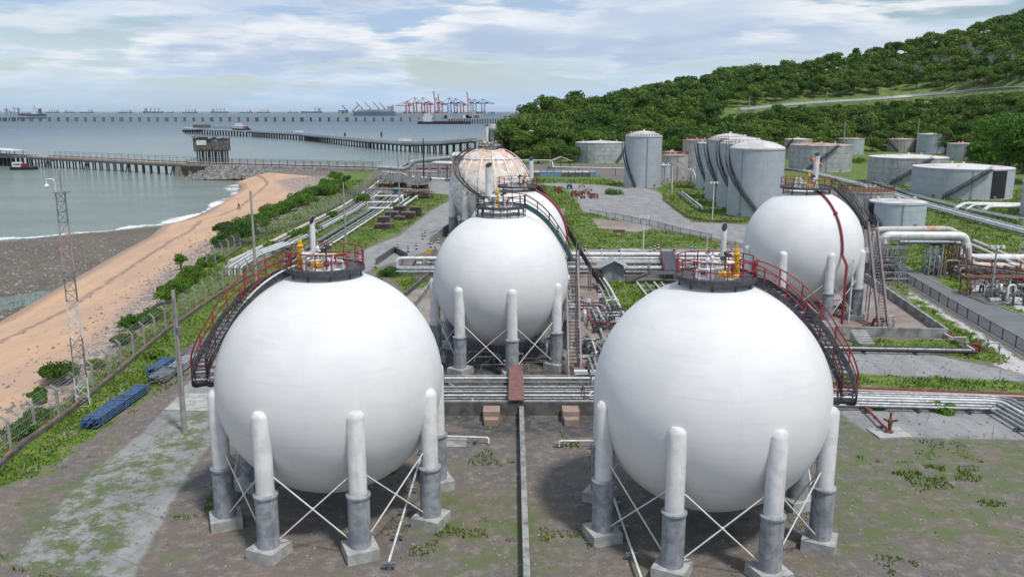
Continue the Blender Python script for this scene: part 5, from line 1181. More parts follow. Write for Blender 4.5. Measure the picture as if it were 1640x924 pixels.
for k in range(12):
    m = MB()
    for i in range(6): m.box(q+Vector((rn.uniform(-3, 3), rn.uniform(-1, 1.5), .12+k*.17+rn.uniform(0, .05))), (rn.uniform(2.5, 4.5), .3, .12), rn.uniform(-.35, .35))
    m.build('plank_layer', MAT['woodb'], t)
q = P(636, 305, 1.2); m = MB(); m.ball((q.x, q.y-.5, 1.5), 1.2, 14, 8, (1.6, .8, .5)); tag(m.build('cloth_cover', pm('teal_cloth', (.02, .3, .25), (.02, .2, .18), 1, .8, bump=.4, bscale=3)), 'small teal cloth cover in front of the dark tarpaulin', 'cover')
# covered troughs / containers
for i in range(10):
    px = 848+i*11.3; b = P(px, 283.5); blue_ = i in (2, 3, 4, 9)
    t = thing('covered_bin', 'blue topped covered bin in the row behind the yard' if blue_ else 'pale topped covered bin in the row behind the yard', 'covered bin', tuple(b), 'blue covered bins in a row' if blue_ else 'pale covered bins in a row')
    m = MB(); m.box(b+Vector((0, 1.4, .8)), (2.35, 2.8, 1.6)); m.build('bin_box', MAT['blued' if blue_ else 'concd'], t)
    m = MB(); m.obox(b+Vector((0, 1.4, 1.82)), Vector((1.1, 0, 0)), Vector((0, 1.5, .22)), Vector((0, 0, .06))); m.build('lid', MAT['blued' if blue_ else 'conc2'], t)
def shed(name, label, px, py, w_, d_, h_, rise, roof='roofg', wl='shedw', open_=False, rz=0, ov=.4):
    b = P(px, py); t = thing(name, label, 'shed', tuple(b)); c = b+Vector((0, d_/2, 0))
    if open_:
        for i in (-1, 0, 1):
            for j in (-1, 1): m = MB(); m.beam(c+Vector((i*w_*.45, j*d_*.45, 0)), c+Vector((i*w_*.45, j*d_*.45, h_)), .2, .2, up=Vector((0, 1, 0))); m.build('post', MAT['woodb'], t)
    else:
        m = MB(); x, y, = w_/2*.8, d_/2*.85
        m.add([(c.x-x, c.y-y, 0), (c.x+x, c.y-y, 0), (c.x+x, c.y-y, h_), (c.x, c.y-y, h_+rise*.8), (c.x-x, c.y-y, h_), (c.x-x, c.y+y, 0), (c.x+x, c.y+y, 0), (c.x+x, c.y+y, h_), (c.x, c.y+y, h_+rise*.8), (c.x-x, c.y+y, h_)], [(0, 1, 2, 3, 4), (9, 8, 7, 6, 5), (1, 6, 7, 2), (5, 0, 4, 9)]); m.build('wall_panel', MAT[wl], t)
        m = MB(); m.box((c.x+x*.2, c.y-y-.03, 1.0), (.9, .05, 2.0)); m.build('door', MAT['galv'], t)
    for s_ in (-1, 1):
        m = MB(); e = w_/2+ov; a = Vector((s_*e, 0, -rise*ov/(w_/2))); m.obox(c+Vector((0, 0, h_+rise/2+.06))+Vector((s_*w_/4+s_*ov/2, 0, -rise*ov/w_)), Vector((s_*(w_/2+ov)/2, 0, -(rise/2)*(1+ov/(w_/2)))), Vector((0, d_/2+ov, 0)), Vector((0, 0, .05))); m.build('roof_sheet', MAT[roof], t)
    return t
shed('gable_shed', 'little grey gabled shed standing among the white pipes', 983, 449, 3.6, 3.2, 1.9, .9)
shed('open_shelter', 'open gabled shelter behind the row of covered bins', 899, 270, 8.5, 7, 3.0, 1.7, roof='roofg', open_=True)
# crossover walkway
t = thing('crossover_walkway', 'dark steel walkway with railings crossing over the white pipe row', 'walkway', tuple(P(1068, 425)))
a = P(1068, 403, 2.0); b = P(1076, 433, 1.4)
m = MB(); m.beam(a, b, 2.2, .1); m.build('ramp', MAT['darkst'], t)
m = MB(); c_ = P(1066, 437, 1.4); m.beam(c_+Vector((-2.4, 0, 0)), c_+Vector((2.2, 0, 0)), 2.4, .1); m.build('landing', MAT['darkst'], t)
for (p, q) in ((a, b),):
    for s_ in (-1.1, 1.1):
        r = MB()
        for z in (.55, 1.05): r.tube([p+Vector((s_, 0, z)), q+Vector((s_, 0, z))], .035, 5)
        for k in range(7): w0 = p.lerp(q, k/6)+Vector((s_, 0, 0)); r.tube([w0, w0+Vector((0, 0, 1.05))], .035, 5)
        r.build('railing', MAT['red'], t)
for k in range(4):
    m = MB(); w0 = a.lerp(b, k/3); m.beam(Vector((w0.x-1, w0.y, 0)), w0+Vector((-1, 0, 0)), .1, .1, up=Vector((0, 1, 0))); m.beam(Vector((w0.x+1, w0.y, 0)), w0+Vector((1, 0, 0)), .1, .1, up=Vector((0, 1, 0))); m.beam(w0+Vector((-1, 0, -.1)), w0+Vector((1, 0, -.1)), .1, .1); m.build('trestle', MAT['darkst'], t)
stairs(t, [c_+Vector((-2.4, 0, 0)), Vector((c_.x-5.6, c_.y-.3, .1))], [Vector((0, 1, 0))]*2, 1.1, ms='darkst', mr='black', ms2='galv')
# small footbridge, steps
t = thing('footbridge', 'red brown plank footbridge crossing the pipe corridor below the middle sphere', 'footbridge', (.4, 66, 0))
m = MB(); m.box((.35, (WY+y3)/2+.3, 1.33), (1.25, y3-WY+1.2, .08)); m.build('deck_plate', pm('red_brown_plate', (.24, .11, .10), (.16, .085, .08), 2, .8), t)
for y in (WY+1, (WY+y3)/2, y3-1):
    m = MB()
    for x in (-.15, .85): m.beam((x, y, 0), (x, y, 1.28), .1, .1, up=Vector((0, 1, 0)))
    m.beam((-.2, y, 1.22), (.9, y, 1.22), .1, .1); m.build('trestle', MAT['concd'], t)
t = thing('small_steps', 'short dark steps with red railings over the pipes by the stair foot', 'steps', (8.4, 65, 0))
stairs(t, [Vector((7.9, 63.2, .3)), Vector((7.9, 65.4, 1.6)), Vector((7.9, 67.4, 1.6))], [Vector((1, 0, 0))]*3, 1.0, ms='darkst', mr='red', ms2='darkst')
t = thing('small_steps', 'dark handrailed steps on the bare ground beside the inland front sphere', 'steps', tuple(P(955, 532)))
q = P(950, 532); stairs(t, [q+Vector((0, 0, .1)), q+Vector((2.2, 1.2, 1.5)), q+Vector((4, 1.2, 1.5))], [Vector((0, 1, 0))]*3, 1.0, ms='darkst', mr='black', ms2='darkst')
for i, x in enumerate((-1.6, 4.6)):
    m = MB(); m.box((x, WY-1.05, .45), (1.3, 1.4, .9)); m.box((x, WY-2.1, .25), (1.1, .7, .5)); tag(m.build('concrete_block_step', MAT['orange'] if 0 else pm('pinkish_block', (.34, .24, .19), (.27, .2, .17), 2, .9, bump=.3)), 'pinkish concrete block step under the bund wall, on the beachward side' if i == 0 else 'pinkish concrete block step under the bund wall, on the inland side', 'block step')
for i, (pts) in enumerate(([(-6.5, 40, .5), (-6.2, 57.4, .5), (-1.7, 57.0, .5), (-1.7, 56.9, .1)], [(6.6, 38, .5), (5.9, 56.4, .5), (3.4, 56.4, .5), (3.4, 56.3, .1)])):
    bundle('drain_pipe_run', ['thin white drain pipe bending beside the beachside front sphere', 'thin white drain pipe bending beside the inland front sphere'][i], pts, [(0, .07, 'white', 0)], sup=3, supmat='galv', bend=.3)
# valve stations below the spheres
def valve_station(label, x, y, seed, n=5, mt='steelp'):
    rn_ = random.Random(seed); t = thing('valve_station', label, 'valve station', (x, y, 0), 'small valve stations under the gas spheres')
    for k in range(n):
        q = Vector((x+rn_.uniform(-1.8, 1.8), y+rn_.uniform(-1.2, 1.2), 0)); m = MB(); h_ = rn_.uniform(.7, 1.5)
        m.tube(bent([q, q+Vector((0, 0, h_)), q+Vector((rn_.choice((-1, 1))*rn_.uniform(.6, 1.6), 0, h_)), q+Vector((rn_.choice((-1, 1))*1.2, .3, 0))], .2), .08, 8); m.ball(q+Vector((0, 0, h_*.6)), .18, 8, 6)
        m.tube([q+Vector((.2*math.cos(a), .2*math.sin(a)-.3, h_*.6+.2)) for a in [i*PI/4 for i in range(8)]], .025, 4, closed=True); m.tube([q+Vector((0, 0, h_*.6)), q+Vector((0, -.3, h_*.6+.2))], .03, 5); m.build('valve_pipe', MAT[mt if k % 2 else 'redpipe' if k == 0 else 'galv'], t)
valve_station('valve cluster with red pipe directly below the middle sphere', -1.5, 77.5, 1); valve_station('valve cluster behind the iron stair foot', 8.4, 74.5, 2, 6); valve_station('valve cluster inside the bund of the sphere by the road', 41.5, 90.5, 3, 4)
valve_station('valve cluster beside the beachside front sphere', -7.2, 63.5+5, 4, 5); valve_station('dense valve cluster on bare ground beyond the iron stair', 8.3, 80.5, 6, 7); valve_station('dark valve cluster at the corner of the pipe corridor', 8.8, 66, 8, 7)
valve_station('valve cluster at the end of the short red pipe by the road', P(1568, 562).x, P(1568, 562).y, 9, 4)
t = thing('fire_hydrant', 'dark fire hydrant on a square concrete pad at the end of the red pipe', 'hydrant', tuple(P(1424, 694))); q = P(1424, 694)
m = MB(); m.box(q+Vector((0, 0, .05)), (2.6, 2.0, .14), .1); m.build('pad', MAT['conc2'], t)
m = MB(); m.lathe(q, [(.3, .1), (.3, .2), (.14, .25), (.14, .8), (.2, .85), (.2, 1.1), (.08, 1.2), (.08, 1.6)], 12); m.tube(bent([q+Vector((-.5, 0, 1.15)), q+Vector((0, 0, .95)), q+Vector((.5, -.1, 1.1))], .1), .09, 8); m.tube([q+Vector((.18*math.cos(a), .18*math.sin(a), 1.7)) for a in [i*PI/5 for i in range(10)]], .03, 5, closed=True); m.build('hydrant_body', MAT['rust'], t)
# bollards
for i, (x, y) in enumerate([(937, 402), (964, 403), (992, 403.5), (1048, 402), (1054, 400), (1079, 402), (1107, 403), (1113, 404), (1135, 405), (1041, 404), (1154, 406), (1172, 406), (637, 402), (654, 404), (667, 400), (690, 397), (677, 384), (681, 379), (702, 390)]):
    b = P(x, y); t = thing('bollard', 'black and white banded bollard along the pale road', 'bollard', tuple(b), 'banded bollards along the pale road')
    m = MB(); m.lathe(b, [(.16, -.05), (.16, 1.1), (.0, 1.16)], 10); bo = m.build('post_body', MAT['black'], t)
    m = MB(); m.lathe(b, [(.168, .3), (.168, .55)], 10); m.build('white_band', MAT['whitec'], bo); m = MB(); m.lathe(b, [(.168, .8), (.168, 1.0)], 10); m.build('white_band', MAT['whitec'], bo)
t = thing('warning_sign', 'small square yellow sign on a post beside the bollards', 'sign', tuple(P(686, 412))); q = P(686, 412); m = MB(); m.tube([q, q+Vector((0, 0, 1.2))], .04, 6); m.build('post', MAT['galv'], t); m = MB(); m.box(q+Vector((0, -.06, 1.0)), (.8, .03, .7)); m.build('sign_face', MAT['yellow'], t)
t = thing('raised_tray', 'small rusty box on legs standing in the grass by the yard', 'box', tuple(P(991, 379))); q = P(991, 379)
m = MB(); m.box(q+Vector((0, 0, 1.15)), (2.2, 1.2, .35)); m.build('box_body', MAT['rust'], t)
for i in (-1, 1):
    for j in (-1, 1): m = MB(); m.beam(q+Vector((i*.9, j*.45, 0)), q+Vector((i*.9, j*.45, 1)), .12, .12, up=Vector((0, 1, 0))); m.build('leg', MAT['galv'], t)
t = thing('manhole_slab', 'pale raised concrete slab on the road edge by the bollards', 'slab', tuple(P(1008, 402))); q = P(1008, 402); m = MB(); m.box(q+Vector((0, 0, .12)), (3.6, 2.2, .26)); m.build('slab_body', MAT['conc2'], t)
# windsock
q = P(1300, 352); wz_ = PY(1303, 258, q.y); t = thing('windsock', 'orange windsock drooping on a thin pole behind the vent of the bunded sphere', 'windsock', tuple(q)); m = MB(); m.tube([q, Vector((q.x, q.y, wz_.z+.8))], .08, 8); m.build('pole', MAT['galv'], t)
m = MB(); a = Vector((q.x-.2, q.y, wz_.z)); m.tube([a+Vector((-.9, 0, .35)), a+Vector((0, 0, .1)), a+Vector((1.0, 0, -.55)), a+Vector((1.6, 0, -1.1))], [.45, .42, .3, .2], 12, caps=False); m.build('windsock_sleeve', pm('orange_cloth', (.8, .16, .04), (.7, .12, .03), 2, .8), t)
# tractor and scrap on the yard
q = P(912, 303); t = thing('tractor', 'small blue tractor parked by the scrap on the grey yard', 'tractor', tuple(q))
m = MB(); m.box(q+Vector((0, .6, .9)), (.9, 2.0, .6)); m.box(q+Vector((0, -.2, 1.3)), (.7, .5, .5)); m.build('body', MAT['blue'], t)
m = MB()
for i in (-1, 1):
    for j in (-.2, 1.0): m.beam(q+Vector((i*.5, j, 1.1)), q+Vector((i*.5, j, 2.3)), .08, .08, up=Vector((0, 1, 0)))
m.box(q+Vector((0, .4, 2.35)), (1.3, 1.6, .08)); m.build('canopy', MAT['blue'], t)
for (x, y, r) in ((-.65, 0, .65), (.65, 0, .65), (-.55, 1.5, .4), (.55, 1.5, .4)):
    m = MB(); m.tube([q+Vector((x-.15, y, r)), q+Vector((x+.15, y, r))], r, 16); m.build('wheel', MAT['black'], t)
proto = None; rn = random.Random(12)
for i in range(24):
    px, py = (rn.gauss(937, 13), rn.gauss(311, 4)) if i < 20 else (rn.uniform(890, 905), rn.uniform(305, 310)); b = P(px, py)
    if proto is None:
        proto = thing('scrap_frame', 'red rusty wheeled scrap frame lying on the grey yard', 'scrap', (0, 0, 0), 'red scrap frames on the yard')
        m = MB(); m.beam((-.8, 0, .4), (.8, 0, .4), .12, .12); m.beam((-.4, -.5, .45), (-.4, .6, .9), .1, .1); m.beam((.4, -.5, .45), (.4, .6, .9), .1, .1); m.beam((-.5, .6, .9), (.5, .6, .9), .1, .1); m.build('frame', MAT['redpipe'], proto)
        for s_ in (-1, 1): m = MB(); m.tube([(s_*.85, 0, .4), (s_*1.0, 0, .4)], .4, 14); m.build('wheel', MAT['rust'], proto)
        pk = {proto.name: kids(proto)}; proto.location = b; proto.rotation_euler = (0, 0, 1)
    else: dup(proto, b, rn.uniform(0, 6), rn.uniform(.6, 1.1), kl=pk)
# small buildings behind
def flat_building(name, label, px0, px1, yb, h_, d_, roof='wsheet', wl='wsheet', zb=0, ytop=None):
    a = P(px0, yb, zb); b = P(px1, yb, zb); c = (a+b)/2; w_ = (b-a).length; t = thing(name, label, 'building', tuple(c))
    m = MB(); m.box((c.x, c.y+d_/2, zb+h_/2-1), (w_, d_, h_+2)); m.build('wall_block', MAT[wl], t)
    m = MB(); m.obox(Vector((c.x, c.y+d_/2, zb+h_+.35)), Vector((w_/2+.6, 0, 0)), Vector((0, d_/2+.8, .3)), Vector((0, 0, .1))); m.build('roof_sheet', MAT[roof], t)
    for k in range(3): m = MB(); m.box((c.x-w_*.3+k*w_*.3, c.y-.04, zb+h_*.55), (w_*.14, .12, h_*.35)); m.build('window', MAT['black'], t)
flat_building('control_hut', 'small pale hut beside the rust stained sphere', 727, 745, 292, 9, 8, wl='conc2')
for (l_, px, yt, y_, w_) in (('low white roofed building half hidden in the headland trees', 872, 209, 455, 14), ('white roofed building among trees above the low grey tank', 938, 206, 520, 10), ('tiny white roofed building near the seaward end of the headland', 846, 216, 450, 8)):
    q = PY(px, yt, y_); t = thing('hillside_building', l_, 'building', tuple(q)); m = MB(); m.box((q.x, q.y, q.z-2.5), (w_, 8, 4.9)); m.build('wall_block', MAT['conc2'], t); m = MB(); m.obox(Vector((q.x, q.y, q.z)), Vector((w_/2+1, 0, 0)), Vector((0, 5, .5)), Vector((0, 0, .12))); m.build('roof_sheet', MAT['wsheet'], t)
# round headed jetty tower
ty = 330.; q = PY(788, 236, ty); t = thing('jetty_tower', 'white drum on a column with a railed gallery behind the rust stained sphere', 'tower', (q.x, ty, 0)); base = Vector((q.x, ty, 0)); zt = zat(203, ty)
m = MB(); m.tube([base, base+Vector((0, 0, zat(208, ty)))], .75, 12); m.build('column', MAT['steelp'], t)
m = MB(); m.tube([base+Vector((0, 0, zat(209, ty))), base+Vector((0, 0, zat(206, ty)))], 2.2, 20); m.build('gallery', MAT['galv'], t)
ringrail(t, base+Vector((0, 0, zat(206, ty))), 2.2, 'galv', name='gallery_railing', rr=.05)
m = MB(); m.tube([base+Vector((0, 0, zat(206, ty))), base+Vector((0, 0, zat(199, ty)))], 1.6, 20); m.build('drum', MAT['white'], t)

# small pipe clutter on the bare ground between the spheres
def clutter(label, x0, x1, y0, y1, n, seed, hmax=1.6):
    rn_ = random.Random(seed); t = thing('pipe_cluster', label, 'pipe cluster', ((x0+x1)/2, (y0+y1)/2, 0), 'small pipe clusters between the gas spheres')
    for k in range(n):
        x, y = rn_.uniform(x0, x1), rn_.uniform(y0, y1); h_ = rn_.uniform(.3, hmax); L_ = rn_.uniform(1.2, 5); ang_ = rn_.choice((0, PI/2, 0, PI/2, .3)); d = Vector((math.cos(ang_), math.sin(ang_), 0)); p = Vector((x, y, 0)); q = p+d*L_
        q.x = min(max(q.x, x0), x1+1); m = MB(); r_ = rn_.choice((.05, .07, .09, .13))
        m.tube(bent([p, p+Vector((0, 0, h_)), q+Vector((0, 0, h_)), q], .22), r_, 7)
        for f_ in (.3, .7): c_ = p.lerp(q, f_)+Vector((0, 0, h_)); m.tube([c_-d*.06, c_+d*.06], r_*1.8, 8)
        if k % 3 == 0: c_ = p.lerp(q, .5)+Vector((0, 0, h_)); m.tube([c_, c_+Vector((0, 0, .35))], .03, 5); m.tube([c_+Vector((.16*math.cos(a), .16*math.sin(a), .38)) for a in [i*PI/4 for i in range(8)]], .022, 4, closed=True)
        m.build('pipe_spool', MAT[rn_.choice(['steelp', 'galv', 'white', 'darkst', 'rust', 'darkst', 'steelp'])], t)
clutter('tangle of thin pipes between the iron stair and the inland front sphere', 6.8, 10.5, 68, 80, 22, 1)
clutter('tangle of pipes on the reddish ground behind the inland front sphere', 10.5, 16, 78, 92, 16, 2)
clutter('low pipes on the bare ground by the stair of the second sphere', 6.8, 12, 92, 104, 16, 3)
clutter('low pipes and valves beneath the middle sphere', -5.5, 4, 73, 84, 18, 4, 1.1)
clutter('small pipes beneath the sphere by the asphalt road', 30, 40, 90, 102, 14, 5, 1.1)
clutter('heap of dark pipes and machinery around the pump skid', P(1585, 480).x, P(1585, 480).x+12, P(1585, 488).y-1, P(1585, 470).y+4, 34, 21, 2.0)
clutter('dark pipes on the ground below the rusty pipe rack', P(1560, 462).x, P(1560, 462).x+14, P(1560, 462).y, P(1560, 462).y+8, 20, 22, 1.8)
clutter('tangle of dark pipes and rods around the scaffold under the overhead pipes', P(1405, 452).x, P(1440, 452).x, P(1420, 455).y, P(1420, 455).y+6, 26, 31, 3.6)
clutter('pipes under the lattice towers of the overhead pipes', P(1505, 445).x, P(1550, 445).x, P(1520, 446).y, P(1520, 446).y+6, 20, 32, 3.0)
clutter('pipes and valves inside the square concrete pit', -18.5, -13, 122, 130, 10, 6, 1.0)
clutter('dense dark pipes at the inland end of the pipe corridor', 5.5, 10.5, 63.5, 67.5, 14, 7, 1.4)
clutter('dark pipes at the beachward end of the pipe corridor', -10.5, -6.5, 63.5, 68, 12, 8, 1.2)
clutter('pipes and valves among the white pipe row by the crossover walkway', 12, 30, 119, 133, 18, 9, 1.8)
clutter('pipework under the second sphere behind the middle one', 3, 8, 98, 108, 8, 10, 1.0)
for k, (x, y) in enumerate(((11.5, 88), (13.8, 84), (9.2, 97), (10.8, 100))):
    q = Vector((x, y, 0)); t = thing('instrument_stand', 'thin grey instrument stand with a small box on the bare ground', 'instrument stand', tuple(q), 'thin instrument stands on the bare ground'); m = MB(); m.tube([q, q+Vector((0, 0, 1.4))], .04, 6); m.build('post', MAT['galv'], t); m = MB(); m.box(q+Vector((0, 0, 1.55)), (.5, .25, .45)); m.build('box_body', MAT['wsheet'], t)
# inspection pits and kerbs on the plant ground
for k, (x, y, w_, d_) in enumerate(((-12.5, 99, 3.2, 2.2), (11.5, 95, 4, 2.5), (-4.5, 57, 2.4, 1.6), (17, 72, 3, 2))):
    t = MB(); t.box((x, y, .06), (w_, d_, .16)); tag(t.build('concrete_pad', MAT['conc2' if k % 2 else 'conc']), ['pale pad behind the beachside front sphere', 'pale pad on the reddish ground near the little lawn', 'small pad below the long dark bund wall', 'pad beside the pipes behind the inland front sphere'][k], 'concrete pad')
# ------------------------------------------------------------------ pier, causeway, riprap
def rocks(name, label, pts, mat, cat, kind='stuff'):
    m = MB(); rn_ = random.Random(4)
    for (x, y, z, r) in pts:
        nu, nv = 6, 4; vs = []; fs = []; sc = [rn_.uniform(.7, 1.3) for _ in range(3)]
        for i in range(nv+1):
            for k in range(nu):
                f = PI*i/nv; a = 2*PI*k/nu+i*.4; j = rn_.uniform(.75, 1.2)*r; vs.append((x+j*sc[0]*math.sin(f)*math.cos(a), y+j*sc[1]*math.sin(f)*math.sin(a), z+j*sc[2]*.8*math.cos(f)))
        for i in range(nv):
            for k in range(nu): fs.append((i*nu+k, (i+1)*nu+k, (i+1)*nu+(k+1) % nu, i*nu+(k+1) % nu))
        m.add(vs, fs)
    o = m.build(name, MAT[mat]); return tag(o, label, cat, kind=kind)
F0 = PY(80, 268.6, 422); F0.z = 0; F1 = PY(299, 281.6, 368); F1.z = 0; pd = (F1-F0).normalized(); Fm = F0-pd*62
pn = Vector((-pd.y, pd.x, 0)); DZ = .9
pier = thing('wooden_pier', 'long low jetty on dark piles with a pipe rail running out over the near bay', 'pier', tuple(F0))
m = MB(); m.beam(F0-pd*20+pn*2.6+Vector((0, 0, DZ)), F1+pn*2.6+Vector((0, 0, DZ)), 5.2, .7); m.build('deck', MAT['deck'], pier)
m = MB(); m.beam(F0-pd*20+pn*.1+Vector((0, 0, DZ-.8)), F1+pn*.1+Vector((0, 0, DZ-.8)), .5, .8); m.build('edge_beam', MAT['concd'], pier)
k = 0
for q, d in walk([F0-pd*18, F1], 5.4):
    for s_ in (.3, 4.9):
        m = MB(); a = q+pn*s_; m.tube([a+Vector((0, 0, -6.6)), a+Vector((0, 0, DZ-.3))], .36, 8); m.build('pile', MAT['pile'], pier)
    if k % 6 == 3: m = MB(); a = q+pn*.3; m.beam(a-pd*2.6+Vector((0, 0, -5)), a+Vector((0, 0, DZ-.5)), .35, .35); m.beam(a+pd*2.6+Vector((0, 0, -5)), a+Vector((0, 0, DZ-.5)), .35, .35); m.build('raking_pile', MAT['pile'], pier)
    k += 1
def frames(t, a, b, off, h, sp, mat, z0, rails=(1., 2.0, 2.7)):
    d = (b-a).normalized(); n = Vector((-d.y, d.x, 0))
    m = MB()
    for q, _ in walk([a, b], sp): m.beam(q+n*off+Vector((0, 0, z0)), q+n*off+Vector((0, 0, z0+h)), .16, .16, up=Vector((0, 1, 0)))
    for z in rails: m.beam(a+n*off+Vector((0, 0, z0+z)), b+n*off+Vector((0, 0, z0+z)), .12, .12)
    m.build('rail_frame', MAT[mat], t)
frames(pier, F0-pd*3, F1, .2, 2.8, 5, 'wsheet', DZ+.3); frames(pier, F0-pd*3, F1, 5, 2.8, 5, 'galv', DZ+.3)
m = MB()
for o_ in (1.2, 1.9): m.tube([F0-pd*2+pn*o_+Vector((0, 0, DZ+1)), F1+pn*o_+Vector((0, 0, DZ+1))], .22, 8)
m.build('deck_pipe', MAT['redpipe'], pier)
# jetty head at the seaward end
jh = thing('landing_stage', 'dark heavy landing stage with an open shelter at the seaward end of the near jetty', 'jetty head', tuple(Fm))
a = F0-pd*58; m = MB(); m.beam(a+Vector((0, 0, .9)), F0-pd*20.2+Vector((0, 0, .9)), 12, 1.2); m.build('deck', MAT['concd'], jh)
for q, d in walk([a, F0-pd*22], 4.2):
    for s_ in (-5, 0, 5): m = MB(); m.tube([q+pn*s_+Vector((0, 0, -6.6)), q+pn*s_+Vector((0, 0, .4))], .5, 8); m.build('pile', MAT['pile'], jh)
m = MB(); m.beam(a-pd*0+pn*-6.2+Vector((0, 0, -1.4)), a+pd*16-pn*6.2+Vector((0, 0, -1.4)), .4, 5); m.build('fender_wall', MAT['pile'], jh)
for s_ in (-3, 4):
    for e in (4, 12, 20, 28): m = MB(); q = a+pd*e+pn*s_; m.beam(q+Vector((0, 0, 1)), q+Vector((0, 0, 4.3)), .25, .25, up=Vector((0, 1, 0))); m.build('shelter_post', MAT['wood'], jh)
m = MB(); m.beam(a+pd*2+Vector((0, 0, 4.5)), a+pd*30+Vector((0, 0, 3.9)), 9, .25); m.build('shelter_roof', MAT['wsheet'], jh)
frames(jh, a+pd*30, F0-pd*20, -5.8, 1.6, 3, 'galv', 1.5, rails=(.8, 1.5))
m = MB(); m.beam(F0-pd*17+Vector((0, -4, -3.4)), F0+pd*12+Vector((0, -3.4, .6)), 1.4, .2); m.build('gangway', MAT['wood'], jh)
# causeway
C0 = F1+pd*.5; C1 = Vector((-54.5, 336, 0)); cdn = (C1-C0).normalized(); cn = Vector((-cdn.y, cdn.x, 0))
cw = thing('causeway', 'concrete and stone causeway joining the near jetty to the shore', 'causeway', tuple(C0))
m = MB(); m.beam(C0+cn*3+Vector((0, 0, -2.6)), C1+cn*3+Vector((0, 0, -2.6)), 6.5, 7.); m.build('causeway_body', MAT['conc'], cw)
m = MB(); m.beam(C0-cn*1.4-cdn*1+Vector((0, 0, -2.6)), C0-cn*1.4+cdn*15+Vector((0, 0, -2.6)), 2.4, 6.0); m.build('sheet_pile_face', MAT['pile'], cw)
m = MB()
for k in range(12): q = C0-cn*2.7+cdn*(k*1.3); m.beam(q+Vector((0, 0, -5.5)), q+Vector((0, 0, .5)), .3, .3, up=Vector((0, 1, 0)))
m.build('sheet_pile_ribs', MAT['pile'], cw)
frames(cw, C0, C1, .1, 2.7, 4, 'rust', .9); frames(cw, C0, C1, 5.6, 2.7, 4, 'galv', .9, rails=(1., 2., 2.8))
for o_, mt in ((1.0, 'redpipe'), (1.9, 'white'), (2.7, 'steelp')):
    m = MB(); m.tube([C0+cn*o_+Vector((0, 0, 1.7)), C1+cn*o_+Vector((0, 0, 1.7))], .24, 8); m.build('pipe', MAT[mt], cw)
rn = random.Random(8); pts = []
for k in range(3000):
    u = rn.random(); e = rn.random(); wdt = 14*(1-u)**.7+3; q = C0+cdn*(14+u*52)-cn*(.8+e*wdt); z = .5-e*4.6*(1-.45*u)
    pts.append((q.x, q.y, max(z, TZ(q.x, q.y)-.1, -4.3), rn.uniform(.3, 1.0)*(1.1-.4*u)))
rocks('riprap', 'heap of dark and pale boulders sloping down from the causeway to the sand', pts, 'rock', 'riprap')
rn = random.Random(21); pts = []
for k in range(1500):
    u = rn.random(); i = int(u*(len(DEB)//2-2)); a = Vector((*L2[4+int(u*14)], 0)); b_ = Vector((*L2[5+int(u*14)], 0)); q = a.lerp(b_, rn.random())+Vector((-abs(rn.gauss(0, 4.5)), rn.gauss(0, 2), 0))
    if inside(np.array([q.x]), np.array([q.y]), SAND)[0]: pts.append((q.x, q.y, TZ(q.x, q.y)+.03, rn.uniform(.04, .17)))
rocks('beach_stones', 'scattered grey stones and debris along the top of the beach', pts, 'rock', 'stones')
rn = random.Random(22); pts = []
for k in range(1500):
    q = P(rn.uniform(0, 250), rn.uniform(382, 520), -3.9)
    if inside(np.array([q.x]), np.array([q.y]), LAND)[0] and not inside(np.array([q.x]), np.array([q.y]), SAND)[0]: pts.append((q.x, q.y, TZ(q.x, q.y), rn.uniform(.1, .35)))
rocks('shore_rocks', 'small dark rocks covering the tidal flat', pts, 'rock', 'rocks')
# hut on stilts
hy = 415.; a = PY(312, 248, hy); b = PY(361, 248, hy); hx = (a.x+b.x)/2; hw = (b.x-a.x); hz0 = zat(242, hy); hz1 = zat(219, hy)
t = thing('stilt_hut', 'derelict grey wooden hut with broken walls on dark stilts behind the near jetty', 'hut', (hx, hy, SEA))
for i in range(5):
    for j in range(3): m = MB(); m.tube([(hx-hw*.42+hw*.84*i/4, hy+j*3.4, -6.5), (hx-hw*.42+hw*.84*i/4, hy+j*3.4, hz0)], .4, 8); m.build('stilt', MAT['pile'], t)
m = MB(); m.box((hx, hy+3.4, hz0), (hw*.98, 8.6, .5)); m.build('floor_deck', MAT['pile'], t)
m = MB(); hh_ = hz1-hz0; rn = random.Random(2)
for row in range(9):
    for side in range(4):
        L_ = hw if side % 2 == 0 else 8.; nseg = 7
        for k in range(nseg):
            if row > 4 and rn.random() < (.5 if side == 0 else .25): continue
            z = hz0+.4+hh_*.85*row/9; u = -L_/2+L_*(k+.5)/nseg
            if side == 0: m.box((hx+u, hy-.6, z+.4), (L_/nseg*.98, .14, hh_*.085))
            elif side == 2: m.box((hx+u, hy+7.6, z+.4), (L_/nseg*.98, .14, hh_*.085))
            else: m.box((hx+(hw/2 if side == 1 else -hw/2), hy+3.5+u, z+.4), (.14, L_/nseg*.98, hh_*.085))
m.build('plank_siding', MAT['wood'], t)
for sx in (-1, 1):
    for sy in (-.6, 7.6): m = MB(); m.beam((hx+sx*hw/2, hy+sy, hz0), (hx+sx*hw/2, hy+sy, hz1), .35, .35, up=Vector((0, 1, 0))); m.build('corner_post', MAT['wood'], t)
m = MB(); m.obox((hx-hw*.17, hy+3.5, hz1+.1), Vector((hw*.36, 0, .15)), Vector((0, 5, 0)), Vector((0, 0, .12))); m.build('roof_sheet', MAT['wood'], t)
m = MB(); m.obox((hx+hw*.33, hy+3.5, hz1-.3), Vector((hw*.2, 0, -.5)), Vector((0, 4.6, 0)), Vector((0, 0, .1))); m.build('sagging_roof_sheet', MAT['galv'], t)
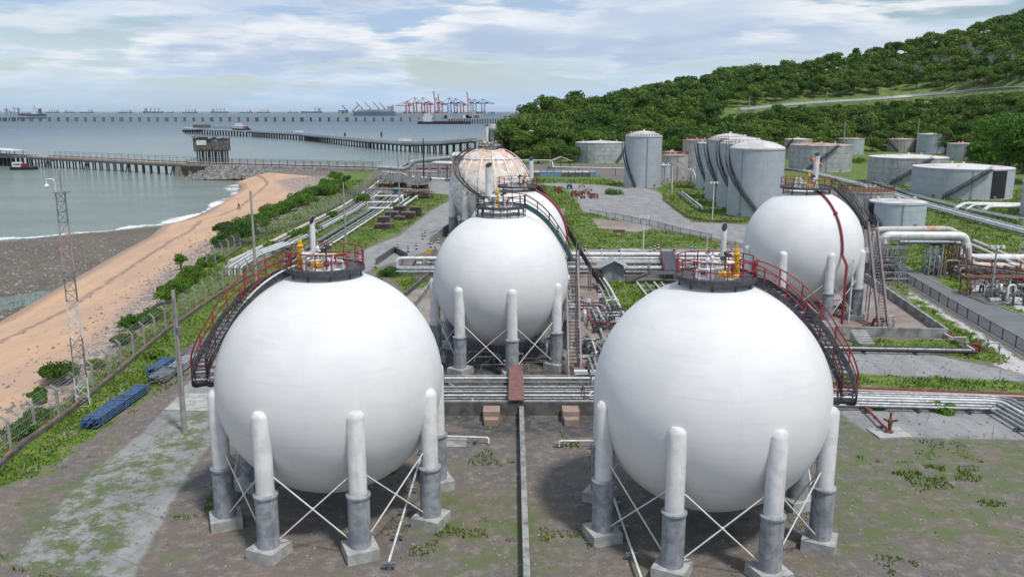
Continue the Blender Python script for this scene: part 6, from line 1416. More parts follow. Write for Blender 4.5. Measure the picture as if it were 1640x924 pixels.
m = MB(); m.box((hx-hw*.24, hy-.8, hz0+hh_*.58), (hw*.32, .08, hh_*.34)); m.build('pale_wall_patch', MAT['wsheet'], t)
# ------------------------------------------------------------------ boats, ships
def hull(m, L_, B, D, z0=0, bow=.28, stern=.06, sheer=.15, n=14):
    """hull along +x, waterline at z0"""
    vs = []; 
    for i in range(n+1):
        u = i/n; x = -L_/2+L_*u; wd = 1.0
        if u > 1-bow: wd = max(0.02, 1-((u-(1-bow))/bow)**2)
        if u < stern: wd = .75+.25*u/stern
        zt_ = z0+D*(1+sheer*(2*u-1)**2)
        for (yy, zz_) in ((wd*B/2, zt_), (wd*B/2*.92, z0), (wd*B*.3, z0-D*.3), (-wd*B*.3, z0-D*.3), (-wd*B/2*.92, z0), (-wd*B/2, zt_)): vs.append((x, yy, zz_))
    fs = []
    for i in range(n):
        for k in range(6): fs.append((i*6+k, i*6+(k+1) % 6, (i+1)*6+(k+1) % 6, (i+1)*6+k))
    fs += [tuple(range(5, -1, -1)), tuple(n*6+k for k in range(6))]
    m.add(vs, fs)
def boat(name, label, px, py, L_, B, D, hm, cab, rz=0, group=None, cat='boat'):
    b = P(px, py, SEA); t = thing(name, label, cat, (0, 0, 0), group); m = MB(); hull(m, L_, B, D, 0); m.build('hull', MAT[hm], t)
    for (x, w_, h_, z, mt, nm) in cab: m = MB(); m.box((x, 0, D+z+h_/2), (w_, B*.68, h_)); m.build(nm, MAT[mt], t)
    t.location = b; t.rotation_euler = (0, 0, rz); t['_o'] = tuple(b); return t
boat('motor_boat', 'small white cabin boat moored below the jetty head', 40, 272, 12.5, 3.6, 1.3, 'black', [(-3.2, 4, 2.3, 0, 'white', 'cabin'), (-.2, 2.2, 1.6, 0, 'redpipe', 'awning'), (-3.2, 3.0, .8, .9, 'black', 'cabin_window'), (3.5, 3, .3, 0, 'wood', 'foredeck')], rz=.1)
boat('ferry', 'white and blue ferry lying at the far end of the long concrete jetty', 309, 211.5, 27, 8, 2.2, 'black', [(-1, 20, 3.6, 0, 'wsheet', 'cabin'), (-1, 20.4, 1.0, 1.2, 'blue', 'window_band'), (-2, 16, 1.8, 3.6, 'wsheet', 'upper_deck'), (9, 6, 2, 0, 'redpipe', 'cargo')], rz=.1)
boat('supply_boat', 'white workboat with a stepped superstructure at the bend of the far jetty', 387, 209, 26, 8, 2.6, 'black', [(-3, 16, 4.5, 0, 'wsheet', 'cabin'), (-3, 16.3, 1.1, 1.6, 'shedw', 'window_band'), (-4, 9, 3.4, 4.5, 'wsheet', 'bridge'), (-4, .6, 6, 7.9, 'galv', 'mast'), (7, 6, 3, 0, 'redpipe', 'deck_gear')], rz=.05)
boat('tanker', 'dark hulled tanker berthed at the far trestle terminal below the cranes', 712, 199, 118, 20, 5, 'black', [(-38, 18, 12, 0, 'wsheet', 'superstructure'), (-38, 12, 6, 12, 'wsheet', 'bridge'), (10, 70, 1.6, 0, 'rust', 'deck_pipework')], rz=0, cat='ship')
def far_ship(label, x0, x1, dist, kind=0, name='cargo_ship', hm='hazblue'):
    a = (x0+x1)/2; q = PY(a, 180, dist); L_ = (x1-x0)/FPX*dist; D = L_*.085; t = thing(name, label, 'ship', (0, 0, 0), 'ships at anchor near the horizon'); m = MB(); hull(m, L_, L_*.14, D); m.build('hull', MAT[hm], t)
    s_ = 1 if kind % 2 else -1
    m = MB(); m.box((-s_*L_*.36, 0, D+L_*.06), (L_*.12, L_*.1, L_*.12)); m.box((-s_*L_*.36, 0, D+L_*.145), (L_*.07, L_*.08, L_*.05)); m.build('superstructure', MAT['fargrey'], t)
    for k in range(3 if kind != 2 else 1): m = MB(); x = s_*L_*(-.15+.2*k); m.beam((x, 0, D), (x, 0, D+L_*.17), L_*.022, L_*.022, up=Vector((0, 1, 0))); m.beam((x, 0, D+L_*.05), (x+L_*.1, 0, D+L_*.15), L_*.014, L_*.014); m.build('deck_crane', MAT['hazblue'], t)
    t.location = (q.x, dist, SEA); return t
for i, (a, b_) in enumerate(((74, 95), (103, 122), (128, 150), (190, 212), (230, 262), (266, 279), (292, 316), (338, 366), (384, 404), (411, 432), (462, 478), (483, 516), (541, 556))):
    far_ship('hazy blue grey cargo ship at anchor on the horizon', a, b_, 12500+rng.uniform(-800, 800), i % 3)
dd = 3300.; q = PY(52, 181, dd); t = thing('tanker', 'large blue hulled tanker with white superstructure behind the far trestle', 'ship', (0, 0, 0)); L_ = 43/FPX*dd
m = MB(); hull(m, L_, 18, 17, sheer=.05); m.build('hull', pm('deep_blue_hull', (.03, .07, .16), (.05, .09, .17), .02, .6), t)
m = MB(); hull(m, L_*1.002, 18.3, 1.2, z0=.2, sheer=0); m.build('red_waterline', MAT['redpipe'], t)
for (x, w_, h_, z, mt, nm) in ((8, 22, 12, 18, 'wsheet', 'superstructure'), (10, 12, 9, 30, 'wsheet', 'bridge'), (30, 7, 20, 18, 'hazblue', 'funnel'), (-20, 40, 2.5, 18, 'galv', 'deck_pipework'), (10, 1.5, 12, 39, 'galv', 'mast')): m = MB(); m.box((x, 0, z+h_/2), (w_, 12 if w_ > 2 else 1.5, h_)); m.build(nm, MAT[mt], t)
t.location = (q.x, dd, SEA)
# ------------------------------------------------------------------ long concrete jetty
JP = [(395, 219.0, 1.9), (478, 224.5, 1.6), (582, 237, 1.5), (649, 243.5, 1.6), (700, 247, 3.2), (756, 250.5, 6.2)]
jb = []
for (px, py, z) in JP: q = P(px, py, SEA); jb.append(Vector((q.x, q.y, z)))
jt = thing('concrete_jetty', 'long pale concrete jetty with a bend, carried on many dark piles across the bay', 'jetty', tuple(jb[3]))
def deck3(pts, wd, th, z_off=0):
    l = pts; r = offset(pts, -wd); r = [Vector((p.x, p.y, q.z)) for p, q in zip(r, pts)]; m = MB(); n = len(pts)
    vs = [p+Vector((0, 0, z_off-th)) for p in l]+[p+Vector((0, 0, z_off)) for p in l]+[p+Vector((0, 0, z_off)) for p in r]+[p+Vector((0, 0, z_off-th)) for p in r]
    return m.add(vs, [(k*n+i, k*n+i+1, ((k+1) % 4)*n+i+1, ((k+1) % 4)*n+i) for k in range(4) for i in range(n-1)]+[(0, n, 2*n, 3*n), (n-1, 4*n-1, 3*n-1, 2*n-1)])
deck3(jb, 8, 1.0).build('deck', MAT['farconc'], jt)
k = 0
for q, d in walk(jb, 7.2):
    n = Vector((-d.y, d.x, 0)).normalized()
    if k < 98:
        m = MB()
        for s_ in (.6, 7.2): a = q+n*s_; m.tube([Vector((a.x, a.y, -6.6)), Vector((a.x, a.y, q.z-1.7))], .55, 8)
        m.beam(q+n*0+Vector((0, 0, -1.4)), q+n*7.8+Vector((0, 0, -1.4)), 1.0, .8); m.build('pile_bent', MAT['pile'], jt)
    k += 1
# remaining bents as one piece of pattern
m = MB()
for s_ in (.1, 7.9):
    o_ = [Vector((p.x, p.y, q.z)) for p, q in zip(offset(jb, -s_), jb)]
    for z in (.6, 1.25):
        for a, b in zip(o_, o_[1:]): m.beam(a+Vector((0, 0, z)), b+Vector((0, 0, z)), .22, .3)
    for q, d in walk(o_, 5): m.beam(q, q+Vector((0, 0, 1.3)), .22, .22, up=Vector((0, 1, 0)))
m.build('white_railing', MAT['wsheet'], jt)
m = MB(); o_ = [Vector((p.x, p.y, q.z)) for p, q in zip(offset(jb, -2.2), jb)]; m.tube([p+Vector((0, 0, .8)) for p in o_], .5, 8); o_ = [Vector((p.x, p.y, q.z)) for p, q in zip(offset(jb, -4), jb)]; m.tube([p+Vector((0, 0, .7)) for p in o_], .35, 8); m.build('deck_pipe', MAT['steelp'], jt)
for px, y_ in ((480, jb[1]), (643, jb[3]*1.0)):
    m = MB(); m.box(y_+Vector((0, 3, 2.4)), (9, 5, 1.4)); m.build('pipe_expansion_frame', MAT['white'], jt)
e0 = jb[0]; hd = thing('landing_stage', 'dark landing platform with sheds at the seaward end of the long concrete jetty', 'jetty head', tuple(e0))
a = PY(296, 212, 1090); a.z = 1.5; b = Vector((e0.x, e0.y, 1.5)); m = MB(); m.beam(a+Vector((0, 6, 0)), b+Vector((0, 4, 0)), 9, 1.2); m.build('deck', MAT['farconc'], hd)
for q, d in walk([a, b], 8): m = MB(); m.tube([Vector((q.x, q.y+2, -6.6)), Vector((q.x, q.y+2, 1))], .9, 8); m.build('pile', MAT['pile'], hd)
m = MB()
for q, d in walk([a, b], 6): m.beam(q+Vector((0, 2, 1)), q+Vector((0, 2, 4+2*math.sin(q.x))), .3, .3, up=Vector((0, 1, 0)))
for z in (3, 4.2): m.beam(a+Vector((0, 2, z)), b+Vector((0, 2, z)), .35, .35)
m.build('pipe_frame', MAT['galv'], hd)
m = MB(); q = a.lerp(b, .28); m.box(q+Vector((0, 6, 4)), (20, 6, 4)); m.build('shed_block', MAT['concd'], hd)
for px, py in ((553, 219), (611, 218), (416, 205)):
    pass
for (l_, px, yt, yb) in (('dark beacon pile standing alone in the bay', 552.5, 212, 219), ('second dark beacon pile standing alone nearer the shore', 611, 211, 219)):
    q = P(px, yb, SEA); t = thing('beacon_pile', l_, 'beacon', tuple(q)); m = MB(); m.tube([(q.x, q.y, -7), (q.x, q.y, zat(yt+1.5, q.y))], 1.1, 8); m.build('pile', MAT['pile'], t); m = MB(); m.tube([(q.x, q.y, zat(yt+1.5, q.y)), (q.x, q.y, zat(yt, q.y))], .5, 8); m.build('marker', MAT['black'], t)
# ------------------------------------------------------------------ far trestle
ty_ = 2350.; zt = zat(187.4, ty_); tr = thing('trestle_bridge', 'very long low trestle bridge crossing the sea in front of the container port', 'bridge', (PY(340, 190, ty_).x, ty_, SEA))
xa = PY(-560, 187, ty_).x; xb = PY(900, 187, ty_).x
m = MB(); m.beam((xa, ty_, zt-1.0), (xb, ty_, zt-1.0), 9, 2.2); m.build('deck', MAT['farconc'], tr)
m = MB(); m.beam((xa, ty_-4.4, zt+1.0), (xb, ty_-4.4, zt+1.0), .25, .25)
for k in range(160): x = xa+(xb-xa)*k/159; m.beam((x, ty_-4.4, zt), (x, ty_-4.4, zt+1.0), .25, .25, up=Vector((0, 1, 0)))
m.build('railing', MAT['farconc'], tr)
for i, px in enumerate(np.arange(-557, 700, 14.45)):
    q = PY(float(px), 190, ty_); m = MB(); big = i % 5 == 2
    for dx in ((-3.0, 0, 3.0) if big else (-1.4, 1.4)):
        for dy in (-3, 3): m.beam((q.x+dx, ty_+dy, -7), (q.x+dx, ty_+dy, zt-3.2), 1.2, 1.2, up=Vector((0, 1, 0)))
    m.box((q.x, ty_, zt-2.7), (9 if big else 5, 9, 1.1)); m.build('pier', MAT['concd'], tr)
tm = thing('tanker_terminal', 'cluttered tanker berth on dense piles at the shore end of the far trestle', 'terminal', (PY(760, 192, 1950).x, 1950, SEA))
x0 = PY(676, 192, 1950).x; x1 = PY(905, 192, 1950).x; zz1 = zat(189.5, 1950)
m = MB(); m.beam((x0+60, 1950, zz1-1), (x1, 1950, zz1-1), 18, 1.6); m.build('deck', MAT['farconc'], tm)
for k in range(46): x = x0+62+(x1-x0-62)*k/45; m = MB(); m.tube([(x, 1942, -7), (x, 1942, zz1-1.8)], 1.1, 6); m.tube([(x, 1957, -7), (x, 1957, zz1-1.8)], 1.1, 6); m.build('pile', MAT['pile'], tm)
rn = random.Random(77)
for k in range(22):
    x = rn.uniform(x0+20, x1-10); m = MB(); h_ = rn.uniform(3, 9); m.box((x, 1950, zz1+h_/2-.2), (rn.uniform(5, 14), 6, h_)); m.build('deck_house', MAT[rn.choice(['wsheet', 'fargrey', 'farconc', 'concd'])], tm)
m = MB(); m.box((PY(672, 196, 1950).x, 1950, 1.0), (14, 14, 7)); m.beam((PY(672, 192, 1950).x, 1950, zz1-1), (x0+62, 1950, zz1-1), 3, 1.5); m.build('mooring_dolphin', MAT['farconc'], tm)
for k, px in enumerate((848, 853.5, 859)):
    m = MB(); q = PY(px, 176, 2300); z1 = zat(172, 2300)
    for dx in (-2.2, 2.2): m.beam((q.x+dx, 2300, 5), (q.x+dx, 2300, z1), 1.3, 1.3, up=Vector((0, 1, 0)))
    for kk in range(4): z = 8+(z1-8)*kk/3; m.beam((q.x-3.6, 2300, z), (q.x+3.6, 2300, z), 1.6, 1.4)
    t = thing('loading_arm', 'blue loading tower standing on the far terminal above the headland trees', 'loading tower', (q.x, 2300, 5), 'three blue loading towers'); m.build('tower_frame', MAT['farblue'], t)
# terminal clutter at the seaward end of the trestle
t = thing('oil_berth', 'grey oil berth with pipe gantries at the seaward end of the far trestle', 'oil berth', (PY(20, 185, 2500).x, 2500, SEA)); xb0 = PY(-30, 185, 2500).x; xb1 = PY(40, 185, 2500).x; m = MB(); m.beam((xb0, 2500, 9), (xb1, 2500, 9), 22, 3); m.build('deck', MAT['farconc'], t)
for k in range(16): m = MB(); x = xb0+(xb1-xb0)*k/15; m.beam((x, 2492, -7), (x, 2492, 8), 2.4, 2.4, up=Vector((0, 1, 0))); m.build('pile', MAT['pile'], t)
for k in range(12): m = MB(); x = xb0+(xb1-xb0)*rn.random(); h_ = rn.uniform(8, 26); m.beam((x, 2500, 10), (x, 2500, 10+h_), 1.8, 1.8, up=Vector((0, 1, 0))); m.beam((x-6, 2500, 10+h_*.8), (x+6, 2500, 10+h_*.8), 1.6, 1.6); m.build('loading_gantry', MAT['fargrey'], t)
# ------------------------------------------------------------------ container port
PDIST = 5500.; pxm = PDIST/FPX
def ppt(px, py): return PY(px, py, PDIST)
qz = zat(182.2, PDIST); qa, qb_ = ppt(547, 183).x, ppt(812, 183).x
m = MB(); m.box(((qa+qb_)/2, PDIST+60, (qz-8)/2), (qb_-qa, 160, qz+8)); quay = tag(m.build('quay', MAT['fargrey']), 'long low grey quay of the container port', 'quay')
def sts(label, px, py_boom, py_top, span=(-13, 17), mat='farred', up=False, group='ship to shore container cranes'):
    q = ppt(px, 183); t = thing('container_crane', label, 'crane', (q.x, PDIST, qz), group); zb = zat(py_boom, PDIST); ztp = zat(py_top, PDIST); th = 3.8
    m = MB()
    for dx in (-4.5*pxm*.55, 4.5*pxm*.55):
        for dy in (-14, 14): m.beam((q.x+dx, PDIST+dy, qz), (q.x+dx, PDIST+dy, zb+4), th, th, up=Vector((0, 1, 0)))
        m.beam((q.x+dx, PDIST-14, qz+22), (q.x+dx, PDIST+14, qz+22), th, th)
        m.beam((q.x+dx, PDIST, zb), (q.x, PDIST, ztp), th*.8, th*.8, up=Vector((0, 1, 0)))
    m.beam((q.x-4.5*pxm*.55, PDIST-14, qz+18), (q.x+4.5*pxm*.55, PDIST-14, qz+18), th, th); m.beam((q.x-4.5*pxm*.55, PDIST-14, qz+20), (q.x+4.5*pxm*.55, PDIST-14, zb), th*.6, th*.6)
    m.build('frame', MAT[mat], t)
    m = MB(); m.beam((q.x-(0 if up else -span[0]*pxm), PDIST, zb), (q.x+span[1]*pxm, PDIST, zb), 6, 5); m.box((q.x+span[1]*pxm*.3, PDIST, zb+5), (22, 9, 8)); m.build('back_girder', MAT[mat], t)
    m = MB()
    if up: m.beam((q.x-3.*pxm*.6, PDIST, zb+2), (q.x-6.5*pxm*.6, PDIST, ztp+16*pxm*.62), 6.5, 6.5); 
    else: m.beam((q.x, PDIST, ztp), (q.x+span[0]*pxm*.9, PDIST, zb+2), 2.6, 2.6)
    m.beam((q.x, PDIST, ztp), (q.x+span[1]*pxm*.8, PDIST, zb+2), 2.6, 2.6); m.build('boom', MAT[mat], t)
sts('red container crane at the ship end of the port, boom lowered', 653, 169.5, 162, (-18, 10)); sts('taller red container crane, second from the ship end', 665, 166, 156, (-18, 12)); sts('red container crane in the middle of the red group', 678, 166, 156, (-12, 16)); sts('red container crane with lowered boom beside the raised booms', 687, 168, 162, (-10, 8))
sts('red container crane with the tallest raised boom', 699, 166, 157, (-4, 8), up=True); sts('red container crane with the second raised boom', 706, 168, 162, (-4, 10), up=True)
sts('dark blue container crane among the red ones', 720, 166, 157, (-14, 12), 'farblue'); sts('second dark blue container crane beside the first', 730, 166, 158, (-10, 14), 'farblue'); sts('red container crane between the dark blue cranes', 740, 169, 163, (-14, 12))
sts('blue container crane with a raised red boom', 752, 166, 158, (-4, 8), 'farred', up=True); sts('bright blue container crane with a lowered boom', 760, 166, 159, (-8, 14), 'farblue'); sts('last bright blue container crane at the shore end of the port', 774, 166, 159, (-12, 18), 'farblue')
rn = random.Random(99)
for i in range(46):
    px = rn.uniform(645, 790); h_ = rn.uniform(2, 5.5)*pxm*.6; q = ppt(px, 183); m = MB(); m.box((q.x, PDIST+30+rn.uniform(-10, 60), qz+h_/2), (rn.uniform(2, 6)*pxm, 14, h_))
    mt = rn.choice(['farred', 'farred', 'farblue', 'fargrey', 'farconc', 'wsheet']); tag(m.build('container_stack', MAT[mt]), {'farred': 'block of red stacked containers on the port quay', 'farblue': 'block of blue stacked containers on the port quay', 'fargrey': 'block of dull grey stacked containers on the port quay', 'farconc': 'block of pale grey stacked containers on the port quay', 'wsheet': 'block of white stacked containers on the port quay'}[mt], 'container stack', {'farred': 'red container stacks', 'farblue': 'blue container stacks', 'fargrey': 'dull grey container stacks', 'farconc': 'pale grey container stacks', 'wsheet': 'white container stacks'}[mt])
bs = thing('bulk_carrier', 'long dark bulk carrier with four green cranes beside the port quay', 'ship', (0, 0, 0)); L_ = 62*pxm; m = MB(); hull(m, L_, 36, 26, sheer=.05); m.build('hull', MAT['hazblue'], bs)
m = MB(); m.box((-L_*.02, 0, 32), (L_*.78, 30, 12)); m.build('cargo_roof', MAT['fargrey'], bs); m = MB(); m.box((L_*.36, 0, 42), (L_*.1, 26, 32)); m.box((L_*.44, 0, 46), (10, 10, 40)); m.build('superstructure', MAT['farconc'], bs)
for x in (-.3, -.1, .1, .24): m = MB(); m.beam((L_*x, 0, 28), (L_*x, 0, 48), 7, 7, up=Vector((0, 1, 0))); m.beam((L_*x, 0, 46), (L_*x-34, 0, 84), 4, 4); m.build('deck_crane', pm('green_crane_paint', (.06, .2, .18), (.07, .17, .17), .01, .7), bs)
q = PY(600, 183, 5200); bs.location = (q.x, 5200, SEA)
for i, (px, l_) in enumerate(((556, 'harbour crane with a green jib at the tip of the port'), (566, 'second harbour crane with a raised green jib'))):
    q = ppt(px, 183); t = thing('harbour_crane', l_, 'crane', (q.x, PDIST, qz)); m = MB(); m.beam((q.x, PDIST, qz), (q.x, PDIST, zat(176, PDIST)), 12, 12, up=Vector((0, 1, 0))); m.build('tower', MAT['farconc'], t); m = MB(); m.beam((q.x, PDIST, zat(178, PDIST)), (q.x+(-30 if i == 0 else 34), PDIST, zat(169, PDIST)), 5, 5); m.build('jib', MAT['farblue'], t)
# port entrance hall at the tip
q = ppt(550, 183); m = MB(); m.box((q.x, PDIST, qz+16), (60, 30, 8)); m.box((q.x, PDIST, qz+7), (10, 10, 14)); tag(m.build('harbour_platform', MAT['farblue']), 'flat blue topped platform at the very tip of the port', 'platform')
# ------------------------------------------------------------------ person on the beach
def person(px, py, h=1.75):
    b = P(px, py, -2.6); z = TZ(b.x, b.y)
    for _ in range(4): b = P(px, py, z); z = TZ(b.x, b.y)
    b = Vector((b.x, b.y, z)); s_ = h/1.75
    V = {'pel': (0, 0, .95), 'wai': (0, -.02, 1.12), 'che': (0, -.04, 1.35), 'nec': (0, -.05, 1.5), 'hd': (0, -.08, 1.62), 'ht': (0, -.08, 1.72),
         'lh': (-.1, 0, .9), 'lk': (-.12, -.12, .5), 'la': (-.13, .04, .08), 'lt': (-.13, -.12, .04), 'rh': (.1, 0, .9), 'rk': (.12, .06, .5), 'ra': (.13, .2, .1), 'rt': (.13, .06, .04),
         'ls': (-.2, -.03, 1.42), 'le': (-.3, 0, 1.14), 'lw': (-.33, -.06, .88), 'lf': (-.33, -.08, .8), 'rs': (.2, -.03, 1.42), 're': (.3, 0, 1.14), 'rw': (.33, -.06, .88), 'rf': (.33, -.08, .8)}
    Rv = {'pel': .15, 'wai': .14, 'che': .16, 'nec': .06, 'hd': .1, 'ht': .07, 'lh': .1, 'lk': .065, 'la': .045, 'lt': .04, 'rh': .1, 'rk': .065, 'ra': .045, 'rt': .04, 'ls': .07, 'le': .048, 'lw': .033, 'lf': .035, 'rs': .07, 're': .048, 'rw': .033, 'rf': .035}
    E = [('pel', 'wai'), ('wai', 'che'), ('che', 'nec'), ('nec', 'hd'), ('hd', 'ht'), ('pel', 'lh'), ('lh', 'lk'), ('lk', 'la'), ('la', 'lt'), ('pel', 'rh'), ('rh', 'rk'), ('rk', 'ra'), ('ra', 'rt'), ('che', 'ls'), ('ls', 'le'), ('le', 'lw'), ('lw', 'lf'), ('che', 'rs'), ('rs', 're'), ('re', 'rw'), ('rw', 'rf')]
    ks = list(V); me = bpy.data.meshes.new('body'); me.from_pydata([Vector(V[k])*s_ for k in ks], [(ks.index(a), ks.index(c_)) for a, c_ in E], [])
    o = bpy.data.objects.new('person', me); COL.objects.link(o); o.location = b
    md = o.modifiers.new('skin', 'SKIN'); 
    for i, k in enumerate(ks): me.skin_vertices[0].data[i].radius = (Rv[k]*s_, Rv[k]*s_*.85)
    me.skin_vertices[0].data[0].use_root = True
    sb = o.modifiers.new('sub', 'SUBSURF'); sb.levels = 1; sb.render_levels = 2; me.materials.append(MAT['clothd'])
    tag(o, 'person in dark clothes and a pink hat walking on the sand with green bags', 'person'); o['_o'] = (0, 0, 0)
    h_ = MB(); h_.lathe((0, -.08*s_, 0), [(.2*s_, 1.68*s_), (.13*s_, 1.71*s_), (.12*s_, 1.8*s_), (0, 1.83*s_)], 14); hh = h_.build('hat', MAT['pink'], o); 
    for x in (-1, 1):
        g_ = MB(); g_.ball((b.x+.34*s_*x, b.y-.08, b.z+.52*s_), .2*s_, 10, 8, (.8, .7, 1.2)); g_.tube([(b.x+.34*s_*x, b.y-.08, b.z+.7*s_), (b.x+.33*s_*x, b.y-.08, b.z+.82*s_)], .02, 5)
        tag(g_.build('carrier_bag', MAT['greenbag']), 'green carrier bag held by the person, seaward hand' if x < 0 else 'green carrier bag held by the person, landward hand', 'bag')
person(383, 337, 2.0)
for i, (px, py) in enumerate(((196, 356), (183, 378), (60, 398))):
    pass
# ------------------------------------------------------------------ vegetation
def crown_arrays(seed, R=4.2, H=4.0, lobes=9, n=420, leaf=.75, flat=.75, core=.12, z0=0.):
    """leaf quads in an uneven crown of overlapping clumps; returns V (n*4,3), F (n,4)"""
    g_ = np.random.default_rng(seed); cs = []
    for i in range(lobes):
        a = g_.uniform(0, 2*PI); rr = R*.62*math.sqrt(g_.uniform(.0, 1)); cs.append((rr*math.cos(a), rr*math.sin(a), H*(.25+.55*g_.uniform()*(1-rr/R*.5)), R*g_.uniform(.3, .52)))
    cs = np.array(cs); w_ = cs[:, 3]**2; li = g_.choice(lobes, n, p=w_/w_.sum()); d = g_.normal(size=(n, 3)); d[:, 2] = np.abs(d[:, 2])*.9-.28; d /= np.linalg.norm(d, axis=1)[:, None]
    rad_ = cs[li, 3]*np.where(g_.uniform(size=n) < core, g_.uniform(.3, .9, n), g_.uniform(.86, 1.1, n)); p = cs[li, :3]+d*rad_[:, None]*np.array([1, 1, flat])
    nrm = d+g_.normal(size=(n, 3))*.55; nrm /= np.linalg.norm(nrm, axis=1)[:, None]; t = np.cross(nrm, g_.normal(size=(n, 3))); t /= np.linalg.norm(t, axis=1)[:, None]; b = np.cross(nrm, t)
    s_ = leaf*g_.uniform(.6, 1.25, n)[:, None]; k = g_.uniform(.5, .9, n)[:, None]
    V = np.stack([p-t*s_*.5-b*s_*.12, p-b*s_*k*.5, p+t*s_*.5+b*s_*.1, p+b*s_*k*.5], 1)   # pointed leaf-clump shape
    V[..., 2] += z0; return V.reshape(-1, 3), np.arange(n*4).reshape(n, 4)
def obj_np(name, V, F, mat, parent=None, at=None):
    o = mesh_np(name, V, F, mat, smooth=False, at=at)
    if parent is not None: o.parent = parent
    return o
def trunk_mb(h, r, limbs=5, R=3., seed=0):
    rn_ = random.Random(seed); m = MB(); m.tube([(0, 0, -1.2), (0, 0, 0), (rn_.uniform(-.2, .2), rn_.uniform(-.2, .2), h*.5), (rn_.uniform(-.4, .4), rn_.uniform(-.4, .4), h)], [r*1.3, r*1.15, r*.8, r*.45], 8)
    for i in range(limbs):
        a = i*2.4+rn_.uniform(-.4, .4); z = h*rn_.uniform(.45, .85); m.tube([(0, 0, z), (math.cos(a)*R*.3, math.sin(a)*R*.3, z+h*.22), (math.cos(a)*R*.62, math.sin(a)*R*.62, z+h*.5)], [r*.5, r*.35, r*.12], 6)
    return m
TREES = []     # prototypes: (root, kids)
TLAB = ['dense round crowned dark green tree on the hillside', 'broad spreading mid green tree on the hillside', 'tall bright green tree on the hillside', 'loose feathery pale green tree on the hillside', 'low bushy tree on the hillside', 'ragged uneven green tree on the hillside']
CP = [dict(R=4.3, H=5.2, lobes=10), dict(R=5.2, H=4.2, lobes=12), dict(R=3.7, H=6.4, lobes=9), dict(R=4.1, H=5.6, lobes=11, core=.3), dict(R=4.6, H=3.6, lobes=10), dict(R=4.4, H=5.8, lobes=7)]
def place_trees():
    g_ = np.random.default_rng(31); cand = []
    for gx_ in np.arange(-15, 640, 7.6):
        for gy_ in np.arange(270, 900, 7.6):
            x = gx_+g_.uniform(-3.8, 3.8); y = gy_+g_.uniform(-3.8, 3.8); cand.append((x, y))
    c_ = np.array(cand); px, d0, d1, zr = hillparts(c_[:, 0], c_[:, 1]); y = c_[:, 1]
    ok = (px > 802) & (px < 1760) & (y > d0-np.where(px > 1540, 12, 6)) & (y < d1+14); c_ = c_[ok]; px = px[ok]; z = terrain(c_[:, 0], c_[:, 1]); out = []
    cx_ = CAMH
    for (x, y), p_, z_ in zip(c_, px, z):
        if z_ < -.5: continue
        sc = g_.uniform(.8, 1.35)**1.5*1.12; sc *= 1.25 if p_ < 960 else 1
        if road_side(p_, y, z_): continue
        if p_ > 1150 and ROADL:
            ry = float(np.interp(p_, [820+FPX*1.022*q.x/q.y for q in ROADL], [q.y for q in ROADL])); rz = float(np.interp(p_, [820+FPX*1.022*q.x/q.y for q in ROADL], [q.z for q in ROADL]))
            if ry-70 < y < ry:
                room = (CAMH+(rz+1.-CAMH)*y/ry)-z_
                if room < 9*sc: sc = max(.25, room/9.5)
                if sc < .3: continue
        if 925 < p_ < 1045 and 478 < y < 496: continue
        out.append((x, y, z_, sc, p_))
    return out
cand = place_trees()
# size in the picture decides which are objects of their own
def top_el(t): return (t[2]+9*t[3]-CAMH)/t[1]
vis = []; bins = {}
for t in sorted(cand, key=lambda t: t[1]):
    b = int(t[4]//7); e = top_el(t); gain = e-bins.get(b, -9); vis.append((min(gain, 9*t[3]/t[1])*4.3*t[3]/t[1] if gain > 0 else -1+gain, t))
    bins[b] = max(bins.get(b, -9), e)
vis.sort(key=lambda v: -v[0]); near_ = [t for v, t in vis if t[4] < 1680][:292]; ns_ = set(id(t) for t in near_); rest = [t for v, t in vis if id(t) not in ns_]
gt_ = random.Random(5)
for i, c_ in enumerate(CP):
    root = thing('hillside_tree', TLAB[i], 'tree', (0, 0, 0), TLAB[i].replace('tree', 'trees', 1)); V, F = crown_arrays(100+i, n=1500, leaf=.62, z0=2.6, **c_); obj_np('crown', V, F, MAT['leaf'], root, {'tint': np.repeat(np.random.default_rng(i).uniform(0, .12, len(F)), 4)}); trunk_mb(5.2, .28, 5, c_['R'], i).build('trunk', MAT['bark'], root); TREES.append(root)
tk = {r.name: kids(r) for r in TREES}; used = set()
for t in near_:
    i = gt_.choice([0, 0, 1, 1, 2, 3, 4, 5])
    if i not in used: r = TREES[i]; used.add(i); r.location = t[:3]; r.rotation_euler = (0, 0, gt_.uniform(0, 6)); r.scale = (t[3],)*3
    else: dup(TREES[i], t[:3], gt_.uniform(0, 6.28), (t[3]*gt_.uniform(.9, 1.15), t[3]*gt_.uniform(.9, 1.15), t[3]*gt_.uniform(.85, 1.2)), kl=tk)
# the rest of the wood as one mass
base = [crown_arrays(200+i, n=420, leaf=1.0, z0=2.6, **c_) for i, c_ in enumerate(CP)]; Vs = []; tints = []
for t in rest:
    V, F = base[gt_.randrange(6)]; a = gt_.uniform(0, 6.28); ca, sa = math.cos(a)*t[3], math.sin(a)*t[3]; Vs.append(np.stack([V[:, 0]*ca-V[:, 1]*sa+t[0], V[:, 0]*sa+V[:, 1]*ca+t[1], V[:, 2]*t[3]*gt_.uniform(.85, 1.2)+t[2]], 1)); tints.append(np.full(len(V), gt_.random()))
Vs = np.concatenate(Vs); fo = obj_np('forest', Vs, np.arange(len(Vs)).reshape(-1, 4), MAT['leaf'], None, {'tint': np.concatenate(tints)}); tag(fo, 'dense green wood covering the hillside behind the tanks', 'forest', kind='stuff')
print('TREES', len(near_), len(rest))
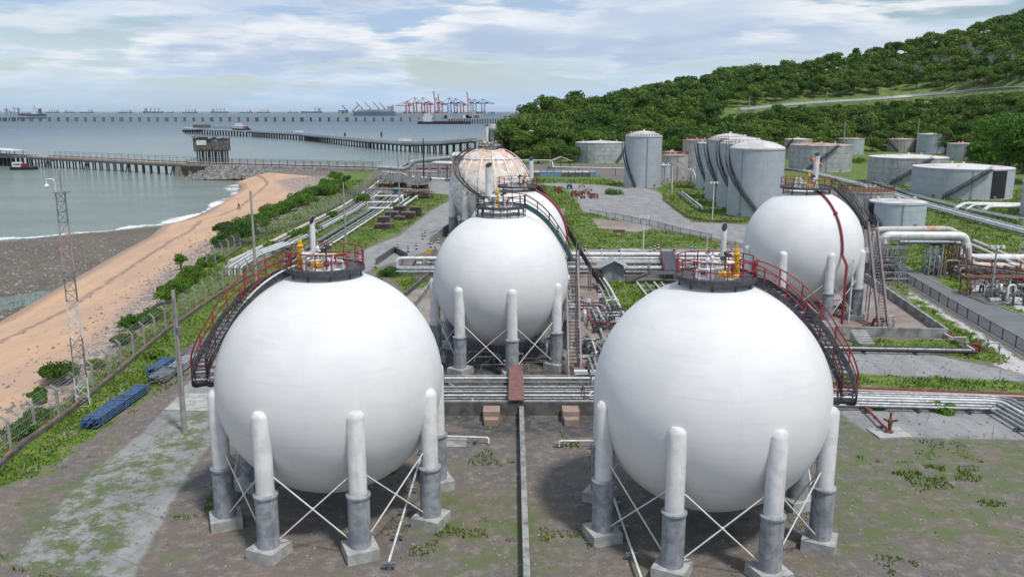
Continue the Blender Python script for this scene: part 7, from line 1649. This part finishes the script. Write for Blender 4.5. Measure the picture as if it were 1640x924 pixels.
# single trees standing apart
def tree(name, label, loc, R, H, th, lobes=14, n=3000, leaf=.6, mat='leafb', seed=1, tr=.35, cat='tree', group=None, core=.15, flat=.75):
    root = thing(name, label, cat, (0, 0, 0), group); V, F = crown_arrays(seed, R, H, lobes, n, leaf, flat, core, th); obj_np('crown', V, F, MAT[mat], root, {'tint': np.repeat(np.random.default_rng(seed).uniform(0, .15, len(F)), 4)})
    trunk_mb(th+H*.45, tr, 6, R, seed).build('trunk', MAT['bark'], root); root.location = loc; return root
for (l_, px, py, R, H, n, sd_) in (('big bright green tree towering over the end of the tank farm', 1608, 288, 12, 29, 11000, 3), ('second big bright tree cut by the frame edge behind the tanks', 1650, 294, 12, 27, 9000, 4), ('broad bright tree at the shoulder of the big one', 1583, 276, 8, 14, 5000, 5)):
    tree('broad_tree', l_, P(px, py), R, H, 1.0, 24, n, .95, 'leafb', sd_, .6)
for (l_, px, py, R, H, sd_) in (('tall headland tree reaching above the far terminal', 903, 252, 7, 14, 11), ('headland tree with a spreading crown nearest the sea', 836, 254, 7, 13, 12), ('rounded headland tree beside the seaward one', 858, 250, 7.5, 16, 13), ('dense headland tree behind the covered bins', 884, 258, 7, 9, 14), ('low dark headland tree at the water edge', 818, 250, 5, 6.5, 15), ('bushy headland tree beneath the dark pole', 862, 262, 6, 7, 16), ('broad headland tree beside the low grey tank', 912, 261, 6, 8, 17), ('small headland tree at the foot of the slope', 838, 262, 5, 6, 18)):
    tree('headland_tree', l_, P(px, py, 0), R, H, 1.5, 14, 2600, .95, 'leaf', sd_, .4)
# shrubs along the beach fence
def bush(label, px, py, R, H, seed, n=1100, leaf=.28, mat='leafb', group=None, name='shrub', cat='shrub'):
    b = P(px, py, -.1); V, F = crown_arrays(seed, R, H, 9, n, leaf, .8, .25, 0.); root = thing(name, label, cat, (0, 0, 0), group); obj_np('foliage', V, F, MAT[mat], root, {'tint': np.repeat(np.random.default_rng(seed).uniform(0, .2, len(F)), 4)})
    m = MB()
    for k in range(4): a = k*1.6; m.tube([(0, 0, -.2), (math.cos(a)*R*.3, math.sin(a)*R*.3, H*.5)], [.06, .03], 5)
    m.build('stem', MAT['bark'], root); root.location = b; return root
tree('beach_tree', 'flat layered dark green tree on the sand where the two beach fences meet', P(372, 392, -.2), 5.2, 2.6, 1.4, 12, 5200, .34, 'leaf', 41, .14, flat=.4)
tree('beach_tree', 'second flat topped dark tree just above the layered one', P(400, 378, -.2), 3.8, 2.4, 1.0, 9, 3000, .34, 'leaf', 42, .12, flat=.45)
BS = [(100, 606, 2.1, 1.7), (86, 600, 1.2, .9), (62, 640, 1.0, .9), (192, 553, 1.2, 1.2), (214, 528, 1.6, 1.6), (232, 520, 1.7, 1.7), (250, 512, 1.6, 1.4), (270, 488, 1.8, 2.0), (288, 470, 1.9, 2.3), (300, 455, 2.0, 2.4), (315, 443, 1.9, 2.0), (290, 430, 1.2, 2.6), (330, 428, 1.8, 1.6), (345, 420, 1.6, 1.2), (206, 545, 1.0, .9), (154, 588, .9, .8), (30, 700, 1.3, .9), (60, 672, 1.2, .8), (262, 470, 1.1, 1.0)]
for i, (px, py, R, H) in enumerate(BS):
    bush('dark green leafy shrub on the sand side of the beach fence', px, py, R, H, 300+i, int(900*R), .26, 'leafb' if i % 3 else 'leaf', 'shrubs on the sand side of the near beach fence')
for i in range(42):
    u = i/41; px = 352+ (525-352)*u+gt_.uniform(-5, 5); py = 392-(392-306)*u**1.0+gt_.uniform(-3, 8)-10*math.sin(u*PI)*.3
    R = gt_.uniform(1.3, 2.6)*(1+.5*u); bush('leafy shrub in the green belt outside the far beach fence', px, py-2, R, R*gt_.uniform(.7, 1.1), 400+i, int(420*R), .38, 'leafb' if i % 3 else 'leaf', 'shrubs in the green belt outside the far beach fence')
for i in range(16):
    bush('shrub on the green bank between causeway and beach fence', gt_.uniform(512, 560), gt_.uniform(282, 318), gt_.uniform(1.4, 3), gt_.uniform(1, 2), 460+i, 700, .42, 'leafb' if i % 2 else 'leaf', 'shrubs on the bank between causeway and beach fence')
for i, (px, py, R, H, l_) in enumerate(((625, 443, 2.0, 1.3, 'yellow green round shrub beside the square concrete pit'), (585, 326, 3.6, 2.2, 'bright shrub growing among the white pipe loops'), (612, 320, 2.2, 1.4, 'smaller bright shrub among the white pipe loops'), (475, 380, 2.6, 1.5, 'yellow green weeds bush behind the raised white pipes'), (500, 372, 2.2, 1.3, 'weedy bush against the thick diagonal pipes'), (532, 348, 1.8, 1.3, 'small bush sprouting between diagonal pipes'), (640, 300, 2.2, 1.4, 'bush beside the sagging tarpaulin shelter'), (985, 312, 3.2, .9, 'low green tuft island on the grey yard'), (1290, 246, 4, 2.5, 'green bush between the rust edged tank and the small brown one'), (1378, 262, 4, 2.2, 'round bush on the grass beyond the rust edged tank'), (255, 575, 1.2, .8, 'low bright weeds beside the dark blue tube bundle'), (1100, 674, .9, .5, 'weed clump behind the inland front sphere'), (1404, 655, .7, .4, 'small weed clump near the red pipe'), (1510, 660, 1.1, .6, 'bright weed clump below the pipe corner'), (440, 400, 2.0, 1.2, 'weedy bush beside the raised small pipes'))):
    bush(l_, px, py, R, H, 520+i, int(700*R), .3, 'leafb')
# grass: blades scattered over every green zone
g_ = np.random.default_rng(9); Np = 380000; ua = g_.uniform(-.68, .68, Np); rr_g = 26*(300/26)**(g_.uniform(0, 1, Np)**.85); xx = rr_g*np.sin(ua); yy = rr_g*np.cos(ua); px_ = 820+FPX*1.0*np.tan(ua)
gd = usdf(xx, yy, ZG)+(vnoise(xx, yy, 1.1, 5)-.5)*1.6; okg = (gd > .15) & (hill(xx, yy) < .2) & (np.minimum(gd, 4) > 5*(vnoise(xx, yy, 5.5, 8)*.6+vnoise(xx, yy, 1.7, 9)*.4-.47))
wd2 = (~okg) & (usdf(xx, yy, ZP) < -.5) & inside(xx, yy, PL) & (vnoise(xx, yy, 3.2, 12)*.6+vnoise(xx, yy, .9, 13)*.4 > .70) & (pdist(xx, yy, [(p.x, p.y) for p in rl]+[(p.x, p.y) for p in rr_[::-1]], True) > 1) & ~inside(xx, yy, [(p.x, p.y) for p in rl]+[(p.x, p.y) for p in rr_[::-1]])
sel = (okg | wd2) & (usdf(xx, yy, ZR) < -.3); xx, yy, rs_ = xx[sel], yy[sel], rr_g[sel]; n = len(xx); zz_ = terrain(xx, yy); hgt = (.05+.17*vnoise(xx, yy, 2.4, 3)**2)*g_.uniform(.5, 1.4, n)*(1+rs_/130); wdt = .035*(1+rs_/45)
an = g_.uniform(0, 2*PI, n); lean = g_.normal(size=(n, 2))*.35*hgt[:, None]; ca, sa = np.cos(an)*wdt, np.sin(an)*wdt
V = np.stack([np.stack([xx-ca, yy-sa, zz_-.02], 1), np.stack([xx+ca, yy+sa, zz_-.02], 1), np.stack([xx+lean[:, 0], yy+lean[:, 1], zz_+hgt], 1)], 1).reshape(-1, 3)
go = obj_np('grass', V, np.arange(n*3).reshape(n, 3), MAT['grassb'], None, {'tint': np.repeat(g_.uniform(0, 1, n), 3)}); tag(go, 'short bright grass and weeds growing over the plant ground', 'grass', kind='stuff'); print('GRASS', n)

bp_ = None
for i, (px, py) in enumerate(((1548, 88), (1556, 92), (1562, 96), (1500, 108), (1516, 112), (1610, 100), (1624, 104), (1440, 116), (1470, 122), (1590, 110), (997, 156), (1350, 122))):
    best = None
    for yy_ in np.arange(430, 860, 3.):
        q = PY(px, py, float(yy_))
        if q.z <= TZ(q.x, q.y)+5: best = Vector((q.x, float(yy_), TZ(q.x, float(yy_)))); break
    if best is None: continue
    if bp_ is None:
        bp_ = thing('bare_tree', 'pale leafless tree standing out among the green ones on the hillside', 'tree', (0, 0, 0), 'pale leafless trees on the hillside'); rn_ = random.Random(6); m = MB(); m.tube([(0, 0, -1), (0, 0, 4), (.3, 0, 8)], [.35, .28, .15], 6); m.build('trunk', MAT['pole'], bp_); m = MB()
        for k in range(26):
            a = rn_.uniform(0, 6.28); z = rn_.uniform(2.5, 7.5); r1 = rn_.uniform(1.5, 3.8); e = Vector((math.cos(a)*r1, math.sin(a)*r1, z+rn_.uniform(2, 4.5))); m.tube([(0, 0, z), Vector((0, 0, z)).lerp(e, .5)+Vector((0, 0, -.2)), e], [.15, .1, .04], 4)
            for kk in range(3): m.tube([Vector((0, 0, z)).lerp(e, .5+.15*kk), e+Vector((rn_.uniform(-1.2, 1.2), rn_.uniform(-1.2, 1.2), rn_.uniform(-.5, 1.2)))], [.08, .03], 4)
        m.build('branches', MAT['pole'], bp_); bk = {bp_.name: kids(bp_)}; bp_.location = best; bp_.scale = (1.3,)*3
    else: dup(bp_, best, i*1.3, 1.0+.1*(i % 5), kl=bk)

rn = random.Random(55); pts = []
for k in range(6000):
    d = 34+60*rn.random()**1.6; a = rn.uniform(-.62, .62); x, y = d*math.sin(a), d*math.cos(a)
    if inside(np.array([x]), np.array([y]), PL)[0]: pts.append((x, y, .01, rn.uniform(.015, .06)*(1+d/90)))
rocks('loose_gravel', 'loose stones and litter scattered over the plant ground', pts, 'rock', 'gravel')
# haze
m = MB(); m.box((0, 0, 121), (124000, 124000, 258)); hz_ = m.build('haze', bpy.data.materials.new('haze_air')); hm = hz_.data.materials[0]; hm.use_nodes = True; hm.node_tree.nodes.clear(); ho = hm.node_tree.nodes.new('ShaderNodeOutputMaterial'); pv_ = hm.node_tree.nodes.new('ShaderNodeVolumePrincipled'); pv_.inputs['Density'].default_value = 1.4e-5; pv_.inputs['Color'].default_value = (.86, .92, 1, 1); hm.node_tree.links.new(pv_.outputs[0], ho.inputs['Volume']); tag(hz_, 'thin pale sea haze', 'haze', kind='stuff')
